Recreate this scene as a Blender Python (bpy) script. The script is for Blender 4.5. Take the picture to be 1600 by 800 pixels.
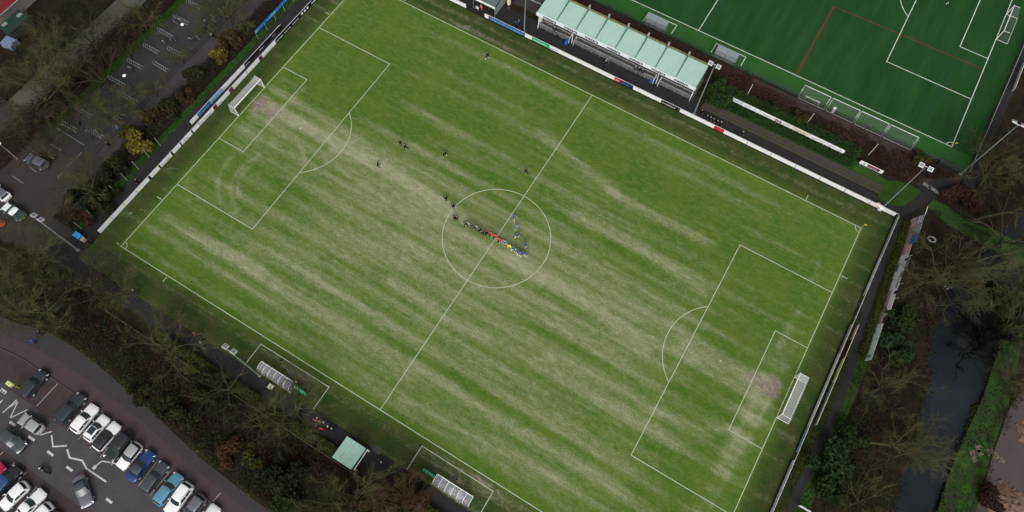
import bpy, bmesh, math, random
import numpy as np
from mathutils import Matrix, Vector

# ---------------------------------------------------------------- clean start
for o in list(bpy.data.objects):
    bpy.data.objects.remove(o, do_unlink=True)
S = bpy.context.scene
COL = S.collection
R_ = math.radians

# ---------------------------------------------------------------- camera (drone, 110 m up)
cam = bpy.data.cameras.new("drone_camera")
cam.sensor_width = 36.0
cam.lens = 25.215
cam.clip_start = 1.0
cam.clip_end = 3000.0
camo = bpy.data.objects.new("drone_camera", cam)
COL.objects.link(camo)
camo.matrix_world = (Matrix.Translation((27.01, -43.39, 109.71)) @ Matrix.Rotation(0.503177, 4, 'Z')
                     @ Matrix.Rotation(0.410009, 4, 'X') @ Matrix.Rotation(0.040471, 4, 'Z'))
S.camera = camo

# ---------------------------------------------------------------- overcast sky, soft sun, exposure
SUN_EL, SUN_ROT = R_(44), R_(150)
w = bpy.data.worlds.new("World")
S.world = w
w.use_nodes = True
wn = w.node_tree
wn.nodes.clear()
sky = wn.nodes.new('ShaderNodeTexSky')
sky.sky_type = 'NISHITA'
sky.sun_disc = False
sky.sun_elevation = SUN_EL
sky.sun_rotation = SUN_ROT
sky.dust_density = 6.0
sky.air_density = 1.0
sky.ozone_density = 1.0
hs = wn.nodes.new('ShaderNodeHueSaturation')      # a closed cloud deck: the sky's blue washed out to grey
hs.inputs['Saturation'].default_value = 0.22
bg = wn.nodes.new('ShaderNodeBackground')
bg.inputs['Strength'].default_value = 0.10
wo = wn.nodes.new('ShaderNodeOutputWorld')
wn.links.new(sky.outputs[0], hs.inputs['Color'])
wn.links.new(hs.outputs[0], bg.inputs['Color'])
wn.links.new(bg.outputs[0], wo.inputs['Surface'])
sl = bpy.data.lights.new("sun", 'SUN')
sl.energy = 0.8
sl.angle = R_(40)
sl.color = (1.0, 0.97, 0.93)
so = bpy.data.objects.new("sun", sl)
COL.objects.link(so)
sd = Vector((math.sin(SUN_ROT) * math.cos(SUN_EL), math.cos(SUN_ROT) * math.cos(SUN_EL), math.sin(SUN_EL)))
so.rotation_euler = sd.to_track_quat('Z', 'Y').to_euler()
so.location = sd * 200
vs = S.view_settings
vs.view_transform = 'Standard'
vs.look = 'None'
vs.gamma = 1.0
vs.use_curve_mapping = False
vs.exposure = 0.40

rnd = random.Random(7)

# ---------------------------------------------------------------- materials
MATS = {}
def mat(name, c, rough=0.7, metal=0.0, spec=0.3, c2=None, scale=1.0, detail=4.0, bump=0.0, bscale=None,
        island=0.0, coat=0.0, stretch=None, contrast=(0.3, 0.7), alpha=None, objrand=0.0, c3=None):
    """Principled material: base colour c, mottled towards c2 by object-space noise, optional bump."""
    if name in MATS:
        return MATS[name]
    m = bpy.data.materials.new(name)
    m.use_nodes = True
    nt = m.node_tree
    b = nt.nodes['Principled BSDF']
    b.inputs['Roughness'].default_value = rough
    b.inputs['Metallic'].default_value = metal
    b.inputs['Specular IOR Level'].default_value = spec
    if coat:
        b.inputs['Coat Weight'].default_value = coat
        b.inputs['Coat Roughness'].default_value = 0.04
    c = tuple(c) + (1,)
    b.inputs['Base Color'].default_value = c
    tc = nt.nodes.new('ShaderNodeNewGeometry')
    vec = tc.outputs['Position']
    if stretch:
        mp = nt.nodes.new('ShaderNodeMapping')
        mp.inputs['Scale'].default_value = stretch
        nt.links.new(vec, mp.inputs['Vector'])
        vec = mp.outputs[0]
    col = None
    if c2 is not None:
        n = nt.nodes.new('ShaderNodeTexNoise')
        n.inputs['Scale'].default_value = scale
        n.inputs['Detail'].default_value = detail
        n.inputs['Roughness'].default_value = 0.65
        nt.links.new(vec, n.inputs['Vector'])
        r = nt.nodes.new('ShaderNodeValToRGB')
        r.color_ramp.elements[0].position = contrast[0]
        r.color_ramp.elements[1].position = contrast[1]
        r.color_ramp.elements[0].color = c
        r.color_ramp.elements[1].color = tuple(c2) + (1,)
        if c3 is not None:
            e = r.color_ramp.elements.new((contrast[0] + contrast[1]) / 2)
            e.color = tuple(c3) + (1,)
        fac = n.outputs['Fac']
        if island:
            mm = nt.nodes.new('ShaderNodeMath'); mm.operation = 'MULTIPLY_ADD'
            mm.inputs[1].default_value = island
            nt.links.new(tc.outputs['Random Per Island'], mm.inputs[0])
            ms = nt.nodes.new('ShaderNodeMath'); ms.operation = 'SUBTRACT'
            ms.inputs[1].default_value = island / 2
            nt.links.new(n.outputs['Fac'], ms.inputs[0])
            nt.links.new(ms.outputs[0], mm.inputs[2])
            fac = mm.outputs[0]
        nt.links.new(fac, r.inputs['Fac'])
        col = r.outputs['Color']
        nt.links.new(col, b.inputs['Base Color'])
    if bump:
        n2 = nt.nodes.new('ShaderNodeTexNoise')
        n2.inputs['Scale'].default_value = bscale or scale * 4
        n2.inputs['Detail'].default_value = 5
        nt.links.new(vec, n2.inputs['Vector'])
        bp = nt.nodes.new('ShaderNodeBump')
        bp.inputs['Strength'].default_value = bump
        bp.inputs['Distance'].default_value = 0.05
        nt.links.new(n2.outputs['Fac'], bp.inputs['Height'])
        nt.links.new(bp.outputs[0], b.inputs['Normal'])
    if alpha is not None:
        b.inputs['Alpha'].default_value = alpha
    MATS[name] = m
    return m

def net_mat(name, c, alpha, pitch=0.12):
    """Knotted net: strands are opaque, the mesh between them open (finer than a pixel at this distance)."""
    m = bpy.data.materials.new(name)
    m.use_nodes = True
    nt = m.node_tree
    b = nt.nodes['Principled BSDF']
    b.inputs['Base Color'].default_value = tuple(c) + (1,)
    b.inputs['Roughness'].default_value = 0.8
    b.inputs['Alpha'].default_value = alpha
    MATS[name] = m
    return m

def water_mat(name, c, rough, bump, bscale):
    m = bpy.data.materials.new(name)
    m.use_nodes = True
    nt = m.node_tree
    b = nt.nodes['Principled BSDF']
    b.inputs['Roughness'].default_value = rough
    b.inputs['IOR'].default_value = 1.33
    g = nt.nodes.new('ShaderNodeNewGeometry')
    n0 = nt.nodes.new('ShaderNodeTexNoise'); n0.inputs['Scale'].default_value = 0.12
    n0.inputs['Detail'].default_value = 3
    nt.links.new(g.outputs['Position'], n0.inputs['Vector'])
    r = nt.nodes.new('ShaderNodeValToRGB')
    r.color_ramp.elements[0].position = .35; r.color_ramp.elements[1].position = .65
    r.color_ramp.elements[0].color = tuple(c) + (1,)
    r.color_ramp.elements[1].color = tuple(v * 1.5 for v in c) + (1,)
    nt.links.new(n0.outputs['Fac'], r.inputs['Fac'])
    nt.links.new(r.outputs[0], b.inputs['Base Color'])
    n = nt.nodes.new('ShaderNodeTexNoise'); n.inputs['Scale'].default_value = bscale
    n.inputs['Detail'].default_value = 3
    nt.links.new(g.outputs['Position'], n.inputs['Vector'])
    bp = nt.nodes.new('ShaderNodeBump'); bp.inputs['Strength'].default_value = bump
    bp.inputs['Distance'].default_value = 0.05
    nt.links.new(n.outputs['Fac'], bp.inputs['Height'])
    nt.links.new(bp.outputs[0], b.inputs['Normal'])
    MATS[name] = m
    return m

# ---------------------------------------------------------------- mesh building
class MB:
    def __init__(self):
        self.v = []; self.f = []; self.m = []
    def add(self, verts, faces, mi=0):
        n = len(self.v)
        self.v += [tuple(p) for p in verts]
        self.f += [tuple(i + n for i in fc) for fc in faces]
        self.m += [mi] * len(faces)
    def box(self, c, s, rz=0.0, mi=0, M=None, taper=1.0):
        hx, hy, hz = s[0] / 2, s[1] / 2, s[2] / 2
        ca, sa = math.cos(rz), math.sin(rz)
        vs_ = []
        for z, k in ((-hz, 1.0), (hz, taper)):
            for x, y in ((-hx, -hy), (hx, -hy), (hx, hy), (-hx, hy)):
                x *= k; y *= k
                vs_.append((c[0] + x * ca - y * sa, c[1] + x * sa + y * ca, c[2] + z))
        if M is not None:
            vs_ = [tuple(M @ Vector(p)) for p in vs_]
        self.add(vs_, [(3, 2, 1, 0), (4, 5, 6, 7), (0, 1, 5, 4), (1, 2, 6, 5), (2, 3, 7, 6), (3, 0, 4, 7)], mi)
        return self
    def quad(self, a, b, c, d, mi=0):
        self.add([a, b, c, d], [(0, 1, 2, 3)], mi); return self
    def poly(self, pts, z=None, mi=0):
        pts = [(p[0], p[1], z if z is not None else p[2]) for p in pts]
        ar = sum(pts[i][0] * pts[(i + 1) % len(pts)][1] - pts[(i + 1) % len(pts)][0] * pts[i][1] for i in range(len(pts)))
        if ar < 0: pts = pts[::-1]
        self.add(pts, [tuple(range(len(pts)))], mi); return self
    def line(self, a, b, wd, z, mi=0):
        dx, dy = b[0] - a[0], b[1] - a[1]
        L = math.hypot(dx, dy) or 1
        nx, ny = -dy / L * wd / 2, dx / L * wd / 2
        return self.poly([(a[0] + nx, a[1] + ny), (a[0] - nx, a[1] - ny), (b[0] - nx, b[1] - ny), (b[0] + nx, b[1] + ny)], z, mi)
    def strip(self, pts, wd, z, mi=0):
        """a mitred band along a polyline"""
        L, Rr = [], []
        n = len(pts)
        for i in range(n):
            p = Vector(pts[i][:2])
            d0 = (p - Vector(pts[i - 1][:2])).normalized() if i else None
            d1 = (Vector(pts[i + 1][:2]) - p).normalized() if i < n - 1 else None
            d = (d0 + d1).normalized() if d0 and d1 else (d0 or d1)
            k = 1 / max(.35, d.dot(d0 or d1))
            nn = Vector((-d.y, d.x)) * wd / 2 * k
            L.append((p.x + nn.x, p.y + nn.y, z)); Rr.append((p.x - nn.x, p.y - nn.y, z))
        vs_ = L + Rr
        self.add(vs_, [(i, i + n, i + n + 1, i + 1) for i in range(n - 1)], mi)
        return self
    def arc(self, c, r, a0, a1, wd, z, n=48, mi=0):
        vs_ = []
        for i in range(n + 1):
            a = a0 + (a1 - a0) * i / n
            for q in (r - wd / 2, r + wd / 2):
                vs_.append((c[0] + q * math.cos(a), c[1] + q * math.sin(a), z))
        self.add(vs_, [(2 * i, 2 * i + 1, 2 * i + 3, 2 * i + 2) for i in range(n)], mi); return self
    def tube(self, path, radii, n=6, mi=0, cap=True):
        path = [Vector(p) for p in path]
        if not hasattr(radii, '__len__'): radii = [radii] * len(path)
        base = len(self.v)
        up = Vector((0, 0, 1))
        prev = None
        for i, p in enumerate(path):
            d = (path[min(i + 1, len(path) - 1)] - path[max(i - 1, 0)]).normalized()
            if prev is None:
                x = d.cross(up)
                if x.length < 1e-3: x = d.cross(Vector((1, 0, 0)))
            else:
                x = prev - d * prev.dot(d)
            x.normalize(); prev = x
            y = d.cross(x)
            for k in range(n):
                a = 2 * math.pi * k / n
                q = p + (x * math.cos(a) + y * math.sin(a)) * radii[i]
                self.v.append((q.x, q.y, q.z))
        for i in range(len(path) - 1):
            for k in range(n):
                a, b_ = base + i * n + k, base + i * n + (k + 1) % n
                self.f.append((a, b_, b_ + n, a + n)); self.m.append(mi)
        if cap:
            self.f.append(tuple(base + k for k in range(n))[::-1]); self.m.append(mi)
            e = base + (len(path) - 1) * n
            self.f.append(tuple(e + k for k in range(n))); self.m.append(mi)
        return self
    def lathe(self, c, prof, n=12, mi=0):
        base = len(self.v)
        for r, z in prof:
            for k in range(n):
                a = 2 * math.pi * k / n
                self.v.append((c[0] + r * math.cos(a), c[1] + r * math.sin(a), c[2] + z))
        for i in range(len(prof) - 1):
            for k in range(n):
                a, b_ = base + i * n + k, base + i * n + (k + 1) % n
                self.f.append((a, b_, b_ + n, a + n)); self.m.append(mi)
        self.f.append(tuple(base + k for k in range(n))[::-1]); self.m.append(mi)
        e = base + (len(prof) - 1) * n
        self.f.append(tuple(e + k for k in range(n))); self.m.append(mi)
        return self
    def mesh(self, name, mats, smooth=False):
        me = bpy.data.meshes.new(name)
        me.from_pydata(self.v, [], self.f)
        if not isinstance(mats, (list, tuple)): mats = [mats]
        for m in mats: me.materials.append(m)
        if len(mats) > 1:
            me.polygons.foreach_set('material_index', self.m)
        if smooth:
            me.polygons.foreach_set('use_smooth', [True] * len(me.polygons))
            me.set_sharp_from_angle(angle=R_(40))
        me.update()
        return me
    def build(self, name, mats, parent=None, smooth=False, world=False):
        if world and parent is not None:
            L = parent.location
            self.v = [(x - L.x, y - L.y, z - L.z) for x, y, z in self.v]
        return link(name, self.mesh(name, mats, smooth), parent)

def link(name, data, parent=None, loc=None):
    o = bpy.data.objects.new(name, data)
    COL.objects.link(o)
    if parent is not None: o.parent = parent
    if loc is not None: o.location = loc
    return o
def tag(o, label=None, cat=None, group=None, kind=None):
    if label: o['label'] = label
    if cat: o['category'] = cat
    if group: o['group'] = group
    if kind: o['kind'] = kind
    return o
def thing(name, label, cat, loc=(0, 0, 0), rz=0.0, group=None):
    o = bpy.data.objects.new(name, None)
    o.empty_display_size = 0.3
    COL.objects.link(o)
    o.location = (loc[0], loc[1], loc[2] if len(loc) > 2 else 0.0)
    o.rotation_euler = (0, 0, rz)
    return tag(o, label, cat, group)
KIDS = {}
def copy_thing(src, loc, rz=None, label=None, scale=None):
    """copy a thing with its parts and sub-parts; mesh data is shared"""
    def rec(o, parent):
        c = o.copy(); COL.objects.link(c); c.parent = parent
        for ch in o.children: rec(ch, c)
        return c
    r = rec(src, None)
    r.location = (loc[0], loc[1], loc[2] if len(loc) > 2 else 0.0)
    if rz is not None: r.rotation_euler = (0, 0, rz)
    if scale is not None: r.scale = scale if hasattr(scale, '__len__') else (scale,) * 3
    if label: r['label'] = label
    return r
def text_mesh(s, size, name='lettering', depth=0.004, bold=0.0, align='LEFT', sx=1.0):
    cu = bpy.data.curves.new(name, 'FONT')
    cu.body = s; cu.size = size; cu.extrude = depth; cu.offset = bold
    cu.align_x = align; cu.resolution_u = 3
    o = bpy.data.objects.new(name, cu); COL.objects.link(o)
    bpy.context.view_layer.update()
    me = bpy.data.meshes.new_from_object(o.evaluated_get(bpy.context.evaluated_depsgraph_get()))
    bpy.data.objects.remove(o, do_unlink=True); bpy.data.curves.remove(cu)
    if sx != 1.0:
        me.transform(Matrix.Diagonal((sx, 1, 1, 1)))
    return me

# ---- palette
M_white = mat('white_paint', (.84, .85, .84), .5, c2=(.74, .75, .73), scale=1.2)
M_line = mat('line_paint', (.46, .50, .40), .9, spec=.1, c2=(.31, .37, .22), scale=1.6, detail=6, contrast=(.35, .75))
M_turfline = mat('turf_line', (.58, .66, .56), .9, spec=.1, c2=(.48, .56, .46), scale=2.0)
M_redline = mat('turf_red_line', (.17, .030, .022), .9, spec=.1, c2=(.09, .035, .020), scale=.5)
M_blueline = mat('turf_blue_line', (.012, .05, .055), .9, spec=.1)
M_black = mat('black_plastic', (.012, .012, .014), .5)
M_rubber = mat('rubber', (.014, .014, .015), .8)
M_steel = mat('galvanised_steel', (.36, .39, .39), .5, metal=.3, c2=(.28, .30, .31), scale=3)
M_greypost = mat('grey_green_steel', (.20, .25, .24), .55, metal=.2)
M_darksteel = mat('dark_steel', (.05, .055, .06), .5, metal=.3)
M_alu = mat('aluminium', (.62, .64, .65), .4, metal=.5)
M_path = mat('dark_asphalt', (.016, .015, .017), .85, spec=.25, c2=(.025, .024, .025), scale=.5, detail=8, bump=.4, bscale=14)
M_asphalt = mat('car_park_asphalt', (.046, .043, .046), .8, spec=.3, c2=(.070, .065, .068), scale=.30, detail=9, bump=.3, bscale=18)
M_bay = mat('brown_bay_paving', (.036, .030, .030), .9, spec=.2, c2=(.060, .046, .044), scale=.5, detail=8, bump=.4, bscale=10)
M_brownlane = mat('red_brown_asphalt', (.054, .038, .041), .9, spec=.2, c2=(.068, .048, .052), scale=.35, detail=8, bump=.3, bscale=14)
M_greylane = mat('grey_lane_asphalt', (.037, .033, .036), .9, spec=.2, c2=(.049, .043, .046), scale=.4, detail=8, bump=.3, bscale=14)
M_roadpaint = mat('road_paint', (.62, .60, .62), .8, spec=.2, c2=(.40, .38, .39), scale=3.0, detail=6)
M_faintpaint = mat('worn_road_paint', (.30, .28, .27), .9, spec=.2, c2=(.12, .11, .11), scale=3.0, detail=6)
M_mint = mat('mint_roof_paint', (.36, .52, .45), .5, spec=.35, c2=(.29, .44, .375), scale=1.1, detail=7, stretch=(1.6, .35, 1), contrast=(.35, .9))
M_mint2 = mat('mint_roof_weathered', (.32, .51, .42), .6, spec=.3, c2=(.21, .35, .27), scale=.6, detail=6, contrast=(.5, .85))
M_ribgreen = mat('rib_green', (.05, .16, .12), .5)
M_moss = mat('mossy_timber', (.30, .26, .13), .9, c2=(.13, .13, .05), scale=1.4, detail=7, contrast=(.35, .65))
M_bench = mat('bench_plank', (.40, .39, .38), .7, c2=(.20, .19, .19), scale=2.5)
M_concrete = mat('concrete', (.085, .078, .072), .9, c2=(.052, .048, .043), scale=.9, detail=7, bump=.2, bscale=8)
M_darkroof = mat('dark_roof_felt', (.040, .040, .044), .8, c2=(.028, .028, .03), scale=.6, detail=6)
M_blue = mat('board_blue', (.02, .10, .30), .5, c2=(.03, .13, .36), scale=1.5)
M_bluechair = mat('blue_plastic', (.01, .12, .42), .45)
M_navy = mat('board_navy', (.012, .03, .09), .5)
M_lightblue = mat('board_light_blue', (.22, .44, .62), .5)
M_green = mat('board_green', (.02, .36, .16), .5)
M_maroon = mat('board_maroon', (.16, .015, .035), .5)
M_red = mat('board_red', (.52, .035, .035), .5)
M_boardblack = mat('board_black', (.012, .012, .014), .5)
M_yellow = mat('board_yellow', (.55, .55, .12), .5)
M_pink = mat('board_pink', (.55, .36, .36), .5)
M_glass = mat('car_glass', (.02, .03, .034), .06, spec=.6)
M_perspex = mat('perspex', (.52, .56, .58), .2, spec=.6, alpha=.38)
M_net = net_mat('goal_net', (.70, .73, .70), .30)
M_netthin = net_mat('practice_goal_net', (.40, .43, .45), .07)
M_fence = net_mat('chain_link', (.03, .035, .035), .35)
M_chrome = mat('chrome', (.7, .7, .72), .2, metal=.9)
M_headlight = mat('headlight_lens', (.72, .76, .80), .12, spec=.7)
M_taillight = mat('tail_light_lens', (.22, .006, .020), .2, spec=.6)
M_plate_y = mat('plate_yellow', (.65, .45, .03), .5)
M_skin = mat('skin', (.42, .25, .18), .6)
M_hair = mat('dark_hair', (.02, .014, .010), .6)
M_hairgrey = mat('grey_hair', (.45, .43, .41), .6)
M_litter = mat('leaf_litter', (.014, .011, .008), .95, spec=.1, c2=(.034, .022, .016), c3=(.020, .017, .010), scale=.28, detail=10, bump=.6, bscale=3, contrast=(.28, .72))
# ================================================================ THE SETTING
def river_left(y): return np.interp(y, [-60, -7, 5, 15, 22, 27, 33, 45, 60, 80, 120], [73, 72.7, 72.4, 70.6, 69.2, 68.8, 69.6, 73, 78, 86, 102]) + .35 * np.sin(np.asarray(y) * .55) + .25 * np.sin(np.asarray(y) * 1.3 + 1)
def river_right(y): return np.interp(y, [-60, -4, 4, 11, 16, 23, 30, 34, 45, 60, 80, 120], [78, 77.7, 77.6, 77.8, 78.3, 78.2, 78.2, 78.0, 81, 87, 95, 111]) + .30 * np.sin(np.asarray(y) * .7 + 2) + .22 * np.sin(np.asarray(y) * 1.7)
CAN_L, CAN_R = -90.4, -85.6

def ground_sheet():
    fx = np.concatenate([[-1600, -700, -300, -180], np.arange(-130, 131, 1.0), [180, 300, 700, 1600]])
    fy = np.concatenate([[-1600, -700, -300, -160], np.arange(-110, 131, 1.0), [180, 300, 700, 1600]])
    X, Y = np.meshgrid(fx, fy, indexing='ij')
    rl, rr = river_left(Y), river_right(Y)
    d = np.minimum(X - rl, rr - X)                 # > 0 inside the river
    d2 = np.minimum(X - CAN_L, CAN_R - X)
    dd = np.maximum(d, d2)
    rg = np.random.default_rng(3)
    Z = -0.03 - 1.6 * np.clip((dd + 0.6) / 1.6, 0, 1)
    V = np.stack([X, Y, Z], -1).reshape(-1, 3)
    nx, ny = len(fx), len(fy)
    I = np.arange(nx * ny).reshape(nx, ny)
    F = np.stack([I[:-1, :-1], I[1:, :-1], I[1:, 1:], I[:-1, 1:]], -1).reshape(-1, 4)
    me = bpy.data.meshes.new('ground')
    me.from_pydata(V.tolist(), [], F.tolist())
    me.materials.append(M_litter)
    return tag(link('ground', me), kind='structure')
ground_sheet()

M_river = water_mat('river_water', (.010, .014, .017), .03, .035, 1.1)
M_canal = water_mat('canal_water', (.072, .067, .058), .12, .05, 1.0)
b = MB()
ys = list(range(-100, 121, 2))
L = [(float(river_left(y)) - 1.0, y, -.55) for y in ys]; Rr = [(float(river_right(y)) + 1.0, y, -.55) for y in ys]
n = len(ys)
b.add(L + Rr, [(i, i + n, i + n + 1, i + 1) for i in range(n - 1)])
tag(b.build('river', M_river), kind='structure')
b = MB(); b.poly([(CAN_L - .5, -300), (CAN_R + .5, -300), (CAN_R + .5, 300), (CAN_L - .5, 300)], -.5)
tag(b.build('canal', M_canal), kind='structure')

# ---- football pitch: worn winter grass on a fine sheet carrying its wear and mud
def pitch():
    st = 0.3
    xs = np.arange(-56.8, 56.81, st); ys = np.arange(-39.2, 39.01, st)
    X, Y = np.meshgrid(xs, ys, indexing='ij')
    rg = np.random.default_rng(11)
    W = np.zeros_like(X)
    inside = np.clip((52.4 - np.abs(X)) / 2.0, 0, 1) * np.clip((33.9 - np.abs(Y)) / 2.0, 0, 1)
    def env(x, y):
        e = .24 + .25 * np.exp(-((y + 10) / 19) ** 2) + .10 * np.exp(-((y - 2) / 5) ** 2)
        e = e - .20 * np.clip((np.abs(x) - 30) / 16, 0, 1) * np.clip((np.abs(y) - 4) / 7, 0, 1)
        e = e - .12 * np.clip((y - 10) / 14, 0, 1)
        e = e - .16 * np.clip((-20 - x) / 25, 0, 1) * np.clip((y + 2) / 10, 0, 1)
        return e
    # long streaks left by mowers and rollers, parallel to the touchlines
    for i in range(1500):
        cx, cy = rg.uniform(-54, 54), rg.uniform(-34, 34)
        ln = rg.uniform(2.5, 22); wd = rg.uniform(.28, .85); sl_ = rg.normal(-.012, .025)
        a = rg.uniform(.05, .27) * (1 if rg.random() < .56 else -1)
        j0, j1 = np.searchsorted(ys, cy - 4), np.searchsorted(ys, cy + 4)
        x, y = X[:, j0:j1], Y[:, j0:j1]
        W[:, j0:j1] += a * np.exp(-((x - cx) / ln) ** 2 * 1.5 - ((y - cy - sl_ * (x - cx)) / wd) ** 2)
    # blotches
    for i in range(420):
        cx, cy = rg.uniform(-54, 54), rg.uniform(-36, 36)
        ln = rg.uniform(1.0, 5); wd = rg.uniform(.5, 2.0); a = rg.normal(0, .13)
        j0, j1 = np.searchsorted(ys, cy - 5), np.searchsorted(ys, cy + 5)
        x, y = X[:, j0:j1], Y[:, j0:j1]
        W[:, j0:j1] += a * np.exp(-((x - cx) / ln) ** 2 - ((y - cy) / wd) ** 2)
    W = W * .24 + env(X, Y)
    def band(pts, wd, a, ragged=.35):
        nonlocal W
        D = np.full_like(X, 1e9)
        for p, q in zip(pts[:-1], pts[1:]):
            p = np.array(p[:2]); q = np.array(q[:2]); v = q - p; l2 = v @ v
            t = np.clip(((X - p[0]) * v[0] + (Y - p[1]) * v[1]) / l2, 0, 1)
            D = np.minimum(D, np.hypot(X - p[0] - t * v[0], Y - p[1] - t * v[1]))
        W = W + a * np.exp(-(D / wd) ** 2)
    # the bare corridor from the far goal to the centre circle
    band([(-50.71, 0.04, 0.0), (-41.74, 0.68, 0.0), (-31.61, 1.37, 0.0), (-21.02, 0.98, 0.0), (-9.64, -0.14, 0.0)], 1.5, .52)
    band([(-33.63, -0.64, 0.0), (-22.71, 1.46, 0.0), (-11.39, 0.52, 0.0), (-4.94, -0.41, 0.0)], .9, 0.289)
    band([(-25.6, -4.06, 0.0), (-15.24, -3.56, 0.0), (-7.66, -3.2, 0.0), (-0.55, -2.34, 0.0), (8.95, -2.65, 0.0)], 1.1, 0.255)
    band([(4.31, -2.11, 0.0), (11.77, -2.26, 0.0), (20.71, -3.32, 0.0), (30.44, -4.28, 0.0)], 1.3, 0.357)
    band([(10.3, -1.83, 0.0), (19.4, -0.89, 0.0), (27.4, -0.52, 0.0)], .7, 0.221)
    band([(-4.18, 22.16, 0.0), (4.96, 19.94, 0.0), (12.99, 18.07, 0.0)], 1.0, 0.340)
    band([(12.39, 18.0, 0.0), (20.66, 17.65, 0.0), (31.79, 18.35, 0.0)], .9, 0.357)
    band([(9.85, 11.05, 0.0), (16.71, 10.97, 0.0), (26.75, 10.2, 0.0), (34.16, 9.38, 0.0)], 1.5, 0.289)
    band([(-43.94, -26.04, 0.0), (-33.66, -25.24, 0.0), (-23.17, -26.77, 0.0), (-9.36, -26.57, 0.0), (1.03, -27.49, 0.0)], 1.3, 0.289)
    band([(-49.19, -26.44, 0.0), (-39.43, -26.46, 0.0), (-30.41, -25.94, 0.0)], 1.4, 0.255)
    band([(-10.64, -15.9, 0.0), (1.01, -16.55, 0.0), (7.95, -16.07, 0.0)], .9, 0.238)
    band([(1.87, -30.48, 0.0), (9.86, -30.19, 0.0), (20.82, -29.63, 0.0), (29.14, -28.88, 0.0)], 1.1, 0.255)
    band([(0.74, -25.3, 0.0), (13.82, -25.55, 0.0), (26.66, -24.48, 0.0), (37.41, -24.42, 0.0)], 1.2, 0.221)
    band([(17.34, -14.04, 0.0), (30.11, -14.56, 0.0), (41.07, -14.69, 0.0)], 1.2, 0.187)
    band([(35.67, -1.11, 0.0), (41.97, -0.32, 0.0), (49.63, -0.44, 0.0)], 1.5, 0.340)
    band([(35.61, -12.38, 0.0), (43.58, -10.96, 0.0), (47.75, -8.44, 0.0)], .8, 0.255)
    band([(48.41, 1.18, 0.0), (48.33, -9.76, 0.0), (47.97, -22.21, 0.0)], 1.0, 0.357)
    band([(50.44, -1.11, 0.0), (49.77, -9.44, 0.0), (49.22, -20.95, 0.0)], .5, 0.255)
    band([(48.57, 25.54, 0.0), (48.76, 15.01, 0.0), (48.33, 6.57, 0.0)], .6, 0.289)
    band([(-44.92, 29.06, 0.0), (-45.65, 11.56, 0.0), (-47.05, -1.78, 0.0)], .5, 0.289)
    band([(-46.24, 24.53, 0.0), (-47.22, 9.73, 0.0)], .6, 0.170)
    band([(-53.17, 7.77, 0.0), (-51.41, 13.23, 0.0), (-41.75, 18.31, 0.0), (-35.35, 19.64, 0.0)], .8, 0.187)
    # curved mower tracks in the left penalty area
    for rr_, q0, q1, c_ in ((5.0, 165, 235, (-39.13, -12.05, 0.0)), (6.7, 150, 255, (-38.44, -12.22, 0.0)), (8.3, 172, 240, (-39.64, -11.76, 0.0)), (4.0, 20, 80, (-40.1, -6.92, 0.0))):
        a_ = np.linspace(R_(q0), R_(q1), 9)
        band([(c_[0] + rr_ * math.cos(t), c_[1] + rr_ * math.sin(t)) for t in a_], .45, .30)
    # greener lawns kept from wear
    for (u, wu, wv, a) in (((42.43, 3.61, 0.0), 6, 4.5, -.42), ((54.28, 1.21, 0.0), 2.5, 6, -.25), ((41.62, 18.58, 0.0), 9, 2.2, -.40), ((41.51, -6.51, 0.0), 6, 4, -.35),
                           ((-36.61, 11.2, 0.0), 9, 4, -.30), ((-42.32, 11.05, 0.0), 6, 5, -.26), ((-21.07, 17.46, 0.0), 14, 1.6, -.36), ((1.57, 24.9, 0.0), 12, 1.4, -.36),
                           ((15.93, 22.11, 0.0), 13, 1.8, -.46), ((-27.44, 10.28, 0.0), 10, 2, -.3), ((-51.44, -12.34, 0.0), 4, 5, -.28), ((46.3, -19.07, 0.0), 5, 4, -.3),
                           ((-6.62, 34.77, 0.0), 22, 2.6, -.22), ((-35.18, -11.4, 0.0), 7, 3, -.25), ((-2.86, 9.85, 0.0), 10, 1.4, -.28), ((17.52, -3.97, 0.0), 7, .9, -.3),
                           ((20.47, 8.42, 0.0), 9, 1.0, -.28), ((16.12, -9.88, 0.0), 8, .8, -.28), ((7.81, -23.39, 0.0), 9, .8, -.3)):
        W = W + a * np.exp(-((X - u[0]) / wu) ** 2 - ((Y - u[1]) / wv) ** 2)
    W = W * inside + (1 - inside) * (.0 + .05 * rg.standard_normal(X.shape))
    M = np.zeros_like(X)
    def mudspot(p, sx, sy, a):
        nonlocal M
        M = M + a * np.exp(-((X - p[0]) / sx) ** 2 - ((Y - p[1]) / sy) ** 2)
    mudspot((-51.05, 0.65, 0.0), 1.6, 2.9, .62); mudspot((-47.11, 0.13, 0.0), 2.6, 1.6, .34); mudspot((-48.12, 0.48, 0.0), 2.2, 3.2, .35); mudspot((50.25, 0.64, 0.0), 1.2, 2.9, .48); mudspot((47.83, 0.0, 0.0), 3.0, 1.3, .34); mudspot((48.38, -0.02, 0.0), 3.0, 2.2, .35)
    mudspot((-41.74, 0.68, 0.0), 3.5, 1.2, .25); mudspot((-51.65, 0.28, 0.0), .5, .5, .4)
    # linesman's tracks and trampled ground by the dugouts
    M = M + .50 * np.exp(-((Y - 35.0) / .7) ** 2) * np.exp(-((X + 24) / 18) ** 2)
    M = M + .55 * np.exp(-((Y + 34.75) / .45) ** 2) * np.exp(-((X - 18) / 10) ** 2)
    M = M + .40 * np.exp(-((Y + 36.3) / .9) ** 2) * np.exp(-((X - 14) / 6) ** 2)
    M = M + .45 * np.exp(-((Y + 36.3) / .7) ** 2) * np.exp(-((X + 14) / 5.5) ** 2)
    M = M + .30 * np.exp(-((X + 28) / 2.0) ** 2) * np.exp(-((Y - 37.5) / 2.5) ** 2)
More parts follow.
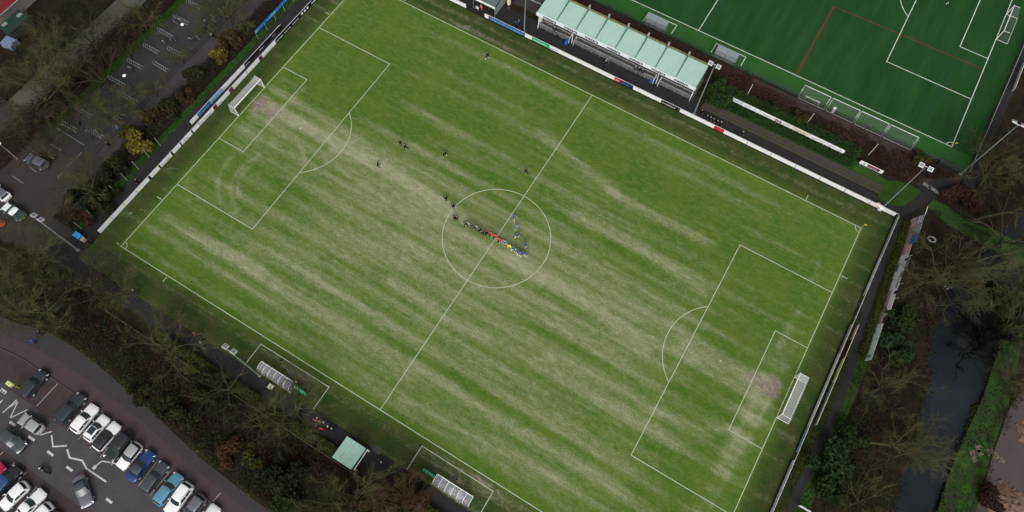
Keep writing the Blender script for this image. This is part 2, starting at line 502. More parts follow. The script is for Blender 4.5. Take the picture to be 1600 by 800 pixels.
    W = W + .30 * np.exp(-((Y + 36.0) / 1.6) ** 2) * np.exp(-((X - 16) / 9) ** 2) + .18 * np.exp(-((Y + 36.0) / 1.2) ** 2) * np.exp(-((X + 14) / 7) ** 2)
    W = W + .14 * np.exp(-((Y - 36.2) / 1.3) ** 2)
    # scuff arcs outside the lines where goals were dragged
    for p, r0, a0, a1 in (((-53.55, 16.0, 0.0), 3.2, 60, 150), ((-46.33, -23.28, 0.0), 3.0, 60, 150), ((-52.48, -29.86, 0.0), 3.2, 70, 160), ((55.91, -15.37, 0.0), 5, -60, 60), ((-53.31, -21.02, 0.0), 3.4, 60, 140), ((54.6, 8.53, 0.0), 3, 0, 90)):
        band([(p[0] + r0 * math.cos(R_(t)), p[1] + r0 * math.sin(R_(t))) for t in np.linspace(a0, a1, 8)], .18, 0.297)
    V = np.stack([X, Y, np.full_like(X, .03)], -1).reshape(-1, 3)
    nx, ny = len(xs), len(ys)
    I = np.arange(nx * ny).reshape(nx, ny)
    F = np.stack([I[:-1, :-1], I[1:, :-1], I[1:, 1:], I[:-1, 1:]], -1).reshape(-1, 4)
    me = bpy.data.meshes.new('football_pitch')
    me.from_pydata(V.tolist(), [], F.tolist())
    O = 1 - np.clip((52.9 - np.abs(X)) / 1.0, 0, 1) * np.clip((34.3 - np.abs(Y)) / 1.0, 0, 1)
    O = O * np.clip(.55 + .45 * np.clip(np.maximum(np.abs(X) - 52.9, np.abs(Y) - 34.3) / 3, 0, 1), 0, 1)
    for nm, A in (('wear', W), ('mud', M), ('rough', O)):  # rough: long grass plus the shade painted in beyond the lines
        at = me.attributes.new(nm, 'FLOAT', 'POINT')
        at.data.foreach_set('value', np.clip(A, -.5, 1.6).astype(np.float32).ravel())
    m = bpy.data.materials.new('worn_pitch_grass'); m.use_nodes = True
    nt = m.node_tree; N = nt.nodes.new; Lk = nt.links.new
    bs = nt.nodes['Principled BSDF']; bs.inputs['Roughness'].default_value = .95; bs.inputs['Specular IOR Level'].default_value = .12
    geo = N('ShaderNodeNewGeometry')
    def noise(scale, det, st=None, rough=.65):
        t = N('ShaderNodeTexNoise'); t.inputs['Scale'].default_value = scale; t.inputs['Detail'].default_value = det; t.inputs['Roughness'].default_value = rough
        if st:
            mp = N('ShaderNodeMapping'); mp.inputs['Scale'].default_value = st
            Lk(geo.outputs['Position'], mp.inputs['Vector']); Lk(mp.outputs[0], t.inputs['Vector'])
        else: Lk(geo.outputs['Position'], t.inputs['Vector'])
        return t.outputs['Fac']
    def mth(op, a, b_, c_=None):
        t = N('ShaderNodeMath'); t.operation = op
        for i, q in enumerate((a, b_, c_)):
            if q is None: continue
            if isinstance(q, (int, float)): t.inputs[i].default_value = q
            else: Lk(q, t.inputs[i])
        return t.outputs[0]
    def mix(f, a, b_):
        t = N('ShaderNodeMix'); t.data_type = 'RGBA'
        Lk(f, t.inputs[0]) if not isinstance(f, float) else setattr(t.inputs[0], 'default_value', f)
        for i, q in ((6, a), (7, b_)):
            if isinstance(q, tuple): t.inputs[i].default_value = q + (1,)
            else: Lk(q, t.inputs[i])
        return t.outputs[2]
    def ss(x, lo, hi):
        t = N('ShaderNodeMapRange'); t.interpolation_type = 'SMOOTHSTEP'
        Lk(x, t.inputs[0]); t.inputs[1].default_value = lo; t.inputs[2].default_value = hi
        return t.outputs[0]
    aw = N('ShaderNodeAttribute'); aw.attribute_name = 'wear'
    am = N('ShaderNodeAttribute'); am.attribute_name = 'mud'
    def amp(x, k): return mth('MULTIPLY', mth('SUBTRACT', x, .5), k)
    sep = N('ShaderNodeSeparateXYZ'); Lk(geo.outputs['Position'], sep.inputs[0])
    wob = amp(noise(1.0, 3, (.03, .10, 1), .5), 3.2)             # the mower never drives quite straight
    ph = mth('ADD', mth('MULTIPLY', sep.outputs['Y'], 2 * math.pi / 3.3), wob)
    mow = mth('MULTIPLY', mth('SINE', ph, 0.0), mth('MULTIPLY', noise(1.0, 2, (.03, .16, 1), .5), .26))
    bands = mth('ADD', mow, amp(noise(1.0, 4, (.022, .50, 1), .55), .85))   # long mowing and rolling bands along the touchlines
    streak = amp(noise(1.0, 6, (.06, 1.3, 1), .62), .6)       # narrower pale streaks
    ragged = amp(noise(.8, 9, (.5, 1.0, 1), .75), 1.0)
    fine = mth('ADD', amp(noise(1.2, 10, (.75, 1, 1), .85), 1.35), amp(noise(4.5, 6, None, .85), 1.0))
    lanes = mth('ADD', mth('ADD', bands, streak), mth('MULTIPLY', ragged, .6))
    wv = mth('ADD', mth('ADD', aw.outputs['Fac'], lanes), fine)
    fw = ss(wv, .06, 1.06)
    g1 = mix(ss(noise(.16, 6), .35, .65), (.060, .128, .014), (.094, .150, .019))
    g2 = mix(ss(noise(1.4, 8, (.5, 1, 1)), .42, .72), g1, (.125, .165, .038))
    pale = mix(ss(noise(1.3, 8, (.4, 1, 1)), .3, .7), (.225, .248, .120), (.335, .342, .215))
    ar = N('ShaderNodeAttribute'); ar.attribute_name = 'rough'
    rough_shade_g = mix(ss(noise(.35, 8), .35, .65), (.027, .056, .010), (.054, .060, .017))     # longer unmown grass outside the lines; its darker tone is partly painted shade
    g3 = mix(ss(mth('ADD', ar.outputs['Fac'], mth('MULTIPLY', ragged, .5)), .1, .9), g2, rough_shade_g)
    c1 = mix(fw, g3, pale)
    fm = ss(mth('ADD', am.outputs['Fac'], mth('ADD', mth('MULTIPLY', ragged, 1.7), mth('MULTIPLY', fine, .5))), .22, .80)
    c2 = mix(fm, c1, mix(ss(noise(1.6, 8), .35, .65), (.170, .135, .105), (.290, .262, .205)))
    spk = ss(noise(5.5, 6, None, .8), .25, .85)
    c3 = N('ShaderNodeMix'); c3.data_type = 'RGBA'; c3.blend_type = 'MULTIPLY'; c3.inputs[0].default_value = .8
    Lk(c2, c3.inputs[6])
    rp = N('ShaderNodeMapRange'); Lk(spk, rp.inputs[0]); rp.inputs[3].default_value = .52; rp.inputs[4].default_value = 1.55
    cb = N('ShaderNodeCombineColor')
    for i in range(3): Lk(rp.outputs[0], cb.inputs[i])
    Lk(cb.outputs[0], c3.inputs[7])
    Lk(c3.outputs[2], bs.inputs['Base Color'])
    bp = N('ShaderNodeBump'); bp.inputs['Strength'].default_value = .5; bp.inputs['Distance'].default_value = .06
    Lk(noise(6, 6), bp.inputs['Height']); Lk(bp.outputs[0], bs.inputs['Normal'])
    me.materials.append(m)
    return tag(link('football_pitch', me), kind='structure')
PITCH = pitch()

LX, LY = 52.36, 33.94
def pitch_lines(name, x0, x1, y0, y1, z, wd, m, parent=None, flags=True):
    cx, cy = (x0 + x1) / 2, (y0 + y1) / 2
    b = MB(); h = wd / 2
    b.poly([(x0 - h, y0 - h), (x1 + h, y0 - h), (x1 + h, y0 + h), (x0 - h, y0 + h)], z)
    b.poly([(x0 - h, y1 - h), (x1 + h, y1 - h), (x1 + h, y1 + h), (x0 - h, y1 + h)], z)
    for x in (x0, x1, cx):
        b.poly([(x - h, y0 + h), (x + h, y0 + h), (x + h, y1 - h), (x - h, y1 - h)], z)
    b.arc((cx, cy), 9.15, 0, 2 * math.pi, wd, z + .001, 90)
    b.arc((cx, cy), .12, 0, 2 * math.pi, .2, z + .002, 12)
    for x, s in ((x0, 1), (x1, -1)):
        for d, hw in ((16.5, 20.16), (5.5, 9.16)):
            b.line((x + s * h, cy - hw), (x + s * (d + h), cy - hw), wd, z)
            b.line((x + s * h, cy + hw), (x + s * (d + h), cy + hw), wd, z)
            b.line((x + s * d, cy - hw + h), (x + s * d, cy + hw - h), wd, z)
        a = math.acos(5.5 / 9.15)
        b.arc((x + s * 11, cy), 9.15, (0 if s > 0 else math.pi) - a, (0 if s > 0 else math.pi) + a, wd, z + .001, 30)
        b.arc((x + s * 11, cy), .08, 0, 2 * math.pi, .15, z, 10)
        for y, t in ((y0, 1), (y1, -1)):
            a0 = {(1, 1): 0, (-1, 1): 90, (-1, -1): 180, (1, -1): 270}[(s, t)]
            b.arc((x, y), 1.0, R_(a0), R_(a0 + 90), wd, z + .001, 8)
    return b
b = pitch_lines('m', -LX, LX, -LY, LY, .036, .125, M_line)
for s in (-1, 1):
    for t in (-1, 1):
        # ten-yard marks outside the lines
        b.line((s * (LX + .25), t * (LY - 10.15)), (s * (LX + 1.25), t * (LY - 10.15)), .12, .036)
        b.line((s * (LX - 10.15), t * (LY + .25)), (s * (LX - 10.15), t * (LY + 1.2)), .12, .036)
# technical areas on the near side
for x0, x1 in ((-21.97, -8.7), (8.45, 20.95)):
    b.line((x0, -39.1), (x0, -35.2), .12, .036); b.line((x1, -39.1), (x1, -35.2), .12, .036); b.line((x0 - .06, -35.14), (x1 + .06, -35.14), .12, .036)
o = b.build('pitch_markings', M_line, PITCH)

# ---- synthetic pitch behind the main stand
M_turf = mat('synthetic_turf', (.008, .044, .010), .95, spec=.1, c2=(.022, .078, .018), scale=.5, detail=9, bump=.3, bscale=8, contrast=(.25, .8), stretch=(1.0, .14, 1))
M_turf2 = mat('turf_runoff', (.020, .085, .018), .95, spec=.1, c2=(.03, .10, .022), scale=.3, detail=8)
TX0, TX1, TY0, TY1 = -40.0, 60.8, 58.15, 122.8
b = MB(); b.poly([(-46, 53.9), (64.6, 53.9), (66.2, 126), (-46, 126)], .03)
TURF = tag(b.build('synthetic_pitch', M_turf), kind='structure')
b = MB(); b.poly([(-46, 53.91), (64.6, 53.91), (64.7, 58.0), (-46, 58.0)], .034)
b.build('runoff_strip', M_turf2, TURF)
pitch_lines('m', TX0, TX1, TY0, TY1, .042, .15, M_turfline).build('pitch_markings', M_turfline, TURF)
b = MB()
b.line((30.65, 58.63, 0.0), (30.78, 77.9, 0.0), .30, .040); b.line((30.78, 77.9, 0.0), (60.6, 78.33, 0.0), .15, .0405)
b.build('red_markings', M_redline, TURF)
b = MB(); b.line((55.56, 78.06, 0.0), (55.08, 62.99, 0.0), .16, .039); b.line((11.06, 56.33, 0.0), (11.88, 75.97, 0.0), .12, .039)
b.build('blue_markings', M_blueline, TURF)
b = MB()
for x0, x1 in ((.15, 6.25), (14.7, 20.85)):
    b.line((x0, 54.5), (x0, 57.0), .14, .043); b.line((x1, 54.5), (x1, 57.0), .14, .043); b.line((x0 - .07, 57.07), (x1 + .07, 57.07), .14, .043)
b.build('technical_area_markings', M_turfline, TURF)

# ---- paths, lanes, car park
def sheet(name, pts, z, m, kind='structure', parent=None):
    b = MB(); b.poly(pts, z)
    o = b.build(name, m, parent)
    if parent is None: tag(o, kind=kind)
    return o
sheet('path', [(-60.1, -37.5), (-56.95, -37.5), (-57.0, 70), (-60.1, 70)], .020, M_path)
sheet('path', [(-62, -39.2), (-60, -36), (-57, -37.6), (-52, -39.25), (40, -39.25), (40, -41.6), (-25, -41.7), (-50, -41.5), (-62, -42)], .022, M_path)
sheet('path', [(-70, 39.35), (56.95, 39.35), (58.2, 40.2), (61.5, 46.5), (63.5, 50.2), (61.2, 51.5), (58.5, 47.0), (55.0, 43.2), (53.2, 41.6), (18, 41.9), (17, 43.6), (-70, 43.6)], .021, M_path)
def band_sheet(name, A, B, z, m):
    b = MB(); n = len(A)
    b.add([(p[0], p[1], z) for p in A] + [(p[0], p[1], z) for p in B], [(i, i + n, i + n + 1, i + 1) for i in range(n - 1)])
    o = b.build(name, m)
    if sum((A[0][0] - B[0][0]) * (A[1][1] - A[0][1]) - (A[0][1] - B[0][1]) * (A[1][0] - A[0][0]) for _ in (0,)) > 0: o.data.flip_normals()
    return tag(o, kind='structure')
RPY = [39.2, 36, 33, 28, 24, 20, 15, 12, 4, -6, -18, -60]
RPL = [57.1, 57.05, 57.05, 57.15, 57.4, 57.8, 58.4, 58.7, 59.15, 59.0, 58.5, 58.1]
RPR = [58.6, 57.95, 58.2, 58.6, 58.95, 59.2, 59.6, 59.9, 60.4, 60.3, 59.7, 59.5]
band_sheet('path', list(zip(RPR, RPY)), list(zip(RPL, RPY)), .024, M_path)
sheet('path', [(-14, 47.4), (64, 47.4), (64.4, 53.3), (-14, 53.3)], .012, mat('brown_service_path', (.060, .042, .040), .95, spec=.1, c2=(.034, .026, .022), scale=.5, detail=9, contrast=(.35, .65)))
sheet('path', [(64.7, 50), (66.6, 50), (68.3, 130), (66.4, 130)], .03, M_path)
# main car park, its lanes and bays
sheet('road', [(-90, -60.5), (-20, -60.5), (-5, -61.5), (12, -62), (12, -67.5), (-90, -67.5)], .010, M_asphalt)
sheet('parking_bays', [(-66, -58.05), (-58, -56.95), (-52, -56.15), (-42, -56.0), (-30, -56.55), (-18.7, -57.25), (-7.5, -57.65), (12, -58.35), (12, -61.99), (-5, -61.49), (-20, -60.49), (-66, -60.49)], .014, M_bay)
sheet('parking_bays', [(-90, -67.51), (12, -67.51), (12, -90), (-90, -90)], .012, M_bay)
LX_ = [-90, -66, -58, -52, -47, -42, -30, -18.7, -7.5, 12]
LT = [-54.0, -53.6, -52.6, -50.9, -50.6, -50.7, -51.9, -53.4, -54.0, -54.0]
LM = [-57.6, -56.0, -54.9, -53.9, -53.5, -53.4, -53.8, -55.0, -55.6, -55.9]
LB = [-60.3, -58.0, -56.9, -56.1, -55.95, -55.95, -56.5, -57.2, -57.6, -58.3]
band_sheet('brown_lane', list(zip(LX_, LM)), list(zip(LX_, LB)), .016, M_brownlane)
band_sheet('grey_lane', list(zip(LX_, LT)), list(zip(LX_, LM)), .018, M_greylane)
# left: cycle park, lane and small car park
M_lot = mat('cycle_park_asphalt', (.030, .029, .031), .85, spec=.25, c2=(.040, .038, .040), scale=.3, detail=8, bump=.3, bscale=12)
M_lot2 = mat('old_brown_asphalt', (.034, .029, .029), .9, spec=.2, c2=(.048, .040, .038), scale=.25, detail=9, bump=.3, bscale=12)
sheet('cycle_park', [(-78.3, -23), (-68.5, -23), (-68.5, 60), (-78.3, 60)], .010, M_lot)
sheet('lane', [(-68.4, -23), (-65.3, -23), (-64.3, 60), (-68.4, 60)], .012, mat('purple_grey_lane', (.045, .038, .043), .9, spec=.2, c2=(.058, .050, .054), scale=.3, detail=8))
sheet('small_car_park', [(-110, -23.01), (-65.3, -23.01), (-62.0, -33), (-59, -39), (-66, -43), (-110, -46)], .011, M_lot2)
b = MB()
for a, c in (((-78.33, -22.6, 0.0), (-71.51, -22.65, 0.0)), ((-76.76, -25.56, 0.0), (-74.18, -25.52, 0.0)), ((-76.52, -30.77, 0.0), (-74.64, -30.97, 0.0)), ((-77.53, -33.63, 0.0), (-74.82, -33.75, 0.0)), ((-78.55, -28.2, 0.0), (-76.16, -28.12, 0.0)), ((-70.87, -25.18, 0.0), (-70.86, -23.95, 0.0)), ((-70.72, -29.9, 0.0), (-70.8, -28.76, 0.0)), ((-70.89, -27.46, 0.0), (-70.97, -26.46, 0.0))):
    b.line(a, c, .12, .017)
tag(b.build('bay_markings', M_faintpaint), kind='structure')
b = MB()
for a, c in (((-75.86, 0.77, 0.0), (-74.14, 14.72, 0.0)), ((-70.11, -4.39, 0.0), (-69.67, -0.33, 0.0)), ((-69.56, -8.76, 0.0), (-69.33, -5.27, 0.0)), ((-69.41, -12.95, 0.0), (-69.38, -9.64, 0.0)), ((-69.43, 3.32, 0.0), (-69.19, 7.05, 0.0)), ((-69.89, -21.5, 0.0), (-69.57, -18.49, 0.0)), ((-69.79, -1.62, 0.0), (-69.43, 3.32, 0.0))):
    b.box(((a[0] + c[0]) / 2, (a[1] + c[1]) / 2, .08), (math.hypot(a[0] - c[0], a[1] - c[1]), .12, .14), math.atan2(c[1] - a[1], c[0] - a[0]))
tag(b.build('kerb', M_concrete), kind='structure')
# kerb between bays and brown lane
b = MB()
kp = [(-58, -56.93), (-52, -56.13), (-42, -55.98), (-30, -56.52), (-18.7, -57.22), (-7.5, -57.62), (12, -58.32)]
for a, c in zip(kp[:-1], kp[1:]):
    b.box(((a[0] + c[0]) / 2, (a[1] + c[1]) / 2, .06), (math.hypot(a[0] - c[0], a[1] - c[1]) - .02, .16, .13), math.atan2(c[1] - a[1], c[0] - a[0]))
tag(b.build('kerb', M_concrete), kind='structure')
# painted markings on the road
b = MB(); z = .020
for a, c in (((-46.37, -64.04, 0.0), (-45.21, -64.01, 0.0)), ((-42.4, -64.12, 0.0), (-41.15, -64.13, 0.0)), ((-38.42, -64.27, 0.0), (-37.19, -64.28, 0.0)), ((-34.42, -64.42, 0.0), (-33.25, -64.45, 0.0)), ((-26.34, -64.76, 0.0), (-25.2, -64.79, 0.0)), ((-50.4, -63.9, 0.0), (-49.22, -63.86, 0.0))):
    b.line(a, c, .34, z)
b.strip([(-48.27, -63.62, 0.0), (-48.14, -62.99, 0.0), (-47.92, -61.15, 0.0)], .15, z); b.strip([(-48.22, -63.04, 0.0), (-47.57, -61.23, 0.0)], .15, z + .001)
b.strip([(-47.48, -61.45, 0.0), (-46.72, -63.58, 0.0)], .15, z); b.strip([(-46.68, -63.56, 0.0), (-45.44, -61.36, 0.0)], .15, z + .001)
b.strip([(-41.09, -63.17, 0.0), (-39.95, -61.85, 0.0)], .18, z)
b.strip([(-39.59, -62.26, 0.0), (-38.17, -63.36, 0.0), (-36.54, -62.22, 0.0)], .22, z)
b.strip([(-36.13, -62.57, 0.0), (-34.93, -63.27, 0.0), (-33.09, -62.61, 0.0), (-31.76, -63.13, 0.0), (-27.96, -63.05, 0.0)], .24, z)
b.strip([(-30.9, -62.72, 0.0), (-30.83, -62.15, 0.0)], .48, z); b.strip([(-30.84, -62.26, 0.0), (-30.59, -61.21, 0.0), (-29.15, -60.61, 0.0), (-26.65, -59.95, 0.0)], .17, z + .001)
tag(b.build('road_markings', M_roadpaint), kind='structure')
b = MB(); z = .020
for a, c in (((-44.66, -60.31, 0.0), (-44.44, -56.06, 0.0)), ((-40.82, -60.46, 0.0), (-40.83, -59.8, 0.0)), ((-38.09, -60.59, 0.0), (-38.15, -59.74, 0.0)), ((-35.77, -60.72, 0.0), (-35.68, -58.69, 0.0)), ((-33.39, -60.8, 0.0), (-33.37, -59.49, 0.0)), ((-31.17, -60.87, 0.0), (-31.11, -59.21, 0.0)), ((-28.98, -60.93, 0.0), (-28.96, -59.75, 0.0)),
             ((-23.57, -61.14, 0.0), (-23.62, -57.17, 0.0)), ((-21.24, -61.28, 0.0), (-21.04, -56.89, 0.0)), ((-18.8, -61.44, 0.0), (-18.74, -60.29, 0.0)), ((-41.32, -68.47, 0.0), (-41.26, -67.8, 0.0)), ((-38.98, -69.48, 0.0), (-38.83, -68.02, 0.0)), ((-43.92, -68.23, 0.0), (-43.87, -67.66, 0.0)), ((-13.19, -58.98, 0.0), (-12.79, -55.68, 0.0)), ((-16.37, -60.39, 0.0), (-16.34, -57.82, 0.0)), ((-35.99, -70.16, 0.0), (-36.03, -68.63, 0.0))):
    b.line(a, c, .11, z)
tag(b.build('bay_markings', mat('bay_paint', (.42, .39, .37), .9, c2=(.22, .19, .18), scale=2.5)), kind='structure')
# letters painted on the road at the frame's left edge
def road_text(s, p, rz, size, sx=1.0):
    me = text_mesh(s, size, 'road_lettering', depth=.002, bold=.03, sx=sx)
    me.materials.append(M_roadpaint)
    o = link('road_lettering', me, None, (p[0], p[1], .024)); o.rotation_euler = (0, 0, rz)
    return tag(o, kind='structure')
road_text('E', ((-51.13, -60.92, 0.0)[0], (-51.13, -60.92, 0.0)[1]), R_(-90), 1.5, 0.8)
road_text('T', ((-50.67, -62.25, 0.0)[0], (-50.67, -62.25, 0.0)[1]), R_(-90), 1.5, 0.8)

# ---- grass verges and lawns
M_grass = mat('verge_grass', (.020, .058, .010), .95, spec=.1, c2=(.042, .085, .016), scale=.6, detail=9, bump=.6, bscale=6, contrast=(.3, .7))
M_grassbright = mat('bright_verge_grass', (.030, .075, .010), .95, spec=.1, c2=(.022, .040, .010), scale=.5, detail=9, bump=.6, bscale=6)
M_grassdark = mat('dull_grass', (.020, .036, .010), .95, spec=.1, c2=(.034, .044, .014), scale=.5, detail=9, bump=.6, bscale=6)
sheet('grass_verge', [(-61.4, -35), (-60.11, -35), (-60.11, 70), (-61.6, 70)], .010, M_grass)
sheet('grass_verge', [(-79.9, -27), (-78.31, -23), (-78.31, 60), (-80.2, 60), (-79.8, 0)], .010, M_grassbright)
band_sheet('grass_verge', [(x - .01, y) for x, y in zip(RPL, RPY)][3:], [(57.0, y) for y in RPY][3:], .012, M_grassdark)
band_sheet('grass_verge', [(np.interp(y, [-60, 12, 40], [61.8, 61.6, 59.6]), y) for y in RPY], [(x + .01, y) for x, y in zip(RPR, RPY)], .010, M_grass)
sheet('grass_verge', [(18.2, 43.9), (50.5, 43.7), (53.2, 43.0), (53.2, 45.2), (47, 46.4), (18.2, 46.4)], .015, M_grass)
sheet('lawn', [(51.98, 42.68, 0.0), (53.2, 40.89, 0.0), (55.11, 40.74, 0.0), (57.26, 41.91, 0.0), (58.5, 44.43, 0.0), (58.97, 46.2, 0.0), (56.59, 46.7, 0.0), (54.24, 46.01, 0.0), (52.57, 44.69, 0.0)], .028, M_grassbright)
sheet('lawn', [(60.81, 44.08, 0.0), (61.24, 45.96, 0.0), (63.78, 45.89, 0.0), (67.51, 44.83, 0.0), (72.86, 45.66, 0.0), (77.4, 45.19, 0.0), (82.22, 43.3, 0.0), (79.59, 41.02, 0.0), (73.97, 41.71, 0.0), (68.34, 42.06, 0.0), (64.29, 42.43, 0.0)], .014, M_grass)
M_bank = mat('patchy_bank_grass', (.030, .074, .010), .95, spec=.1, c2=(.030, .030, .016), c3=(.022, .050, .010), scale=.55, detail=9, bump=.6, bscale=6, contrast=(.36, .62))
sheet('river_bank', [(77.8, -60), (77.8, 4), (78.3, 11), (78.8, 16), (78.7, 24), (78.7, 31), (81, 33), (82.5, 20), (82.3, 8), (82.6, -2), (81.8, -60)], .012, M_bank)
sheet('road', [(82.7, -60), (82.6, 8), (82.8, 16), (84.5, 24), (90, 40), (130, 60), (130, -60)], .016, mat('pale_brown_road', (.080, .066, .067), .95, spec=.15, c2=(.060, .050, .050), scale=.25, detail=9, bump=.3, bscale=8))
M_sand = mat('bare_sand', (.20, .12, .085), .95, spec=.1, c2=(.12, .080, .064), scale=.5, detail=9, bump=.6, bscale=4)
def heap(name, label, c, rx, ry, h, seed, m):
    r = random.Random(seed); n, k = 22, 6
    vs_ = [(0, 0, h)]
    wob = [1 + r.uniform(-.22, .22) for _ in range(n)]
    for i in range(1, k + 1):
        for j in range(n):
            a_ = 2 * math.pi * j / n; q = i / k * wob[j]
            z_ = h * (1 - (i / k) ** 1.6) * (1 + r.uniform(-.3, .3)) + (0 if i < k else -.05)
            vs_.append((rx * q * math.cos(a_), ry * q * math.sin(a_), z_ if i < k else -.02))
    fs = [(0, 1 + j, 1 + (j + 1) % n) for j in range(n)]
    for i in range(k - 1):
        for j in range(n): fs.append((1 + i * n + j, 1 + (i + 1) * n + j, 1 + (i + 1) * n + (j + 1) % n, 1 + i * n + (j + 1) % n))
    b = MB(); b.add(vs_, fs); t = thing(name, label, 'heap', (c[0], c[1], .016)); b.build('mound', m, t)
    b = MB()
    for q in range(26):
        a_ = r.uniform(0, 6.28); d_ = r.uniform(.8, 1.15); s_ = r.uniform(.12, .4)
        b.box((rx * d_ * math.cos(a_), ry * d_ * math.sin(a_), s_ * .3), (s_, s_ * .8, s_ * .6), r.uniform(0, 3))
    o = b.build('stones', mat('rubble_stone', (.16, .13, .115), .95, c2=(.10, .085, .08), scale=2), t); o['kind'] = 'stuff'
heap('sand_heap', 'brown sand and rubble heap at the bottom right corner', (86.23, 2.14, 0.0), 3.0, 3.1, .9, 3, M_sand)
heap('sand_heap', 'low pinkish sand heap at the right frame edge beside the brown road', (86.04, 14.23, 0.0), 1.6, 1.9, .5, 4, M_sand)
b = MB(); rr = random.Random(9)
for p in ((79.81, 6.7, 0.0), (80.45, 7.85, 0.0), (80.81, 7.3, 0.0), (80.25, 6.2, 0.0), (83.0, 8.18, 0.0), (83.93, 7.98, 0.0), (82.09, 8.29, 0.0)):
    b.poly([(p[0] + rr.uniform(.25, .7) * math.cos(a_), p[1] + rr.uniform(.3, .9) * math.sin(a_)) for a_ in np.linspace(0, 5.6, 9)], .024)
tag(b.build('sand_patch', mat('pale_sand', (.15, .125, .085), .95, spec=.1, c2=(.09, .075, .055), scale=1.2, detail=8)), kind='structure')
# ================================================================ MAIN STAND
ST = thing('main_stand', 'long covered stand with pale mint roof and white lettered fascia', 'stand', (0, 45, 0))
X0, X1, YF, YB, ZF, ZB = -16.8, 16.15, 42.05, 47.2, 4.2, 4.8
bay = (X1 - X0) / 8
for i in range(8):
    b = MB(); xa, xb = X0 + i * bay + .015, X0 + (i + 1) * bay - .015
    t = .06
    b.add([(xa, YF, ZF), (xb, YF, ZF), (xb, YB, ZB), (xa, YB, ZB), (xa, YF, ZF + t), (xb, YF, ZF + t), (xb, YB, ZB + t), (xa, YB, ZB + t)],
          [(3, 2, 1, 0), (4, 5, 6, 7), (0, 1, 5, 4), (1, 2, 6, 5), (2, 3, 7, 6), (3, 0, 4, 7)])
    b.build('roof_panel', M_mint, ST, world=True)
for i in range(1, 8):
    x = X0 + i * bay
    b = MB()
    b.add([(x - .09, YF + .35, ZF + .10), (x + .09, YF + .35, ZF + .10), (x + .09, YB, ZB + .42), (x - .09, YB, ZB + .42),
           (x - .09, YF + .35, ZF - .1), (x + .09, YF + .35, ZF - .1), (x + .09, YB, ZB - .2), (x - .09, YB, ZB - .2)],
          [(0, 1, 2, 3), (7, 6, 5, 4), (4, 5, 1, 0), (5, 6, 2, 1), (6, 7, 3, 2), (7, 4, 0, 3)])
    b.build('roof_rib', M_ribgreen, ST, world=True)
    # tapered rear column rising above the eaves
    b = MB()
    b.add([(x - .14, YB + .1, 0), (x + .14, YB + .1, 0), (x + .14, YB + 1.3, 0), (x - .14, YB + 1.3, 0),
           (x - .14, YB + .02, ZB + 1.1), (x + .14, YB + .02, ZB + 1.1), (x + .14, YB + .35, ZB + 1.1), (x - .14, YB + .35, ZB + 1.1)],
          [(3, 2, 1, 0), (4, 5, 6, 7), (0, 1, 5, 4), (1, 2, 6, 5), (2, 3, 7, 6), (3, 0, 4, 7)])
    b.build('rear_column', mat('pale_concrete', (.34, .35, .33), .9, c2=(.22, .23, .21), scale=1.5), ST, world=True)
for i in range(8):   # mossy lean-to eaves behind the roof, one length to a bay
    xa, xb = X0 + i * bay + .2, X0 + (i + 1) * bay - .2
    b = MB(); b.add([(xa, YB + .06, ZB - .25), (xb, YB + .06, ZB - .25), (xb, YB + .85, ZB - .35), (xa, YB + .85, ZB - .35), (xa, YB + .06, ZB - .4), (xb, YB + .06, ZB - .4), (xb, YB + .85, ZB - .5), (xa, YB + .85, ZB - .5)],
          [(0, 1, 2, 3), (7, 6, 5, 4), (4, 5, 1, 0), (5, 6, 2, 1), (6, 7, 3, 2), (7, 4, 0, 3)])
    b.build('mossy_eave', M_moss, ST, world=True)
b = MB(); b.box(((X0 + X1) / 2, YF - .03, ZF - .20), (X1 - X0 + .16, .05, .92)); fascia = b.build('fascia', mat('fascia_white', (.74, .80, .84), .5), ST, world=True)
tm = text_mesh('mazars', 1.02, 'lettering', bold=.03, sx=.98); tm.materials.append(mat('lettering_navy', (.012, .016, .03), .5))
for x in (-15.39, -10.88, -6.44, -1.81, 2.86, 7.4, 11.94):
    o = link('lettering', tm, fascia, (x, YF - .07 - 45, ZF - .48)); o.rotation_euler = (R_(90), 0, 0)
b = MB(); b.box(((X0 + X1) / 2, YB + .05, 2.2), (X1 - X0, .12, 4.4)); b.build('back_wall', mat('stand_back_wall', (.05, .05, .055), .8), ST, world=True)
for x in (X0 + .08, X1 - .08):
    b = MB(); b.add([(x - .05, YF + .9, 0), (x + .05, YF + .9, 0), (x + .05, YB - .02, 0), (x - .05, YB - .02, 0), (x - .05, YF + .9, 2.0), (x + .05, YF + .9, 2.0), (x + .05, YB - .02, ZB - .08), (x - .05, YB - .02, ZB - .08)],
                    [(3, 2, 1, 0), (4, 5, 6, 7), (0, 1, 5, 4), (1, 2, 6, 5), (2, 3, 7, 6), (3, 0, 4, 7)])
    b.build('end_wall', mat('stand_end_panel', (.05, .13, .10), .6), ST, world=True)
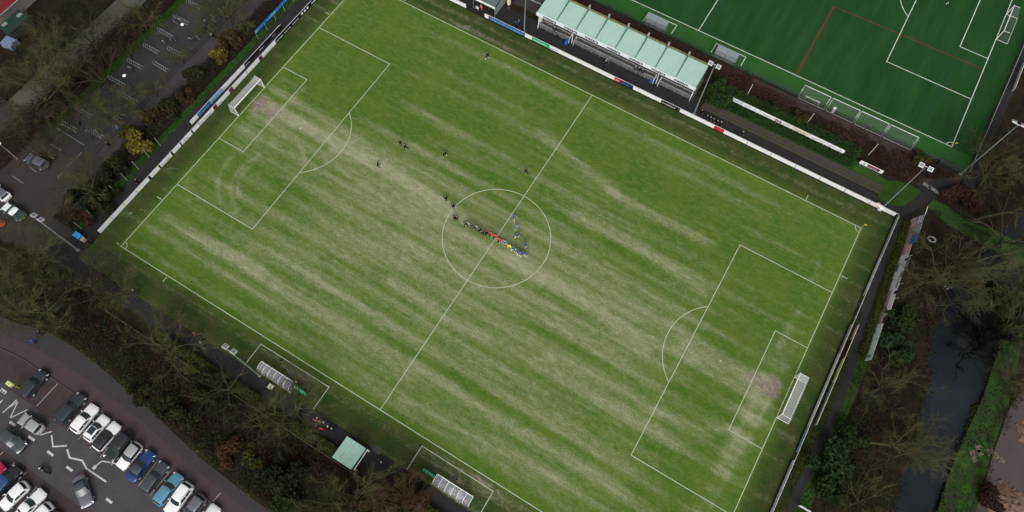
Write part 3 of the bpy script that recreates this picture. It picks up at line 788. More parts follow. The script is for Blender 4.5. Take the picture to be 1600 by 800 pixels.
# raised terrace with bench rows in three blocks, with stair gaps between
blocks = ((-16.4, -9.6), (-8.6, 8.4), (9.4, 15.95))
for r in range(5):
    b = MB(); y0 = 42.55 + r * .72
    b.box((0, (y0 + 47.1) / 2, .14 + r * .27), (X1 - X0 - .4, 47.1 - y0, .27)); b.build('terrace_step', M_concrete, ST, world=True)
for xa, xb in blocks:
    for r in range(5):
        y = 42.85 + r * .72; zt = .28 + r * .27
        b = MB(); b.box(((xa + xb) / 2, y, zt + .42), (xb - xa, .10, .04)); b.box(((xa + xb) / 2, y + .14, zt + .42), (xb - xa, .10, .04))
        for k in range(int((xb - xa) / 1.5) + 1):
            b.box((xa + .1 + k * 1.5, y + .07, zt + .2), (.06, .2, .40))
        b.build('bench_row', M_bench, ST, world=True)
    b = MB()   # front railing
    for zz in (.55, .95): b.tube([(xa, 42.42, zz), (xb, 42.42, zz)], .035, 5)
    k = int((xb - xa) / 2) + 1
    for j in range(k + 1): b.tube([(xa + (xb - xa) * j / k, 42.42, 0), (xa + (xb - xa) * j / k, 42.42, .97)], .03, 5)
    b.build('front_rail', M_steel, ST, world=True)
    for x in (xa, xb):
        b = MB(); b.tube([(x, 42.1, 0), (x, 42.1, 1.0), (x, 43.3, 1.5), (x, 43.3, .6)], .04, 5); b.build('stair_rail', M_white, ST, world=True)
for x in (X0 + .3, X1 - .25, -9.1, 8.9):
    b = MB(); b.tube([(x, 42.5, 0), (x, 42.5, 4.2)], .07, 6); b.build('front_post', M_white, ST, world=True)
def chair(label, p, rz):
    t = thing('plastic_chair', label, 'chair', p, rz, 'blue chairs by the stand stairs')
    b = MB(); b.box((0, 0, .45), (.46, .46, .05)); b.build('seat', M_bluechair, t)
    b = MB(); b.box((0, .23, .72), (.46, .05, .5)); b.build('backrest', M_bluechair, t)
    for sx in (-1, 1):
        for sy in (-1, 1):
            b = MB(); b.tube([(sx * .2, sy * .2, 0), (sx * .19, sy * .19, .43)], .022, 5); b.build('leg', M_bluechair, t)
chair('blue plastic chair by the left stair gap of the stand', (-9.95, 42.05, .022), 0)
chair('second blue plastic chair beside the left stair gap, nearer the pitch', (-9.85, 41.45, .022), .5)
chair('blue plastic chair by the right stair gap of the stand', (8.05, 42.05, .022), -.2)

# low club building and canopy left of the stand
t = thing('club_building', 'low building with flat dark grey roof left of the mint stand', 'building', (-24, 47, 0))
b = MB(); b.box((-22.6, 48.6, 1.7), (11.3, 7.2, 3.4)); b.build('wall', mat('dark_brick_wall', (.05, .042, .04), .85, c2=(.035, .03, .03), scale=2), t, world=True)
b = MB(); b.box((-22.6, 48.6, 3.5), (11.7, 7.6, .18)); b.build('roof', M_darkroof, t, world=True)
b = MB(); b.box((-22.6, 44.75, 3.52), (11.8, .1, .22)); b.build('gutter', M_steel, t, world=True)
b = MB(); b.box((-24.5, 44.92, 1.3), (2.4, .08, 1.3)); b.build('window', M_glass, t, world=True)
t = thing('terrace_canopy', 'grey glazed canopy with white fascia at the top edge of the frame', 'canopy', (-29, 41, 0))
b = MB(); b.box((-32, 39.9, 2.75), (14.6, .06, .5)); b.build('fascia', M_white, t, world=True)
for k in range(6):
    b = MB(); b.add([(-39.3 + k * 2.43, 39.95, 2.95), (-36.92 + k * 2.43, 39.95, 2.95), (-36.92 + k * 2.43, 44, 3.4), (-39.3 + k * 2.43, 44, 3.4), (-39.3 + k * 2.43, 39.95, 2.9), (-36.92 + k * 2.43, 39.95, 2.9), (-36.92 + k * 2.43, 44, 3.35), (-39.3 + k * 2.43, 44, 3.35)],
                    [(0, 1, 2, 3), (7, 6, 5, 4), (4, 5, 1, 0), (5, 6, 2, 1), (6, 7, 3, 2), (7, 4, 0, 3)])
    b.build('roof_pane', mat('canopy_glass', (.10, .13, .13), .2, spec=.5), t, world=True)
b = MB(); b.add([(-24.7, 39.95, .9), (-24.7, 44, .9), (-24.7, 44, 3.4), (-24.7, 39.95, 2.5), (-24.66, 39.95, .9), (-24.66, 44, .9), (-24.66, 44, 3.4), (-24.66, 39.95, 2.5)], [(0, 1, 2, 3), (7, 6, 5, 4), (0, 4, 5, 1), (1, 5, 6, 2), (2, 6, 7, 3), (3, 7, 4, 0)])
b.build('side_pane', mat('canopy_side', (.22, .26, .27), .25, spec=.5), t, world=True)
for x in (-24.75, -29.6, -34.4):
    b = MB(); b.tube([(x, 39.85, 0), (x, 39.85, 2.6)], .05, 6); b.build('post', M_steel, t, world=True)
for lab, p in (('cream closed parasol at the left front corner of the mint stand', (-16.54, 43.29, 0.0)), ('cream closed parasol near the dark club building', (-23.86, 43.63, 0.0))):
    t = thing('closed_parasol', lab, 'parasol', p, 0, 'closed parasols')
    b = MB(); b.tube([(0, 0, 0), (0, 0, 2.5)], .03, 6); b.build('pole', M_steel, t)
    b = MB(); b.lathe((0, 0, 1.0), [(.34, 0), (.42, .5), (.36, 1.1), (.14, 1.5), (.03, 1.62)], 10); b.build('canopy', mat('cream_canvas', (.62, .58, .45), .8), t, True)
    b = MB(); b.lathe((0, 0, .02), [(.3, 0), (.3, .08), (.05, .12)], 10); b.build('base', M_concrete, t)

# steps of standing terrace beside the stand
t = thing('standing_terrace', 'weathered low stepped terrace between path and white boards', 'terrace', (36, 43, 0))
for k in range(3):
    b = MB(); b.box((35.6, 42.15 + k * .62, .07 + k * .10), (34.6 - k * .3, .60, .12 + k * .02)); b.build('step', mat('mossy_concrete', (.042, .038, .032), .95, c2=(.055, .050, .032), scale=.5, detail=8), t, world=True)

# ================================================================ FENCES WITH ADVERTISING BOARDS
def scribble(bm, p, dx, z0, hgt, n, seed, thick=.02):
    """unreadable print: short upright strokes"""
    r = random.Random(seed); x = 0
    for i in range(n):
        wdt = r.uniform(.05, .16); hh = hgt * r.uniform(.55, 1)
        c = (p[0] + dx[0] * x, p[1] + dx[1] * x, z0 + hh / 2)
        bm.box(c, (wdt if dx[0] else thick, thick if dx[0] else wdt, hh))
        x += wdt + r.uniform(.05, .14)
def board_fence(name, label, axis, fixed, segs, face, zlo=.06, zhi=.98, rail=None, post_step=2.6):
    """segs: (start, end, material, part label or None, marks) along the axis; face = direction the print faces"""
    s0, s1 = min(s[0] for s in segs), max(s[1] for s in segs)
    if rail: s0, s1 = rail
    loc = ((s0 + s1) / 2, fixed, 0) if axis == 'x' else (fixed, (s0 + s1) / 2, 0)
    t = thing(name, label, 'fence', loc)
    P = (lambda a, off, z: (a, fixed + off * face, z)) if axis == 'x' else (lambda a, off, z: (fixed + off * face, a, z))
    b = MB(); b.tube([P(s0, -.05, 1.02), P(s1, -.05, 1.02)], .032, 6); b.build('top_rail', M_white if name != 'advertising_fence_dark' else M_darksteel, t, world=True)
    k = max(1, int((s1 - s0) / post_step))
    pm = None
    for j in range(k + 1):
        a = s0 + (s1 - s0) * j / k
        q = P(a, -.05, 0)
        if pm is None:
            bb = MB(); bb.tube([(0, 0, 0), (0, 0, 1.02)], .03, 5); pm = bb.mesh('post', M_steel)
        link('post', pm, t, (q[0] - loc[0], q[1] - loc[1], 0))
    for i, (a, c, m, lab, marks) in enumerate(segs):
        b = MB(); q = P((a + c) / 2, .02, (zlo + zhi) / 2)
        ln = c - a - .02
        b.box(q, (ln, .03, zhi - zlo) if axis == 'x' else (.03, ln, zhi - zlo))
        o = b.build('board', m, t, world=True)
        if lab: o['label'] = lab
        if marks:
            mm, hgt, n_ = marks; n_ = min(n_, int((c - a - .4) / .21))
            b = MB(); st = P(a + .25 if (axis == 'x') else a + .25, .045, 0)
            scribble(b, st, (1, 0) if axis == 'x' else (0, 1), zlo + .22, hgt, n_, i + 5)
            lim = c - .15
            ob = b
            bo = o
            me_o = ob.build('print', mm, None)
            me_o.parent = bo; me_o.location = (-loc[0], -loc[1], 0)
    return t
W_, Kk = M_white, M_boardblack
tops = [(-26.6, -25.7, W_, None, None), (-25.5, -17.6, M_blue, 'blue board with pale upper half', (M_lightblue, .34, 60)), (-17.5, -15.9, W_, None, None), (-15.8, -12.2, M_green, 'bright green board with white print', (M_white, .3, 20)),
        (-12.1, 1.9, W_, None, (M_navy, .26, 9)), (2.0, 3.2, M_red, 'red board with white patch', (M_white, .3, 4)), (3.3, 5.7, M_navy, 'dark blue board', (M_lightblue, .2, 10)), (5.8, 11.6, W_, None, None),
        (11.7, 15.0, Kk, 'black board with white print', (M_white, .3, 16))]
tops += [(15.4, 22.3, W_, None, None), (22.4, 24.1, M_red, 'plain red board', None)] + [(24.2 + k * 4.62, 24.2 + (k + 1) * 4.62 - .08, W_, None, None) for k in range(7)]
board_fence('advertising_fence', 'far touchline fence of mostly white boards in front of the stand', 'x', 39.1, tops, -1, rail=(-26.6, 56.8))
board_fence('advertising_fence', 'short white board fence at the top frame edge left of the player gap', 'x', 39.1, [(-48, -38.1, W_, None, None), (-38, -30.9, W_, None, None)], -1)
lefts = [(-33.9 + k * 3.0, -33.9 + (k + 1) * 3.0 - .05, W_, None, None) for k in range(4)]
lefts += [(-21.5, -19.3, W_, None, None), (-19.0, -16.2, W_, None, (M_navy, .25, 10)), (-15.8, -13.9, W_, None, None), (-13.6, -10.9, W_, None, (M_boardblack, .2, 8)), (-10.6, -8.9, W_, None, None), (-8.8, -5.0, W_, None, (M_navy, .25, 14)), (-4.9, -4.2, M_maroon, 'maroon spacer panel', None),
          (-4.1, -.6, W_, None, (M_navy, .22, 6)), (-.5, .3, M_maroon, 'maroon spacer panel', None), (.4, 4.3, W_, None, None), (4.4, 7.9, W_, None, None), (8.0, 8.7, M_maroon, 'maroon spacer panel', None), (8.8, 12.8, W_, None, (M_navy, .15, 14)),
          (12.9, 15.2, Kk, None, (M_white, .22, 10)), (15.3, 17.6, Kk, None, (M_white, .22, 10)), (17.7, 20.0, Kk, None, (M_white, .22, 10)), (20.1, 23.6, Kk, 'black board with three white discs', None), (23.7, 27, Kk, None, (M_white, .4, 6)), (27.1, 33, Kk, None, (M_white, .3, 12))]
f = board_fence('advertising_fence', 'board fence behind the left goal, white boards with maroon spacers', 'y', -56.9, lefts, 1)
b = MB()
for yy in (20.9, 21.75, 22.6):
    b.lathe((0, 0, 0), [(.28, 0), (.28, .02)], 14)
    for q in range(len(b.v) - 28, len(b.v)):
        x, y, z = b.v[q]; b.v[q] = (-56.9 + .05 + z, yy + x, .52 + y)
tgt = [c for c in f.children if c.get('label') == 'black board with three white discs'][0]
o = b.build('print', M_white); o.parent = tgt; o.location = (-f.location.x, -f.location.y, 0)
board_fence('advertising_fence', 'second row of boards standing behind the left goal boards', 'y', -58.3,
            [(-9.5, -7.6, M_white, None, None), (-7.5, -4.4, M_blue, 'blue board with pale upper half', (M_lightblue, .4, 22)), (-4.3, -1.0, M_lightblue, 'light blue board', (M_blue, .25, 12)), (-.9, 5.4, W_, None, (M_maroon, .14, 5)), (5.5, 9.4, Kk, None, (M_white, .2, 5)), (9.5, 13.2, Kk, None, (M_white, .22, 6)), (13.3, 16.4, Kk, None, (M_white, .16, 5))], 1)
rights = [(22.2, 30.4, W_, None, None), (30.5, 38.9, mat('board_pale_green', (.36, .48, .40), .5), 'pale green rail board', None), (10.7, 16.3, mat('board_pink_grey', (.50, .44, .44), .5), None, (M_maroon, .2, 10)), (5.8, 10.6, W_, None, None), (-2.5, 5.7, W_, None, None), (-7.0, -2.6, M_lightblue, 'light blue board', None), (-16, -8.4, W_, None, None), (-30, -16.1, W_, None, None)]
board_fence('advertising_fence', 'long low board fence behind the right goal line', 'y', 56.9, rights, -1, zhi=.9, rail=(-40, 38.95))
board_fence('advertising_fence', 'second row of coloured boards beside the right goal', 'y', 57.75,
            [(14.0, 16.6, M_pink, 'pinkish board', None), (10.4, 13.9, M_maroon, 'dark red board', None), (5.8, 10.3, M_yellow, 'pale yellow board', None), (-1.8, 5.7, mat('board_grey', (.22, .23, .24), .6), 'grey board', (M_boardblack, .3, 20))], -1, zhi=.85)
# tall hoarding beyond the right-hand path
t = thing('tall_hoarding', 'tall double-height poster hoarding beyond the right path', 'hoarding', (60.75, 11.7, 0), .0585)
t.rotation_euler = (0, R_(17), .0585)
def hb(y0, y1, z0, z1, m, off=0.0, lab=None, bits=()):
    k = lambda z_: z_ if y0 < 21 else (.3 + (z_ - .3) * 1.38)
    y0, y1 = y0 - 12.1, y1 - 12.1; z0_, z1_ = k(z0) if y0 > 9 else z0, k(z1) if y0 > 9 else z1
    b = MB(); b.box((off, (y0 + y1) / 2, (z0_ + z1_) / 2), (.05, y1 - y0 - .03, z1_ - z0_)); o = b.build('board', m, t)
    if lab: o['label'] = lab
    for i, (ya, yb, za, zb, mm) in enumerate(bits):
        za = .3 + (za - .3) * (1.38 if y0 > 9 else 1); zb = .3 + (zb - .3) * (1.38 if y0 > 9 else 1)
        b = MB(); b.box((-.04 + off, (ya + yb) / 2 - 12.1, (za + zb) / 2), (.02, yb - ya, zb - za)); b.build('print', mm, o)
M_offw = mat('faded_white_board', (.72, .70, .70), .6, c2=(.60, .57, .58), scale=.8, detail=6)
M_brownb = mat('brown_board', (.26, .15, .13), .6, c2=(.40, .32, .30), scale=1.2)
hb(12.1, 15.9, .3, 1.75, mat('pale_mint_board', (.62, .70, .63), .6, c2=(.54, .62, .56), scale=1.5), bits=((12.6, 13.1, .6, 1.5, M_greypost),))
hb(15.95, 18.9, .3, 1.75, mat('pale_mint_board', (0, 0, 0)), lab='pale mint board')
hb(18.95, 21.4, .3, 1.3, M_brownb)
hb(21.45, 25.4, .3, 1.3, M_brownb); hb(21.45, 25.4, 1.34, 2.4, M_offw, bits=((24.3, 25.0, 1.5, 2.1, M_boardblack),))
hb(25.45, 28.9, .3, 1.3, M_offw); hb(25.45, 28.9, 1.34, 2.4, M_offw, bits=((25.6, 27.0, 1.4, 1.7, M_greypost), (27.6, 28.7, 1.5, 1.9, M_greypost)))
hb(28.95, 32.4, .3, 1.3, M_offw, bits=((29.2, 30.6, .5, .9, M_greypost),)); hb(28.95, 32.4, 1.34, 2.4, M_offw, bits=((29.4, 31.9, 2.0, 2.3, M_greypost), (31.0, 31.5, 1.5, 1.9, M_boardblack)))
hb(32.45, 34.4, .3, 1.3, M_brownb); hb(32.45, 34.4, 1.34, 2.4, M_pink)
hb(34.45, 36.4, .3, 1.3, M_brownb); hb(34.45, 36.4, 1.34, 2.4, M_blue, lab='blue poster board')
hb(36.45, 38.4, .3, 1.3, M_brownb); hb(36.45, 38.4, 1.34, 2.4, mat('grey_blue_board', (.30, .33, .36), .6))
hb(38.45, 40.4, .3, 1.3, M_pink); hb(38.45, 40.4, 1.34, 2.4, mat('board_grey', (.22, .23, .24), .6), bits=((38.7, 40.2, 1.6, 1.8, M_white), (38.7, 40.2, 2.0, 2.15, M_white)))
for k in range(0, 11):
    b = MB(); y = .2 + k * 2.8; b.tube([(.1, y, 0), (.1, y, 3.2 if y > 9.4 else 1.76)], .05, 6); b.build('post', M_steel, t)
    b = MB(); b.tube([(.15, y, 1.3), (1.1, y, .25)], .025, 5); b.build('brace', M_steel, t)
b = MB(); b.tube([(.1, 28.3, 3.1), (.1, 30.0, 3.1)], .05, 5); b.build('top_rail', M_white, t)

# blue banner on posts behind the left path (top of frame)
t = thing('banner_fence', 'bright blue banner strung on posts beyond the left path', 'banner', (-60.4, 18, 0))
for k, y in enumerate([11.8, 14.44, 17.16, 19.9, 22.6, 25.3, 28]):
    b = MB(); b.tube([(-60.35, y, 0), (-60.35, y, 2.3)], .035, 5); b.build('post', M_alu, t, world=True)
for k in range(6):
    y = 11.8 + k * 2.7
    b = MB(); b.box((-60.42, y + 1.35, 1.95), (.03, 2.68, .8)); o = b.build('banner_panel', mat('banner_blue', (.005, .13, .42), .5, c2=(.01, .17, .50), scale=.8), t, world=True)
    b = MB(); b.box((-60.39, y + (.35 if k % 2 == 0 else 2.3), 1.95), (.02, .55, .5)); p = b.build('print', mat('banner_teal', (.10, .50, .48), .5), None); p.parent = o; p.location = (60.4, -18, 0)
    b = MB(); scribble(b, (-60.39, y + .8, 0), (0, 1), 1.8, .25, 7, 40 + k); p = b.build('print', M_lightblue, None); p.parent = o; p.location = (60.4, -18, 0)
# bare posts of the ball-stop fence
for k, y in enumerate([-15.75, -18.59, -21.35, -24.08, -26.83, -29.51, -32.24, -34.94]):
    o = thing('fence_post', ['pale steel fence post nearest the yellow bush', 'second pale fence post from the yellow bush', 'third pale fence post from the yellow bush', 'fourth pale fence post from the yellow bush', 'fourth pale fence post from the blue litter bin', 'third pale fence post from the blue litter bin', 'second pale fence post from the blue litter bin', 'pale steel fence post nearest the blue litter bin'][k], 'post', (-60.0, y, 0), 0, 'bare posts along the left path')
    b = MB(); b.tube([(0, 0, 0), (0, 0, 2.5)], .035, 6); b.build('shaft', M_alu, o)
    b = MB(); b.lathe((0, 0, 2.5), [(.045, 0), (.045, .05), (.01, .07)], 6); b.build('cap', M_alu, o)
# white boards in front of the hedge by the terrace
t = thing('hedge_hoarding', 'long white hoarding in front of the green hedge by the terrace', 'hoarding', (33, 45.6, 0))
for k in range(7):
    xa = 21.4 + k * 3.27
    b = MB(); b.box((xa + 1.63, 45.6, 1.55), (3.24, .05, .95)); o = b.build('board', [mat('board_ice', (.60, .68, .70), .5), W_, W_, W_, mat('board_cream', (.66, .64, .50), .5), W_, W_][k], t, world=True)
    b = MB(); scribble(b, (xa + .4, 45.56, 0), (1, 0), 1.4, .22, 12, 60 + k); p = b.build('print', M_lightblue if k < 2 else M_greypost, None); p.parent = o; p.location = (-33, -45.6, 0)
    for dx in (.3, 2.9):
        b = MB(); b.tube([(xa + dx, 45.66, 0), (xa + dx, 45.66, 2.0)], .04, 5); b.build('post', M_steel, t, world=True)
tv = text_mesh('VBV', .8, 'lettering', bold=.02); tv.materials.append(mat('letter_brown_red', (.30, .10, .06), .5))
o = link('lettering', tv, t, (30.9 - 33, -.06, 1.28)); o.rotation_euler = (R_(90), 0, 0)
t = thing('short_hoarding', 'short white board with red print at the end of the hedge', 'hoarding', (49.6, 45.4, 0))
b = MB(); b.box((49.5, 45.4, 1.3), (4.2, .05, .95)); o = b.build('board', W_, t, world=True)
b = MB(); b.box((49.9, 45.36, 1.3), (2.2, .02, .7)); p = b.build('print', M_maroon, None); p.parent = o; p.location = (-49.6, -45.4, 0)
b = MB(); scribble(b, (49.0, 45.34, 0), (1, 0), 1.2, .25, 9, 77); p = b.build('print', M_pink, None); p.parent = o; p.location = (-49.6, -45.4, 0)
b = MB(); b.lathe((0, 0, 0), [(.2, 0), (.2, .02)], 10); b.v = [(48.2 + x, 45.35 - z, 1.3 + y) for x, y, z in b.v]; p = b.build('print', M_greypost, None); p.parent = o; p.location = (-49.6, -45.4, 0)
for x in (47.8, 51.2):
    b = MB(); b.tube([(x, 45.46, 0), (x, 45.46, 1.75)], .04, 5); b.build('post', M_steel, t, world=True)

# ================================================================ GOALS
def goal(label, x, y, face, net=M_net, w_=7.32, h=2.44, depth=1.9, top=.9, name='football_goal', bulge=.6, group=None):
    """goal standing on a line x = const; face = +1 opens towards +x"""
    t = thing(name, label, 'goal', (x, y, .03), 0 if face > 0 else math.pi, group)
    hw = w_ / 2
    for s in (-1, 1):
        b = MB(); b.tube([(0, s * hw, 0), (0, s * hw, h)], .075, 8); b.build('post', M_white, t)
        b = MB(); b.tube([(0, s * hw, h), (-top, s * hw, h), ], .03, 6); b.build('top_stay', M_white, t)
        b = MB(); b.tube([(-depth, s * hw, .04), (0, s * hw, .04)], .035, 6); b.build('ground_bar', M_white, t)
    b = MB(); b.tube([(0, -hw - .06, h), (0, hw + .06, h)], .085, 8); b.build('crossbar', M_white, t)
    b = MB(); b.tube([(-depth, -hw, .04), (-depth, hw, .04)], .035, 6); b.build('back_bar', M_white, t)
    b = MB(); nn = 12
    def prof(s_, u_):   # s_: across -1..1, u_: 0 crossbar .. 1 ground at the back
        sag = bulge * (1 - s_ * s_) * math.sin(u_ * math.pi)
        if u_ < .4: xx, zz = -top * u_ / .4, h - sag * .25
        else: xx, zz = -top - (depth + .15 - top) * (u_ - .4) / .6 - (-sag * .5 if u_ > .5 else 0), h * (1 - (u_ - .4) / .6)
        return (xx, s_ * hw, max(.02, zz))
    g_ = [[prof(-1 + 2 * i / nn, j / 8) for j in range(9)] for i in range(nn + 1)]
    vs_ = [p for row in g_ for p in row]
    b.add(vs_, [(i * 9 + j, (i + 1) * 9 + j, (i + 1) * 9 + j + 1, i * 9 + j + 1) for i in range(nn) for j in range(8)])
    for s in (-1, 1):
        row = g_[0] if s < 0 else g_[-1]
        b.add(row + [(0, s * hw, .02)], [tuple(list(range(9)) + [9])])
    b.build('net', net, t, True)
    return t
goal('white goal with deep net in front of the left board fence', -LX, 0, 1, depth=1.9, top=1.5)
goal('white goal with box frame and net at the right goal line', LX, 0, -1, depth=1.9, top=1.5)
goal('white goal with dark net on the synthetic pitch beyond the fence', TX1, (TY0 + TY1) / 2, -1, net=M_netthin, depth=2.2, top=1.2, bulge=.2)
def mini_goal(label, x0, x1, y):
    t = thing('practice_goal', label, 'goal', ((x0 + x1) / 2, y, .03), 0, 'practice goals parked beside the synthetic pitch')
    hw, h, d = (x1 - x0) / 2, 2.0, 2.9
    b = MB(); b.tube([(-hw, 0, h), (hw, 0, h)], .05, 6); b.build('crossbar', M_white, t)
    for s in (-1, 1):
        b = MB(); b.tube([(s * hw, 0, 0), (s * hw, 0, h)], .045, 6); b.build('post', M_white, t)
        b = MB(); b.tube([(s * hw, 0, .05), (s * hw, -1.6, .05)], .022, 6); b.build('ground_bar', M_alu, t)
        b = MB(); b.tube([(s * hw, 0, h), (s * hw, -.8, h), (s * hw, -1.6, .05)], .022, 6); b.build('side_stay', M_alu, t)
    b = MB(); b.tube([(-hw, -1.6, .05), (hw, -1.6, .05)], .022, 6); b.build('back_bar', M_alu, t)
    b = MB()
    b.add([(-hw, 0, h), (hw, 0, h), (hw, -.8, h - .06), (-hw, -.8, h - .06), (hw, -1.6, .05), (-hw, -1.6, .05), (-hw, 0, 0.05), (hw, 0, .05)], [(0, 1, 2, 3), (3, 2, 4, 5), (0, 3, 5, 6), (1, 7, 4, 2)])
    b.build('net', M_netthin, t)
gl = ['practice goal farthest from the lamp mast, with a white bench inside', 'second practice goal, with a small white frame inside', 'third practice goal in the row, with bare net', 'practice goal at the end of the row nearest the lamp mast']
for k, (a, c) in enumerate(((32.9, 38.0), (38.4, 43.6), (43.9, 49.1), (49.4, 54.6))):
    mini_goal(gl[k], a, c, 55.1)
t = thing('bench', 'long white bench standing inside the first practice goal', 'bench', (35.4, 54.2, .03))
b = MB(); b.box((0, 0, .45), (2.9, .28, .05)); b.build('seat', M_white, t)
for s in (-1, 1):
    b = MB(); b.box((s * 1.3, 0, .22), (.06, .5, .42)); b.build('leg', M_white, t)
t = thing('small_frame', 'small white panel frame standing inside the second practice goal', 'frame', (39.6, 54.2, .03))
b = MB(); b.box((0, 0, .5), (.5, 1.1, .06)); b.build('panel', M_white, t)
for s in (-1, 1):
    b = MB(); b.box((0, s * .45, .24), (.4, .05, .46)); b.build('leg', M_white, t)
def turf_dugout(label, x0):
    t = thing('dugout', label, 'dugout', (x0 + 2.1, 54.6, .03), 0, 'glazed dugouts of the synthetic pitch')
    for s in range(2):
        b = MB(); xa = -2.1 + s * 2.12
        b.add([(xa, -.6, 1.9), (xa + 2.06, -.6, 1.9), (xa + 2.06, .75, 2.05), (xa, .75, 2.05), (xa, -.6, 1.86), (xa + 2.06, -.6, 1.86), (xa + 2.06, .75, 2.01), (xa, .75, 2.01)], [(0, 1, 2, 3), (7, 6, 5, 4), (4, 5, 1, 0), (5, 6, 2, 1), (6, 7, 3, 2), (7, 4, 0, 3)])
        b.build('roof_pane', mat('dugout_roof', (.20, .26, .25), .3, spec=.4), t)
        b = MB(); b.box((xa + 1.03, -.64, .95), (2.04, .04, 1.8)); b.build('back_pane', mat('dugout_back', (.22, .25, .25), .4), t)
    b = MB(); b.box((0, -.3, .45), (4.0, .4, .06)); b.build('bench', M_darksteel, t)
    for s in (-1, 1):
        b = MB(); b.box((s * 2.12, 0, .97), (.05, 1.3, 1.86)); b.build('side_pane', mat('dugout_back', (0, 0, 0)), t)
turf_dugout('glazed dugout of the synthetic pitch, behind the middle of the stand roof', .75)
turf_dugout('glazed dugout of the synthetic pitch, above the right end of the stand', 15.45)

# ================================================================ NEAR-SIDE DUGOUTS, SCREENS, SHELTER
def dugout(label, x0, x1, clutter):
    yf, yb = -37.35, -38.75
    cx = (x0 + x1) / 2
    t = thing('dugout', label, 'dugout', (cx, -38.1, .03), 0, 'perspex dugouts beside the technical areas')
    n_ = 6; w_ = (x1 - x0) / n_
    for k in range(n_):
        xa = x0 - cx + k * w_
        b = MB()
        pr = [(.65, 2.05), (.1, 2.12), (-.45, 1.95), (-.72, 1.5), (-.75, .35)]
        vs_ = [(xa + .03, y, z) for y, z in pr] + [(xa + w_ - .03, y, z) for y, z in pr]
        b.add(vs_, [(i, i + 5, i + 6, i + 1) for i in range(4)]); b.build('perspex_panel', M_perspex, t, True)
    for k in range(n_ + 1):
        xa = x0 - cx + k * w_
        b = MB(); b.tube([(xa, .66, 2.06), (xa, .1, 2.14), (xa, -.46, 1.97), (xa, -.74, 1.5), (xa, -.76, 0)], .042, 5); b.build('frame_rib', M_white, t)
    b = MB(); b.tube([(x0 - cx, .68, 2.06), (x1 - cx, .68, 2.06)], .06, 6); b.build('front_beam', M_white, t)
    b = MB(); b.tube([(x0 - cx, -.76, .32), (x1 - cx, -.76, .32)], .04, 5); b.build('back_beam', M_steel, t)
    b = MB(); b.box((0, -.72, .17), (x1 - x0, .05, .3)); b.build('kick_board', M_concrete, t)
    b = MB(); b.box((0, -.45, .44), (x1 - x0 - .2, .36, .06))
    b.build('bench', M_darksteel, t)
    for s in (x0 - cx, x1 - cx):
        b = MB(); b.add([(s, .6, .3), (s, -.7, .3), (s, -.7, 1.5), (s, -.42, 1.93), (s, .1, 2.1), (s, .6, 2.03)], [(0, 1, 2, 3, 4, 5)]); b.build('side_pane', M_perspex, t)
    return t
dugout('perspex dugout nearer the corner mast, with green screen on its right', -19.2, -13.2, 0)
dugout('perspex dugout nearer the bottom edge, with green screen on its left', 12.9, 19.0, 1)
def screen(label, x0, x1):
    t = thing('net_screen', label, 'screen', ((x0 + x1) / 2, -38.1, .03), 0, 'green screens beside the dugouts')
    b = MB()
    n_ = 9
    for k in range(n_):
        xa = x0 - (x0 + x1) / 2 + (x1 - x0) * k / n_; xb = xa + (x1 - x0) / n_
        ya, yb = (.12 if k % 2 else -.04), (-.04 if k % 2 else .12)
        b.add([(xa, ya, .15), (xb, yb, .15), (xb, yb + .35, 1.25), (xa, ya + .35, 1.25)], [(0, 1, 2, 3)])
    b.build('screen_cloth', mat('green_screen', (.10, .52, .32), .7, c2=(.07, .40, .25), scale=2), t)
    for x in (x0, (x0 + x1) / 2, x1):
        b = MB(); b.tube([(x - (x0 + x1) / 2, 0, 0), (x - (x0 + x1) / 2, .34, 1.27)], .03, 5); b.build('post', M_greypost, t)
screen('bright green screen at the right end of the dugout nearer the corner mast', -13.0, -10.9)
screen('bright green screen at the left end of the dugout nearer the bottom edge', 10.6, 12.6)
t = thing('green_shelter', 'small spectator shelter with square mint roof on the near-side path', 'shelter', (.5, -41.6, 0))
for k in range(6):
    b = MB(); xa = -1.2 + k * .56
    b.add([(xa, -39.8, 2.75), (xa + .54, -39.8, 2.75), (xa + .54, -43.35, 3.1), (xa, -43.35, 3.1), (xa, -39.8, 2.81), (xa + .54, -39.8, 2.81), (xa + .54, -43.35, 3.16), (xa, -43.35, 3.16)],
          [(0, 1, 2, 3), (7, 6, 5, 4), (4, 5, 1, 0), (5, 6, 2, 1), (6, 7, 3, 2), (7, 4, 0, 3)])
    b.build('roof_panel', M_mint2, t, world=True)
b = MB(); b.box((.5, -43.1, 1.4), (3.3, .1, 2.8)); b.build('back_wall', M_darksteel, t, world=True)
for x in (-1.1, 2.1):
    b = MB(); b.box((x, -41.6, 1.3), (.08, 3.0, 2.6)); b.build('side_wall', M_darksteel, t, world=True)
b = MB(); b.box((2.28, -41.5, 2.0), (.10, 3.3, .16)); b.build('white_beam', M_white, t, world=True)
b = MB(); b.box((2.45, -39.85, 2.0), (.5, .12, .16)); b.build('white_beam', M_white, t, world=True)
for y in (-40.0, -43.0):
    b = MB(); b.tube([(2.28, y, 0), (2.28, y, 2.0)], .05, 5); b.build('post', M_white, t, world=True)
b = MB(); b.box((3.1, -39.0, .04), (1.3, 1.0, .03)); tag(b.build('bare_slab', M_concrete), kind='structure')

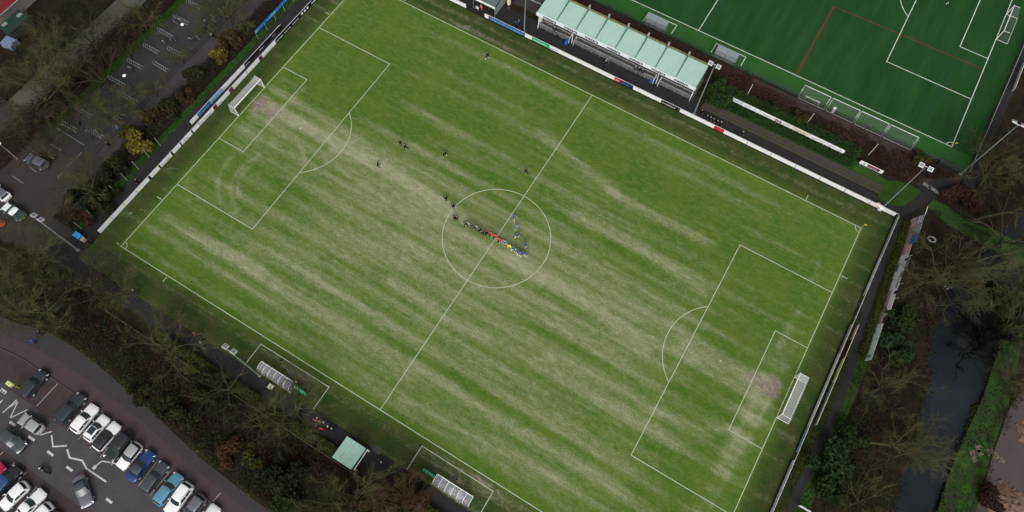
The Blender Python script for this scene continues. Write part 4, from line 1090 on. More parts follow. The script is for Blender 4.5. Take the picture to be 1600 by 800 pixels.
# ================================================================ LIGHT MASTS
def mast(label, p, h, arm_rz, double=True, name='floodlight_mast', m=M_greypost):
    t = thing(name, label, 'floodlight', p, arm_rz)
    b = MB(); b.tube([(0, 0, 0), (0, 0, h * .5), (0, 0, h)], [.15, .11, .08], 8); b.build('pole', m, t)
    b = MB(); b.lathe((0, 0, 0), [(.3, 0), (.3, .06), (.17, .1), (.16, .3)], 10); b.build('base_plate', m, t)
    b = MB(); b.tube([(-.95, 0, h), (.95, 0, h)], .05, 6); b.build('cross_arm', M_alu, t)
    for s in (-1, 1):
        b = MB(); M_ = Matrix.Translation((s * .72, .22, h + .12)) @ Matrix.Rotation(R_(-24), 4, 'X')
        b.box((0, 0, 0), (.78, .74, .16), M=M_); lamp = b.build('floodlight', M_alu, t)
        b = MB(); b.box((0, 0, -.1), (.66, .62, .03), M=M_); b.build('lens', M_headlight, lamp)
        b = MB(); b.box((0, 0, .11), (.5, .46, .05), M=M_); b.build('heat_sink', mat('heat_sink_grey', (.20, .22, .23), .5), lamp)
    return t
mast('tall floodlight mast at the right end of the mint stand', (17.87, 40.15, 0), 14.0, R_(180))
mast('tall floodlight mast at the corner behind the small round signs', (54.2, 39.75, 0), 13.8, R_(180))
mast('floodlight mast between stand and club building, its top out of frame', (-18.23, 40.03, 0), 14.0, R_(180))
mast('floodlight mast at the corner of the synthetic pitch fence', (63.9, 53.5, 0), 15.4, R_(0))
mast('floodlight mast by the dugout nearer the corner flag mark', (-18.95, -39.2, 0), 13.8, R_(0))
mast('floodlight mast beside the blue litter bin at the left corner', (-57.9, -38.1, 0), 11.6, R_(0), m=M_steel)
def lamp_post(label, p, h):
    t = thing('street_lamp', label, 'street lamp', p, 0, 'street lamps round the cycle park')
    b = MB(); b.tube([(0, 0, 0), (0, 0, h)], [.07, .045], 6); b.build('pole', M_darksteel if 'cycle' in label else M_alu, t)
    b = MB(); b.lathe((0, 0, h), [(.08, 0), (.30, .12), (.33, .22), (.22, .32), (.05, .36)], 12); b.build('lamp_head', mat('opal_lamp', (.85, .85, .83), .35), t, True)
lamp_post('white-headed street lamp in the middle of the cycle park', (-71.6, -9.3, 0), 4.6)
lamp_post('white-headed street lamp near the upper bicycles of the cycle park', (-71.0, 5.0, 0), 4.2)
lamp_post('street lamp with thin pale pole at the left frame edge', (-79.3, -30.8, 0), 4.9)
# posts beyond the hedge
for k, (p, h, lab) in enumerate((((24.6, 48.3, 0), 4.1, 'pale post behind the hedge nearest the stand'), ((36.4, 48.2, 0), 4.1, 'pale post behind the middle of the hedge'), ((48.3, 48.0, 0), 4.2, 'pale post behind the hedge end nearest the corner mast'))):
    t = thing('fence_post', lab, 'post', p, 0, 'pale posts behind the hedge')
    b = MB(); b.tube([(0, 0, 0), (0, 0, h)], [.08, .06], 6); b.build('shaft', mat('cream_post', (.50, .47, .38), .7), t)
    b = MB(); b.lathe((0, 0, h), [(.07, 0), (.07, .06), (.02, .1)], 6); b.build('cap', M_alu, t)

# chain-link fence round the synthetic pitch
t = thing('chain_link_fence', 'dark chain-link fence along the near side of the synthetic pitch', 'fence', (10, 53.6, 0))
b = MB(); b.quad((-46, 53.6, .1), (64.6, 53.6, .1), (64.6, 53.6, 1.1), (-46, 53.6, 1.1)); b.build('mesh_panel', M_fence, t, world=True)
b = MB(); b.tube([(-46, 53.6, 1.12), (64.6, 53.6, 1.12)], .05, 5); b.build('top_rail', M_darksteel, t, world=True)
bb = MB(); bb.tube([(0, 0, 0), (0, 0, 1.15)], .045, 5); pm = bb.mesh('post', M_darksteel)
for k in range(38): link('post', pm, t, (-46 + k * 2.98 - 10, 0, 0))
t = thing('chain_link_fence', 'dark chain-link fence along the right end of the synthetic pitch', 'fence', (65.2, 85, 0))
b = MB(); b.quad((64.65, 53.6, .1), (66.3, 126, .1), (66.3, 126, 1.5), (64.65, 53.6, 1.5)); b.build('mesh_panel', M_fence, t, world=True)
b = MB(); b.tube([(64.65, 53.6, 1.52), (66.3, 126, 1.52)], .06, 5); b.build('top_rail', M_steel, t, world=True)
for k in range(24): link('post', pm, t, (64.68 + k * .07 - 65.2, 53.9 + k * 3 - 85, 0))
b = MB(); b.box((66.75, 79.5, .8), (.06, 7.5, .9)); o = b.build('white_banner', M_white, t, world=True); o['label'] = 'white banner on the end fence'
# ================================================================ CARS
def paint(name, c, metallic=0.0):
    return mat('paint_' + name, c, .28, metal=metallic, spec=.5, coat=.6)
SHAPES = {  # windscreen base, roof front, roof rear, tail-glass base (fractions of length), bonnet drop
    'hatch': (.21, .03, -.39, -.47, .22), 'estate': (.20, .05, -.42, -.485, .20), 'suv': (.22, .07, -.40, -.48, .14),
    'sedan': (.17, .00, -.24, -.36, .18), 'van': (.30, .14, -.45, -.49, .25)}
def make_car(label, pos, rz, L=4.3, W=1.78, H=1.48, kind='hatch', body=None, roof=None, pillar=None, sunroof=False, rails=False, group=None, hood=None, z0=.02):
    L *= 1.04; W *= 1.05
    xf0, xf1, xr1, xr0, drop = [v * L if i < 4 else v for i, v in enumerate(SHAPES[kind])]
    t = thing('car' if kind != 'van' else 'van', label, 'car' if kind != 'van' else 'van', (pos[0], pos[1], z0), rz, group)
    zb = H * .62; gz = .24
    roof = roof or body; pillar = pillar or body
    # body shell lofted along its length
    N = 22; secs = []
    for i in range(N + 1):
        tt = -1 + 2 * i / N; tt = math.copysign(abs(tt) ** .8, tt)
        x = tt * L / 2
        e = max(0, (abs(tt) - .70) / .30)
        hw = W / 2 * (1 - .22 * e ** 2.4)
        if x > xf0: f_ = (x - xf0) / (L / 2 - xf0); zt = zb - .02 - drop * f_ ** 1.7 - (.10 * max(0, f_ - .8) / .2)
        elif x < xr0: f_ = (xr0 - x) / (L / 2 + xr0 + 1e-6); zt = zb - (.06 if kind != 'sedan' else .10) * f_ - .12 * max(0, f_ - .7) / .3
        else: zt = zb
        lo = gz + .10 * e ** 2
        pts = [(-.86 * hw, lo), (-.97 * hw, lo + .12), (-hw, lo + .33), (-.985 * hw, zt - .20), (-.94 * hw, zt - .07), (-.82 * hw, zt - .012), (-.4 * hw, zt + .012), (0, zt + .02)]
        pts = pts + [(-y, z) for y, z in pts[-2::-1]]
        secs.append([(x, y, z) for y, z in pts])
    b = MB(); n_ = len(secs[0]); vs_ = [p for s_ in secs for p in s_]
    fs = [(i * n_ + j, i * n_ + j + 1, (i + 1) * n_ + j + 1, (i + 1) * n_ + j) for i in range(N) for j in range(n_ - 1)]
    fs += [(i * n_ + n_ - 1, i * n_, (i + 1) * n_, (i + 1) * n_ + n_ - 1) for i in range(N)]
    fs += [tuple(range(n_))[::-1], tuple(N * n_ + k for k in range(n_))]
    b.add(vs_, fs)
    b.f = [f[::-1] for f in b.f]
    b.build('body', body, t, True)
    if hood is not None:
        b = MB(); xa, xb = xf0 + .1, L / 2 - .25
        rows = []
        for k in range(5):
            x = xa + (xb - xa) * k / 4; f_ = (x - xf0) / (L / 2 - xf0); zt = zb + .008 - drop * f_ ** 1.7 - (.10 * max(0, f_ - .8) / .2)
            rows.append([(x, y * W / 2, zt + .012 - .012 * abs(y)) for y in (-.7, -.35, 0, .35, .7)])
        b.add([p for r_ in rows for p in r_], [(i * 5 + j, (i + 1) * 5 + j, (i + 1) * 5 + j + 1, i * 5 + j + 1) for i in range(4) for j in range(4)])
        b.build('bonnet_panel', hood, t, True)
    # greenhouse: base ring and roof ring
    def ring(xr, xf, hw, z, bf, br, rnd_):
        pts = []
        for k in range(7):
            s_ = -1 + 2 * k / 6; pts.append((xf - bf * s_ * s_, s_ * hw, z))
        for k in range(1, 6): pts.append((xf - bf + (xr + br - xf + bf) * k / 6, hw * (1 + rnd_ * math.sin(k / 6 * math.pi)), z))
        for k in range(7):
            s_ = 1 - 2 * k / 6; pts.append((xr + br * s_ * s_, s_ * hw, z))
        for k in range(1, 6): pts.append((xr + br + (xf - bf - xr - br) * k / 6, -hw * (1 + rnd_ * math.sin(k / 6 * math.pi)), z))
        return pts
    w0, w1 = W / 2 * .93, W / 2 * (.79 if kind != 'van' else .86)
    r0 = ring(xr0, xf0, w0, zb - .05, .22, .10, .03); r1 = ring(xr1, xf1, w1, H - .055, .12, .07, .05)
    r2 = ring(xr1 + .10, xf1 - .10, w1 - .08, H - .005, .10, .07, .05); r3 = ring(xr1 + .5, xf1 - .5, w1 - .4, H + .02, .05, .05, .03)
    m_ = len(r0)
    b = MB(); b.add(r0 + r1, [(k, (k + 1) % m_, (k + 1) % m_ + m_, k + m_) for k in range(m_)]); b.build('cabin', pillar, t, True)
    b = MB(); b.add(r1 + r2 + r3, [(k + q, (k + 1) % m_ + q, (k + 1) % m_ + m_ + q, k + m_ + q) for q in (0, m_) for k in range(m_)] + [tuple(2 * m_ + k for k in range(m_))]); b.build('roof', roof, t, True)
    def pane(nm, ks, v0, v1, trim=.0):
        b = MB(); pts = []
        for v in (v0, (v0 + v1) / 2, v1):
            for k in ks:
                k0 = int(math.floor(k)) % m_; fr = k - math.floor(k); k1 = (k0 + 1) % m_
                A = Vector(r0[k0]).lerp(Vector(r0[k1]), fr); B_ = Vector(r1[k0]).lerp(Vector(r1[k1]), fr)
                p = A.lerp(B_, v); c_ = Vector(((xf1 + xr1) / 2, 0, zb - .2)); d = p - c_
                dn = Vector((d.x * .5, d.y, .25)).normalized() if abs(p.y) > w1 * .98 and nm == 'side_window' else Vector((math.copysign(1, p.x - c_.x), 0, .8)).normalized()
                pts.append(p + dn * .016)
        q = len(ks)
        b.add(pts, [(i * q + j, i * q + j + 1, (i + 1) * q + j + 1, (i + 1) * q + j) for i in range(2) for j in range(q - 1)])
        return b.build(nm, M_glass, t, True)
    pane('windscreen', [.35, 1, 2, 3, 4, 5, 5.65], .10, .96)
    pane('rear_window', [12.4, 13, 14, 15, 16, 17, 17.6], .25, .94)
    pane('side_window', [6.7, 7.5, 8.2, 8.85], .16, .90); pane('side_window', [9.05, 9.8, 10.6, 11.2], .16, .90)
    pane('side_window', [18.8, 19.5, 20.2, 20.95], .16, .90); pane('side_window', [21.15, 21.8, 22.6, 23.3], .16, .90)
    if sunroof:
        b = MB(); b.box(((xf1 + xr1) / 2 + .25, 0, H + .012), ((xf1 - xr1) * .62, w1 * 1.45, .03)); b.build('sunroof', M_glass, t)
    if rails:
        for s in (-1, 1):
            b = MB(); b.tube([(xf1 - .2, s * (w1 - .02), H - .03), (xf1 - .35, s * (w1 - .02), H + .05), (xr1 + .4, s * (w1 - .02), H + .05), (xr1 + .2, s * (w1 - .02), H - .03)], .025, 5); b.build('roof_rail', M_darksteel, t)
    zl = zb - drop - .02
    for s in (-1, 1):
        b = MB(); M_ = Matrix.Translation((L / 2 - .30, s * W / 2 * .74, zl - .02)) @ Matrix.Rotation(s * R_(-32), 4, 'Z') @ Matrix.Rotation(R_(38), 4, 'Y')
        b.box((0, 0, 0), (.30, .42, .08), M=M_); b.build('headlight', M_headlight, t)
        b = MB(); M_ = Matrix.Translation((-L / 2 + .16, s * W / 2 * .80, zb - .17)) @ Matrix.Rotation(s * R_(28), 4, 'Z')
        b.box((0, 0, 0), (.12, .24, .20), M=M_); b.build('tail_light', M_taillight, t)
        b = MB(); b.box((xf0 - .28, s * (W / 2 + .07), zb + .06), (.14, .20, .15)); b.build('mirror', pillar, t)
        for x in (L * .305, -L * .30):
            b = MB()
            b.lathe((0, 0, 0), [(.30, -.10), (.325, -.07), (.325, .07), (.30, .10)], 16)
            b.v = [(x + px, s * (W / 2 - .095) + pz, .325 + py) for px, py, pz in b.v]; wl = b.build('wheel', M_rubber, t)
            b = MB(); b.lathe((0, 0, 0), [(.21, 0), (.20, .02), (.05, .035)], 10); b.v = [(x + px, s * (W / 2 + .006 + pz), .325 + py) for px, py, pz in b.v]
            b.build('rim', M_alu, wl)
    b = MB(); b.box((-L / 2 - .005, 0, zb - .32), (.02, .5, .11)); b.build('licence_plate', M_plate_y, t)
    b = MB(); b.box((L / 2 - .03, 0, .38), (.10, W * .7, .12)); b.build('lower_grille', M_black, t)
    return t
def car_px(label, front, rear, **k):
    """stand a car between two measured ground points (front, rear)"""
    c = ((front[0] + rear[0]) / 2, (front[1] + rear[1]) / 2)
    return make_car(label, c, math.atan2(front[1] - rear[1], front[0] - rear[0]), **k)
P_dark = paint('charcoal', (.028, .034, .042), .2); P_black = paint('black', (.012, .014, .017)); P_white = paint('white', (.80, .81, .81))
P_silver = paint('silver', (.42, .42, .42), .35); P_blue = paint('blue', (.010, .035, .15)); P_sky = paint('sky_blue', (.085, .24, .34)); P_grey = paint('grey', (.13, .135, .16), .2)
P_navy = paint('navy', (.015, .06, .17)); P_red = paint('red', (.38, .008, .045)); P_slate = paint('slate', (.055, .065, .075), .2); P_green = paint('dark_green', (.02, .05, .045))
N_, S_ = R_(90), R_(-90)
g = 'cars parked nose-in along the brown lane'
row = [  # x of the bay, heading, label, options
    (-47.0, N_, 'dark blue-grey estate car parked alone nearest the yellow striped post', dict(kind='estate', L=4.4, body=P_dark)),
    (-39.6, N_, 'black estate parked beside the first white hatchback', dict(kind='estate', L=4.7, body=P_dark, W=1.84)),
    (-36.75, N_, 'plain white hatchback parked between black estate and white car with glass roof', dict(kind='hatch', L=4.4, body=P_white, W=1.8)),
    (-34.2, N_, 'white small car with black glass sunroof', dict(kind='hatch', L=4.0, body=P_white, sunroof=True, W=1.72)),
    (-32.1, N_, 'white-bonneted car with black roof', dict(kind='hatch', L=4.3, body=P_white, roof=P_black, pillar=P_black)),
    (-29.6, S_, 'black suv parked nose towards the road', dict(kind='suv', L=4.5, H=1.6, body=P_black, W=1.84)),
    (-27.3, S_, 'white city car with silver roof and black pillars', dict(kind='hatch', L=4.0, body=P_white, roof=P_silver, pillar=P_black, W=1.72)),
    (-24.9, N_, 'royal blue car with dark roof in the parked row', dict(kind='sedan', L=4.6, body=P_blue, roof=P_slate, W=1.82)),
    (-22.1, N_, 'dark grey estate parked between the royal blue and light blue cars', dict(kind='estate', L=4.6, body=P_slate, W=1.84)),
    (-19.3, N_, 'light blue estate car with red tail lights towards the road', dict(kind='estate', L=4.7, body=P_sky, W=1.82)),
    (-17.1, S_, 'white suv with roof rails parked nose towards the road', dict(kind='suv', L=4.6, H=1.68, body=P_white, rails=True, W=1.86)),
    (-14.5, S_, 'grey hatchback with red tail lights towards the brown lane', dict(kind='hatch', L=4.3, body=P_grey)),
    (-11.8, N_, 'last white car of the parked row, cut by the bottom edge', dict(kind='hatch', L=4.4, body=P_white))]
for i, (x, rz, lab, k) in enumerate(row):
    yc = float(np.interp(x, [-47, -39, -30, -25, -18, -11], [-57.9, -57.75, -58.2, -58.7, -59.2, -59.6]))
    make_car(lab, (x, yc), rz + R_([2, -1, 1, 0, -2, 1, -1, 0, 1, -1, 1, -2, 0][i]), group=g, **k)
car_px('silver small car driving with its white zigzag lines around it', (-45.01, -62.57, 0.0), (-40.81, -62.46, 0.0), kind='hatch', L=4.0, W=1.7, H=1.58, body=P_silver)
car_px('dark hatchback driving in the lane opposite the silver car', (-41.44, -65.76, 0.0), (-45.49, -65.5, 0.0), kind='hatch', L=4.3, body=P_slate)
car_px('dark grey saloon turning across the car park road', (-27.28, -66.8, 0.0), (-31.86, -64.33, 0.0), kind='sedan', L=4.7, body=P_grey, pillar=P_slate, roof=P_slate)
g = 'cars parked on the near side of the road'
car_px('dark blue van parked between red car and white hatchback', (-39.71, -68.25, 0.0), (-40.08, -72.39, 0.0), kind='van', L=4.6, H=1.75, W=1.86, body=P_black, roof=P_navy, pillar=P_black, group=g)
car_px('red car at the left frame edge, only its corner in view', (-42.06, -69.0, 0.0), (-42.58, -72.85, 0.0), kind='hatch', L=4.2, body=P_red, group=g)
car_px('white hatchback parked nose-out beside the dark blue van', (-37.72, -72.98, 0.0), (-37.14, -69.17, 0.0), kind='hatch', L=4.2, body=P_white, group=g)
car_px('white car with grey windscreen facing the road', (-34.41, -68.76, 0.0), (-34.76, -72.8, 0.0), kind='sedan', L=4.5, body=P_white, group=g)
car_px('white car with red tail light towards the road at the bottom edge', (-32.58, -73.47, 0.0), (-32.04, -69.36, 0.0), kind='hatch', L=4.3, body=P_white, group=g)
car_px('dark car barely in view at the bottom edge', (-30.79, -73.77, 0.0), (-30.42, -69.5, 0.0), kind='hatch', L=4.2, body=P_dark, group=g)
g = 'cars in the small left car park'
car_px('grey car with pale bonnet parked against the grass verge', (-78.23, -29.67, 0.0), (-72.87, -29.25, 0.0), kind='hatch', L=4.4, body=P_slate, hood=P_grey, roof=P_grey, group=g)
car_px('dark green car with white panels on bonnet and roof', (-73.79, -38.57, 0.0), (-69.53, -38.51, 0.0), kind='sedan', L=4.5, body=P_green, hood=P_white, roof=P_white, group=g)
car_px('white car cut by the left frame edge', (-78.5, -37.12, 0.0), (-74.43, -37.24, 0.0), kind='hatch', L=4.2, body=P_white, roof=P_grey, group=g)
t = thing('orange_skip_bag', 'orange-red rubble bag on the ground at the left frame edge', 'bag', (-71.8, -41.09, 0.0))
b = MB(); b.lathe((0, 0, 0), [(.5, 0), (.62, .3), (.66, .6), (.5, .72)], 9); b.build('bag', mat('orange_bag', (.24, .05, .02), .8), t, True)
b = MB(); b.lathe((.1, .1, .6), [(.4, 0), (.3, .2), (.08, .28)], 8); b.build('contents', mat('dark_rubble', (.07, .05, .04), .9), t)

# motorcycle with rider
t = thing('motorcycle', 'dark motorcycle on the car park road between the dashes', 'motorcycle', (-36.5, -66.41, 0.0), math.atan2((-37.39, -66.42, 0.0)[1] - (-35.6, -66.29, 0.0)[1], (-37.39, -66.42, 0.0)[0] - (-35.6, -66.29, 0.0)[0]))
for x in (.72, -.68):
    b = MB(); b.lathe((0, 0, 0), [(.22, -.05), (.30, -.06), (.31, 0), (.30, .06), (.22, .05)], 14); b.v = [(x + px, pz, .31 + py) for px, py, pz in b.v]; wl = b.build('wheel', M_rubber, t)
    b = MB(); b.lathe((0, 0, 0), [(.2, -.02), (.2, .02)], 10); b.v = [(x + px, pz, .31 + py) for px, py, pz in b.v]; b.build('rim', M_alu, wl)
b = MB(); b.tube([(-.7, 0, .35), (-.2, 0, .45), (.25, 0, .5), (.55, 0, .8)], [.10, .16, .17, .08], 8); b.build('engine_frame', M_darksteel, t, True)
b = MB(); b.tube([(-.05, 0, .78), (.15, 0, .88), (.42, 0, .84)], [.12, .19, .10], 8); b.build('fuel_tank', paint('black', (0, 0, 0)), t, True)
b = MB(); b.tube([(-.75, 0, .80), (-.4, 0, .80), (-.05, 0, .76)], [.10, .15, .12], 8); b.build('saddle', M_black, t, True)
b = MB(); b.tube([(.72, 0, .31), (.5, 0, .92)], .04, 6); b.tube([(.42, -.36, .98), (.5, 0, .95), (.42, .36, .98)], .02, 6); b.build('fork_and_handlebar', M_chrome, t)
b = MB(); b.lathe((.62, 0, .80), [(.02, 0), (.1, .02), (.1, .12), (.02, .14)], 8); b.build('headlight', M_headlight, t)

# ================================================================ PEOPLE
def person_mesh(pose):
    """one continuous skinned figure, feet at z = 0, facing +y"""
    V, E, Rd, T = [], [], [], []
    def vtx(p, r, tagname=None):
        V.append(p); Rd.append(r); return len(V) - 1
    def edge(a, c, tg): E.append((a, c)); T.append(tg)
    def chain(a, pts, rs, tgs):
        for p, r, tg in zip(pts, rs, tgs):
            i = vtx(p, r); edge(a, i, tg); a = i
        return a
    lean, stride, armf, armout, sit = pose
    pel = vtx((0, 0, .95 - sit), (.145, .11))
    y = lean
    chest = chain(pel, [(0, y * .4, 1.12 - sit), (0, y * .8, 1.32 - sit)], [(.14, .10), (.165, .115)], [1, 1])
    neck = chain(chest, [(0, y, 1.46 - sit), (0, y + .02, 1.53 - sit)], [(.075, .075), (.055, .06)], [1, 0])
    head = chain(neck, [(0, y + .035, 1.60 - sit), (0, y + .035, 1.69 - sit), (0, y + .02, 1.77 - sit)], [(.075, .085), (.08, .10), (.055, .07)], [0, 0, 5])
    chain(len(V) - 2, [(0, y + .145, 1.66 - sit)], [(.014, .018)], [0])           # nose
    for s in (-1, 1):
        chain(len(V) - 3 if s < 0 else len(V) - 4, [(s * .098, y + .02, 1.68 - sit)], [(.012, .02)], [0])   # ears
    for s in (-1, 1):
        st = stride * s
        a = chain(pel, [(s * .10, 0, .90 - sit), (s * .11, st * .5 + (.38 if sit > .2 else .02), .50 if sit < .2 else .50), (s * .115, st * 1.0 + (.36 if sit > .2 else -.01) - (.08 if st < 0 else 0), .10)],
                  [(.105, .105), (.065, .068), (.045, .05)], [2, 2, 3])
        chain(a, [(s * .12, st + (.36 if sit > .2 else 0) + .10, .045), (s * .125, st + (.36 if sit > .2 else 0) + .19, .035)], [(.045, .035), (.035, .022)], [4, 4])
        ar = armf * (-s)
        sh = chain(chest, [(s * .19, y * .9, 1.42 - sit)], [(.07, .07)], [1])
        el = chain(sh, [(s * (.25 + armout), y * .9 + ar * .12 - .03, 1.14 - sit)], [(.045, .048)], [1])
        hx, hy, hz = s * (.27 + armout * .4), y * .9 + ar * .3 + .10, .90 - sit + abs(ar) * .12 + (.22 if armout > .1 else 0)
        wr = chain(el, [(hx, hy, hz)], [(.030, .032)], [6])
        pm_ = chain(wr, [(hx, hy + .03, hz - .07)], [(.022, .038)], [0])
        for k, (dy, ln) in enumerate(((.035, .070), (.012, .085), (-.012, .080), (-.035, .060))):
            chain(pm_, [(hx - s * .004, hy + .03 + dy, hz - .07 - ln * .55), (hx - s * .016, hy + .035 + dy, hz - .07 - ln)], [(.0085, .0085), (.007, .007)], [0, 0])
        chain(wr, [(hx - s * .028, hy + .06, hz - .045), (hx - s * .034, hy + .075, hz - .075)], [(.010, .010), (.008, .008)], [0, 0])
    me = bpy.data.meshes.new('figure'); me.from_pydata(V, E, [])
    o = bpy.data.objects.new('figure', me); COL.objects.link(o)
    sk = o.modifiers.new('s', 'SKIN'); sk.branch_smoothing = .3
    for i, r in enumerate(Rd): me.skin_vertices[0].data[i].radius = r
    me.skin_vertices[0].data[0].use_root = True
    ss_ = o.modifiers.new('b', 'SUBSURF'); ss_.levels = 1; ss_.render_levels = 1
    bpy.context.view_layer.update()
    out = bpy.data.meshes.new_from_object(o.evaluated_get(bpy.context.evaluated_depsgraph_get()))
    bpy.data.objects.remove(o, do_unlink=True)
    nv = len(out.vertices); co = np.zeros(nv * 3); out.vertices.foreach_get('co', co); co = co.reshape(-1, 3)
    co[:, 2] -= co[:, 2].min(); out.vertices.foreach_set('co', co.ravel())
    A = np.array([V[a] for a, _ in E]); B_ = np.array([V[c] for _, c in E]); Tg = np.array(T)
    cen = np.array([p.center[:] for p in out.polygons])
    AB = B_ - A; l2 = (AB ** 2).sum(1)
    tt = np.clip(((cen[:, None] - A[None]) * AB[None]).sum(2) / l2[None], 0, 1)
    dist = np.linalg.norm(cen[:, None] - A[None] - tt[..., None] * AB[None], axis=2)
    mi = Tg[dist.argmin(1)]
    hz = 1.66 - sit
    head_ = cen[:, 2] > hz - .14
    mi = np.where((cen[:, 2] > hz - .03) & (cen[:, 1] < lean + .085), 5, mi)
    mi = np.where(cen[:, 2] > hz + .06, 5, mi)
    out.materials.clear()
    for k in range(7): out.materials.append(M_skin)
    out.polygons.foreach_set('material_index', mi.astype(int)); out.polygons.foreach_set('use_smooth', [True] * len(out.polygons))
    out.update()
    return out
POSES = {'stand': person_mesh((.0, .0, .0, .0, .0)), 'walk': person_mesh((.05, .24, .8, .02, .0)), 'lean': person_mesh((.12, .10, .3, .16, .0)), 'run': person_mesh((.12, .36, 1.2, .05, .0)), 'sit': person_mesh((.05, .03, .2, .02, .42))}
def cloth(name, c): return mat('cloth_' + name, c, .85, spec=.15)
C_black = cloth('black', (.006, .007, .008)); C_dkgreen = cloth('dark_green', (.008, .032, .022)); C_white = cloth('white', (.72, .73, .72)); C_red = cloth('red', (.80, .03, .06)); C_blue = cloth('blue', (.015, .10, .26))
C_lblue = cloth('light_blue', (.14, .36, .54)); C_yellow = cloth('yellow', (.85, .72, .02)); C_navy = cloth('navy', (.015, .022, .05)); C_grey = cloth('grey', (.12, .12, .13)); C_pink = cloth('pink', (.62, .12, .18)); C_shoe = cloth('shoe', (.03, .03, .03)); C_shoew = cloth('pale_shoe', (.65, .66, .62))
C_green2 = cloth('pale_green', (.22, .42, .34)); C_jkt = cloth('blue_jacket', (.01, .09, .28)); C_bright = cloth('bright_red', (.55, .01, .02))
def person(label, p, rz, pose, shirt, shorts, socks, shoes=None, hair=None, skin=None, group=None, sc=1.0, z=.035, sleeve=None):
    o = link('person', POSES[pose], None, (p[0], p[1], z)); o.rotation_euler = (0, 0, R_(rz)); o.scale = (sc * 1.28, sc * 1.28, sc * 1.10)
    for s_, m_ in zip(o.material_slots, (skin or M_skin, shirt, shorts, socks, shoes or C_shoe, hair or M_hair, sleeve or (M_skin if shirt in (C_red, C_blue, C_lblue, C_green2, C_dkgreen) else shirt))):
        s_.link = 'OBJECT'; s_.material = m_
    return tag(o, label, 'person', group)
# officials, photographers and coaches scattered on the pitch
A = [('person in black walking alone near the far touchline', (761.5, 91), 180, 'walk'), ('left of two people in black standing together outside the left penalty arc', (626, 227.5), 160, 'stand'), ('right of two people in black standing together outside the left penalty arc', (634.5, 233), 150, 'walk'),
     ('person in black with pale shoes standing alone between penalty arc and halfway line', (695.5, 244), 180, 'walk'), ('person in black leaning forward with a white ball on the bare corridor', (591.5, 261), -60, 'lean'), ('person in black standing alone right beside the halfway line', (822, 271), 120, 'walk'),
     ('person in black standing just outside the centre circle', (697, 313.5), 200, 'stand'), ('person in black standing on the centre circle line', (708.5, 325.5), 190, 'stand'), ('left of a close pair in black just inside the centre circle', (710.5, 344), 180, 'stand'), ('right of a close pair in dark grey just inside the centre circle', (714, 344.5), 170, 'stand')]
AP = [(-20.97, 30.97, 0.0), (-23.97, 6.45, 0.0), (-22.73, 6.35, 0.0), (-16.03, 8.76, 0.0), (-24.77, 0.8, 0.0), (-2.0, 13.23, 0.0), (-11.03, 1.39, 0.0), (-9.15, 0.81, 0.0), (-7.74, -0.98, 0.0), (-7.33, -0.81, 0.0)]
for (lab, _, rz, ps), p in zip(A, AP):
    person(lab, p, rz, ps, C_black if 'grey' not in lab else C_grey, C_black, C_black, C_shoew if ('pale' in lab or 'far touch' in lab) else C_shoe, group='people in black on the pitch')
# the line-up on the halfway line
g1 = 'dark green team in the line-up'
dk = [(728, 353.5, C_dkgreen, C_black), (732.5, 354.5, C_green2, C_black), (736.5, 357, C_dkgreen, C_grey), (740, 358, C_dkgreen, C_black), (744.5, 358.5, C_green2, C_black), (749.5, 362.5, C_dkgreen, C_black), (754, 366.5, C_black, C_black), (760, 366.5, C_black, C_black)]
nm = ['dark green player at the far left end of the line-up', 'second player from the left of the line-up, in pale green shirt', 'third player from the left of the line-up, dark green', 'fourth player from the left of the line-up, dark green', 'fifth player from the left of the line-up, pale green shirt', 'sixth player from the left of the line-up, dark green', 'seventh in the line-up from the left, all in black', 'dark figure in black right beside the three red shirts']
DP = [(-5.49, -0.96, 0.0), (-5.01, -0.81, 0.0), (-4.45, -0.82, 0.0), (-4.01, -0.77, 0.0), (-3.54, -0.61, 0.0), (-2.9, -0.71, 0.0), (-2.18, -0.84, 0.0), (-1.65, -0.58, 0.0)]
for i, (q, lab) in enumerate(zip(DP, nm)):
    person(lab, q, 180 + rnd.uniform(-15, 15), 'stand' if i % 3 else 'lean', dk[i][2], dk[i][3], C_dkgreen, group=g1)
for lab, p in (('leftmost of three red-shirted officials in the line-up', (-0.83, -0.36, 0.0)), ('middle of three red-shirted officials in the line-up', (-0.06, -0.38, 0.0)), ('rightmost of three red-shirted officials in the line-up', (0.93, -0.54, 0.0))):
    person(lab, p, 180 + rnd.uniform(-10, 10), 'lean', C_red, C_black, C_black, group='red-shirted officials in the line-up', sc=1.14)
person('light blue player between the red officials and the yellow goalkeeper', (1.83, -0.47, 0.0), 180, 'stand', C_lblue, C_blue, C_white)
person('goalkeeper in bright yellow in the middle of the line-up', (2.84, -0.69, 0.0), 180, 'lean', C_yellow, C_yellow, C_yellow, sc=1.08)
bl = [('blue player next to the yellow goalkeeper', (3.7, -0.57, 0.0)), ('second blue player from the yellow goalkeeper', (4.19, -0.76, 0.0)), ('third blue player from the yellow goalkeeper', (4.72, -0.71, 0.0)), ('fourth blue player from the yellow goalkeeper', (5.2, -0.89, 0.0)), ('fifth blue player from the yellow goalkeeper', (5.51, -0.57, 0.0)), ('blue player at the right end of the line-up', (6.05, -0.44, 0.0)),
      ('blue player standing nearest the halfway line above the line-up', (0.82, 4.46, 0.0)), ('blue player in paler shirt above the line-up, upper of two close together', (2.12, 2.91, 0.0)), ('blue player with pale socks, lower of two close together above the line-up', (2.97, 1.82, 0.0)), ('blue player walking to the right end of the line-up', (5.14, 0.99, 0.0))]
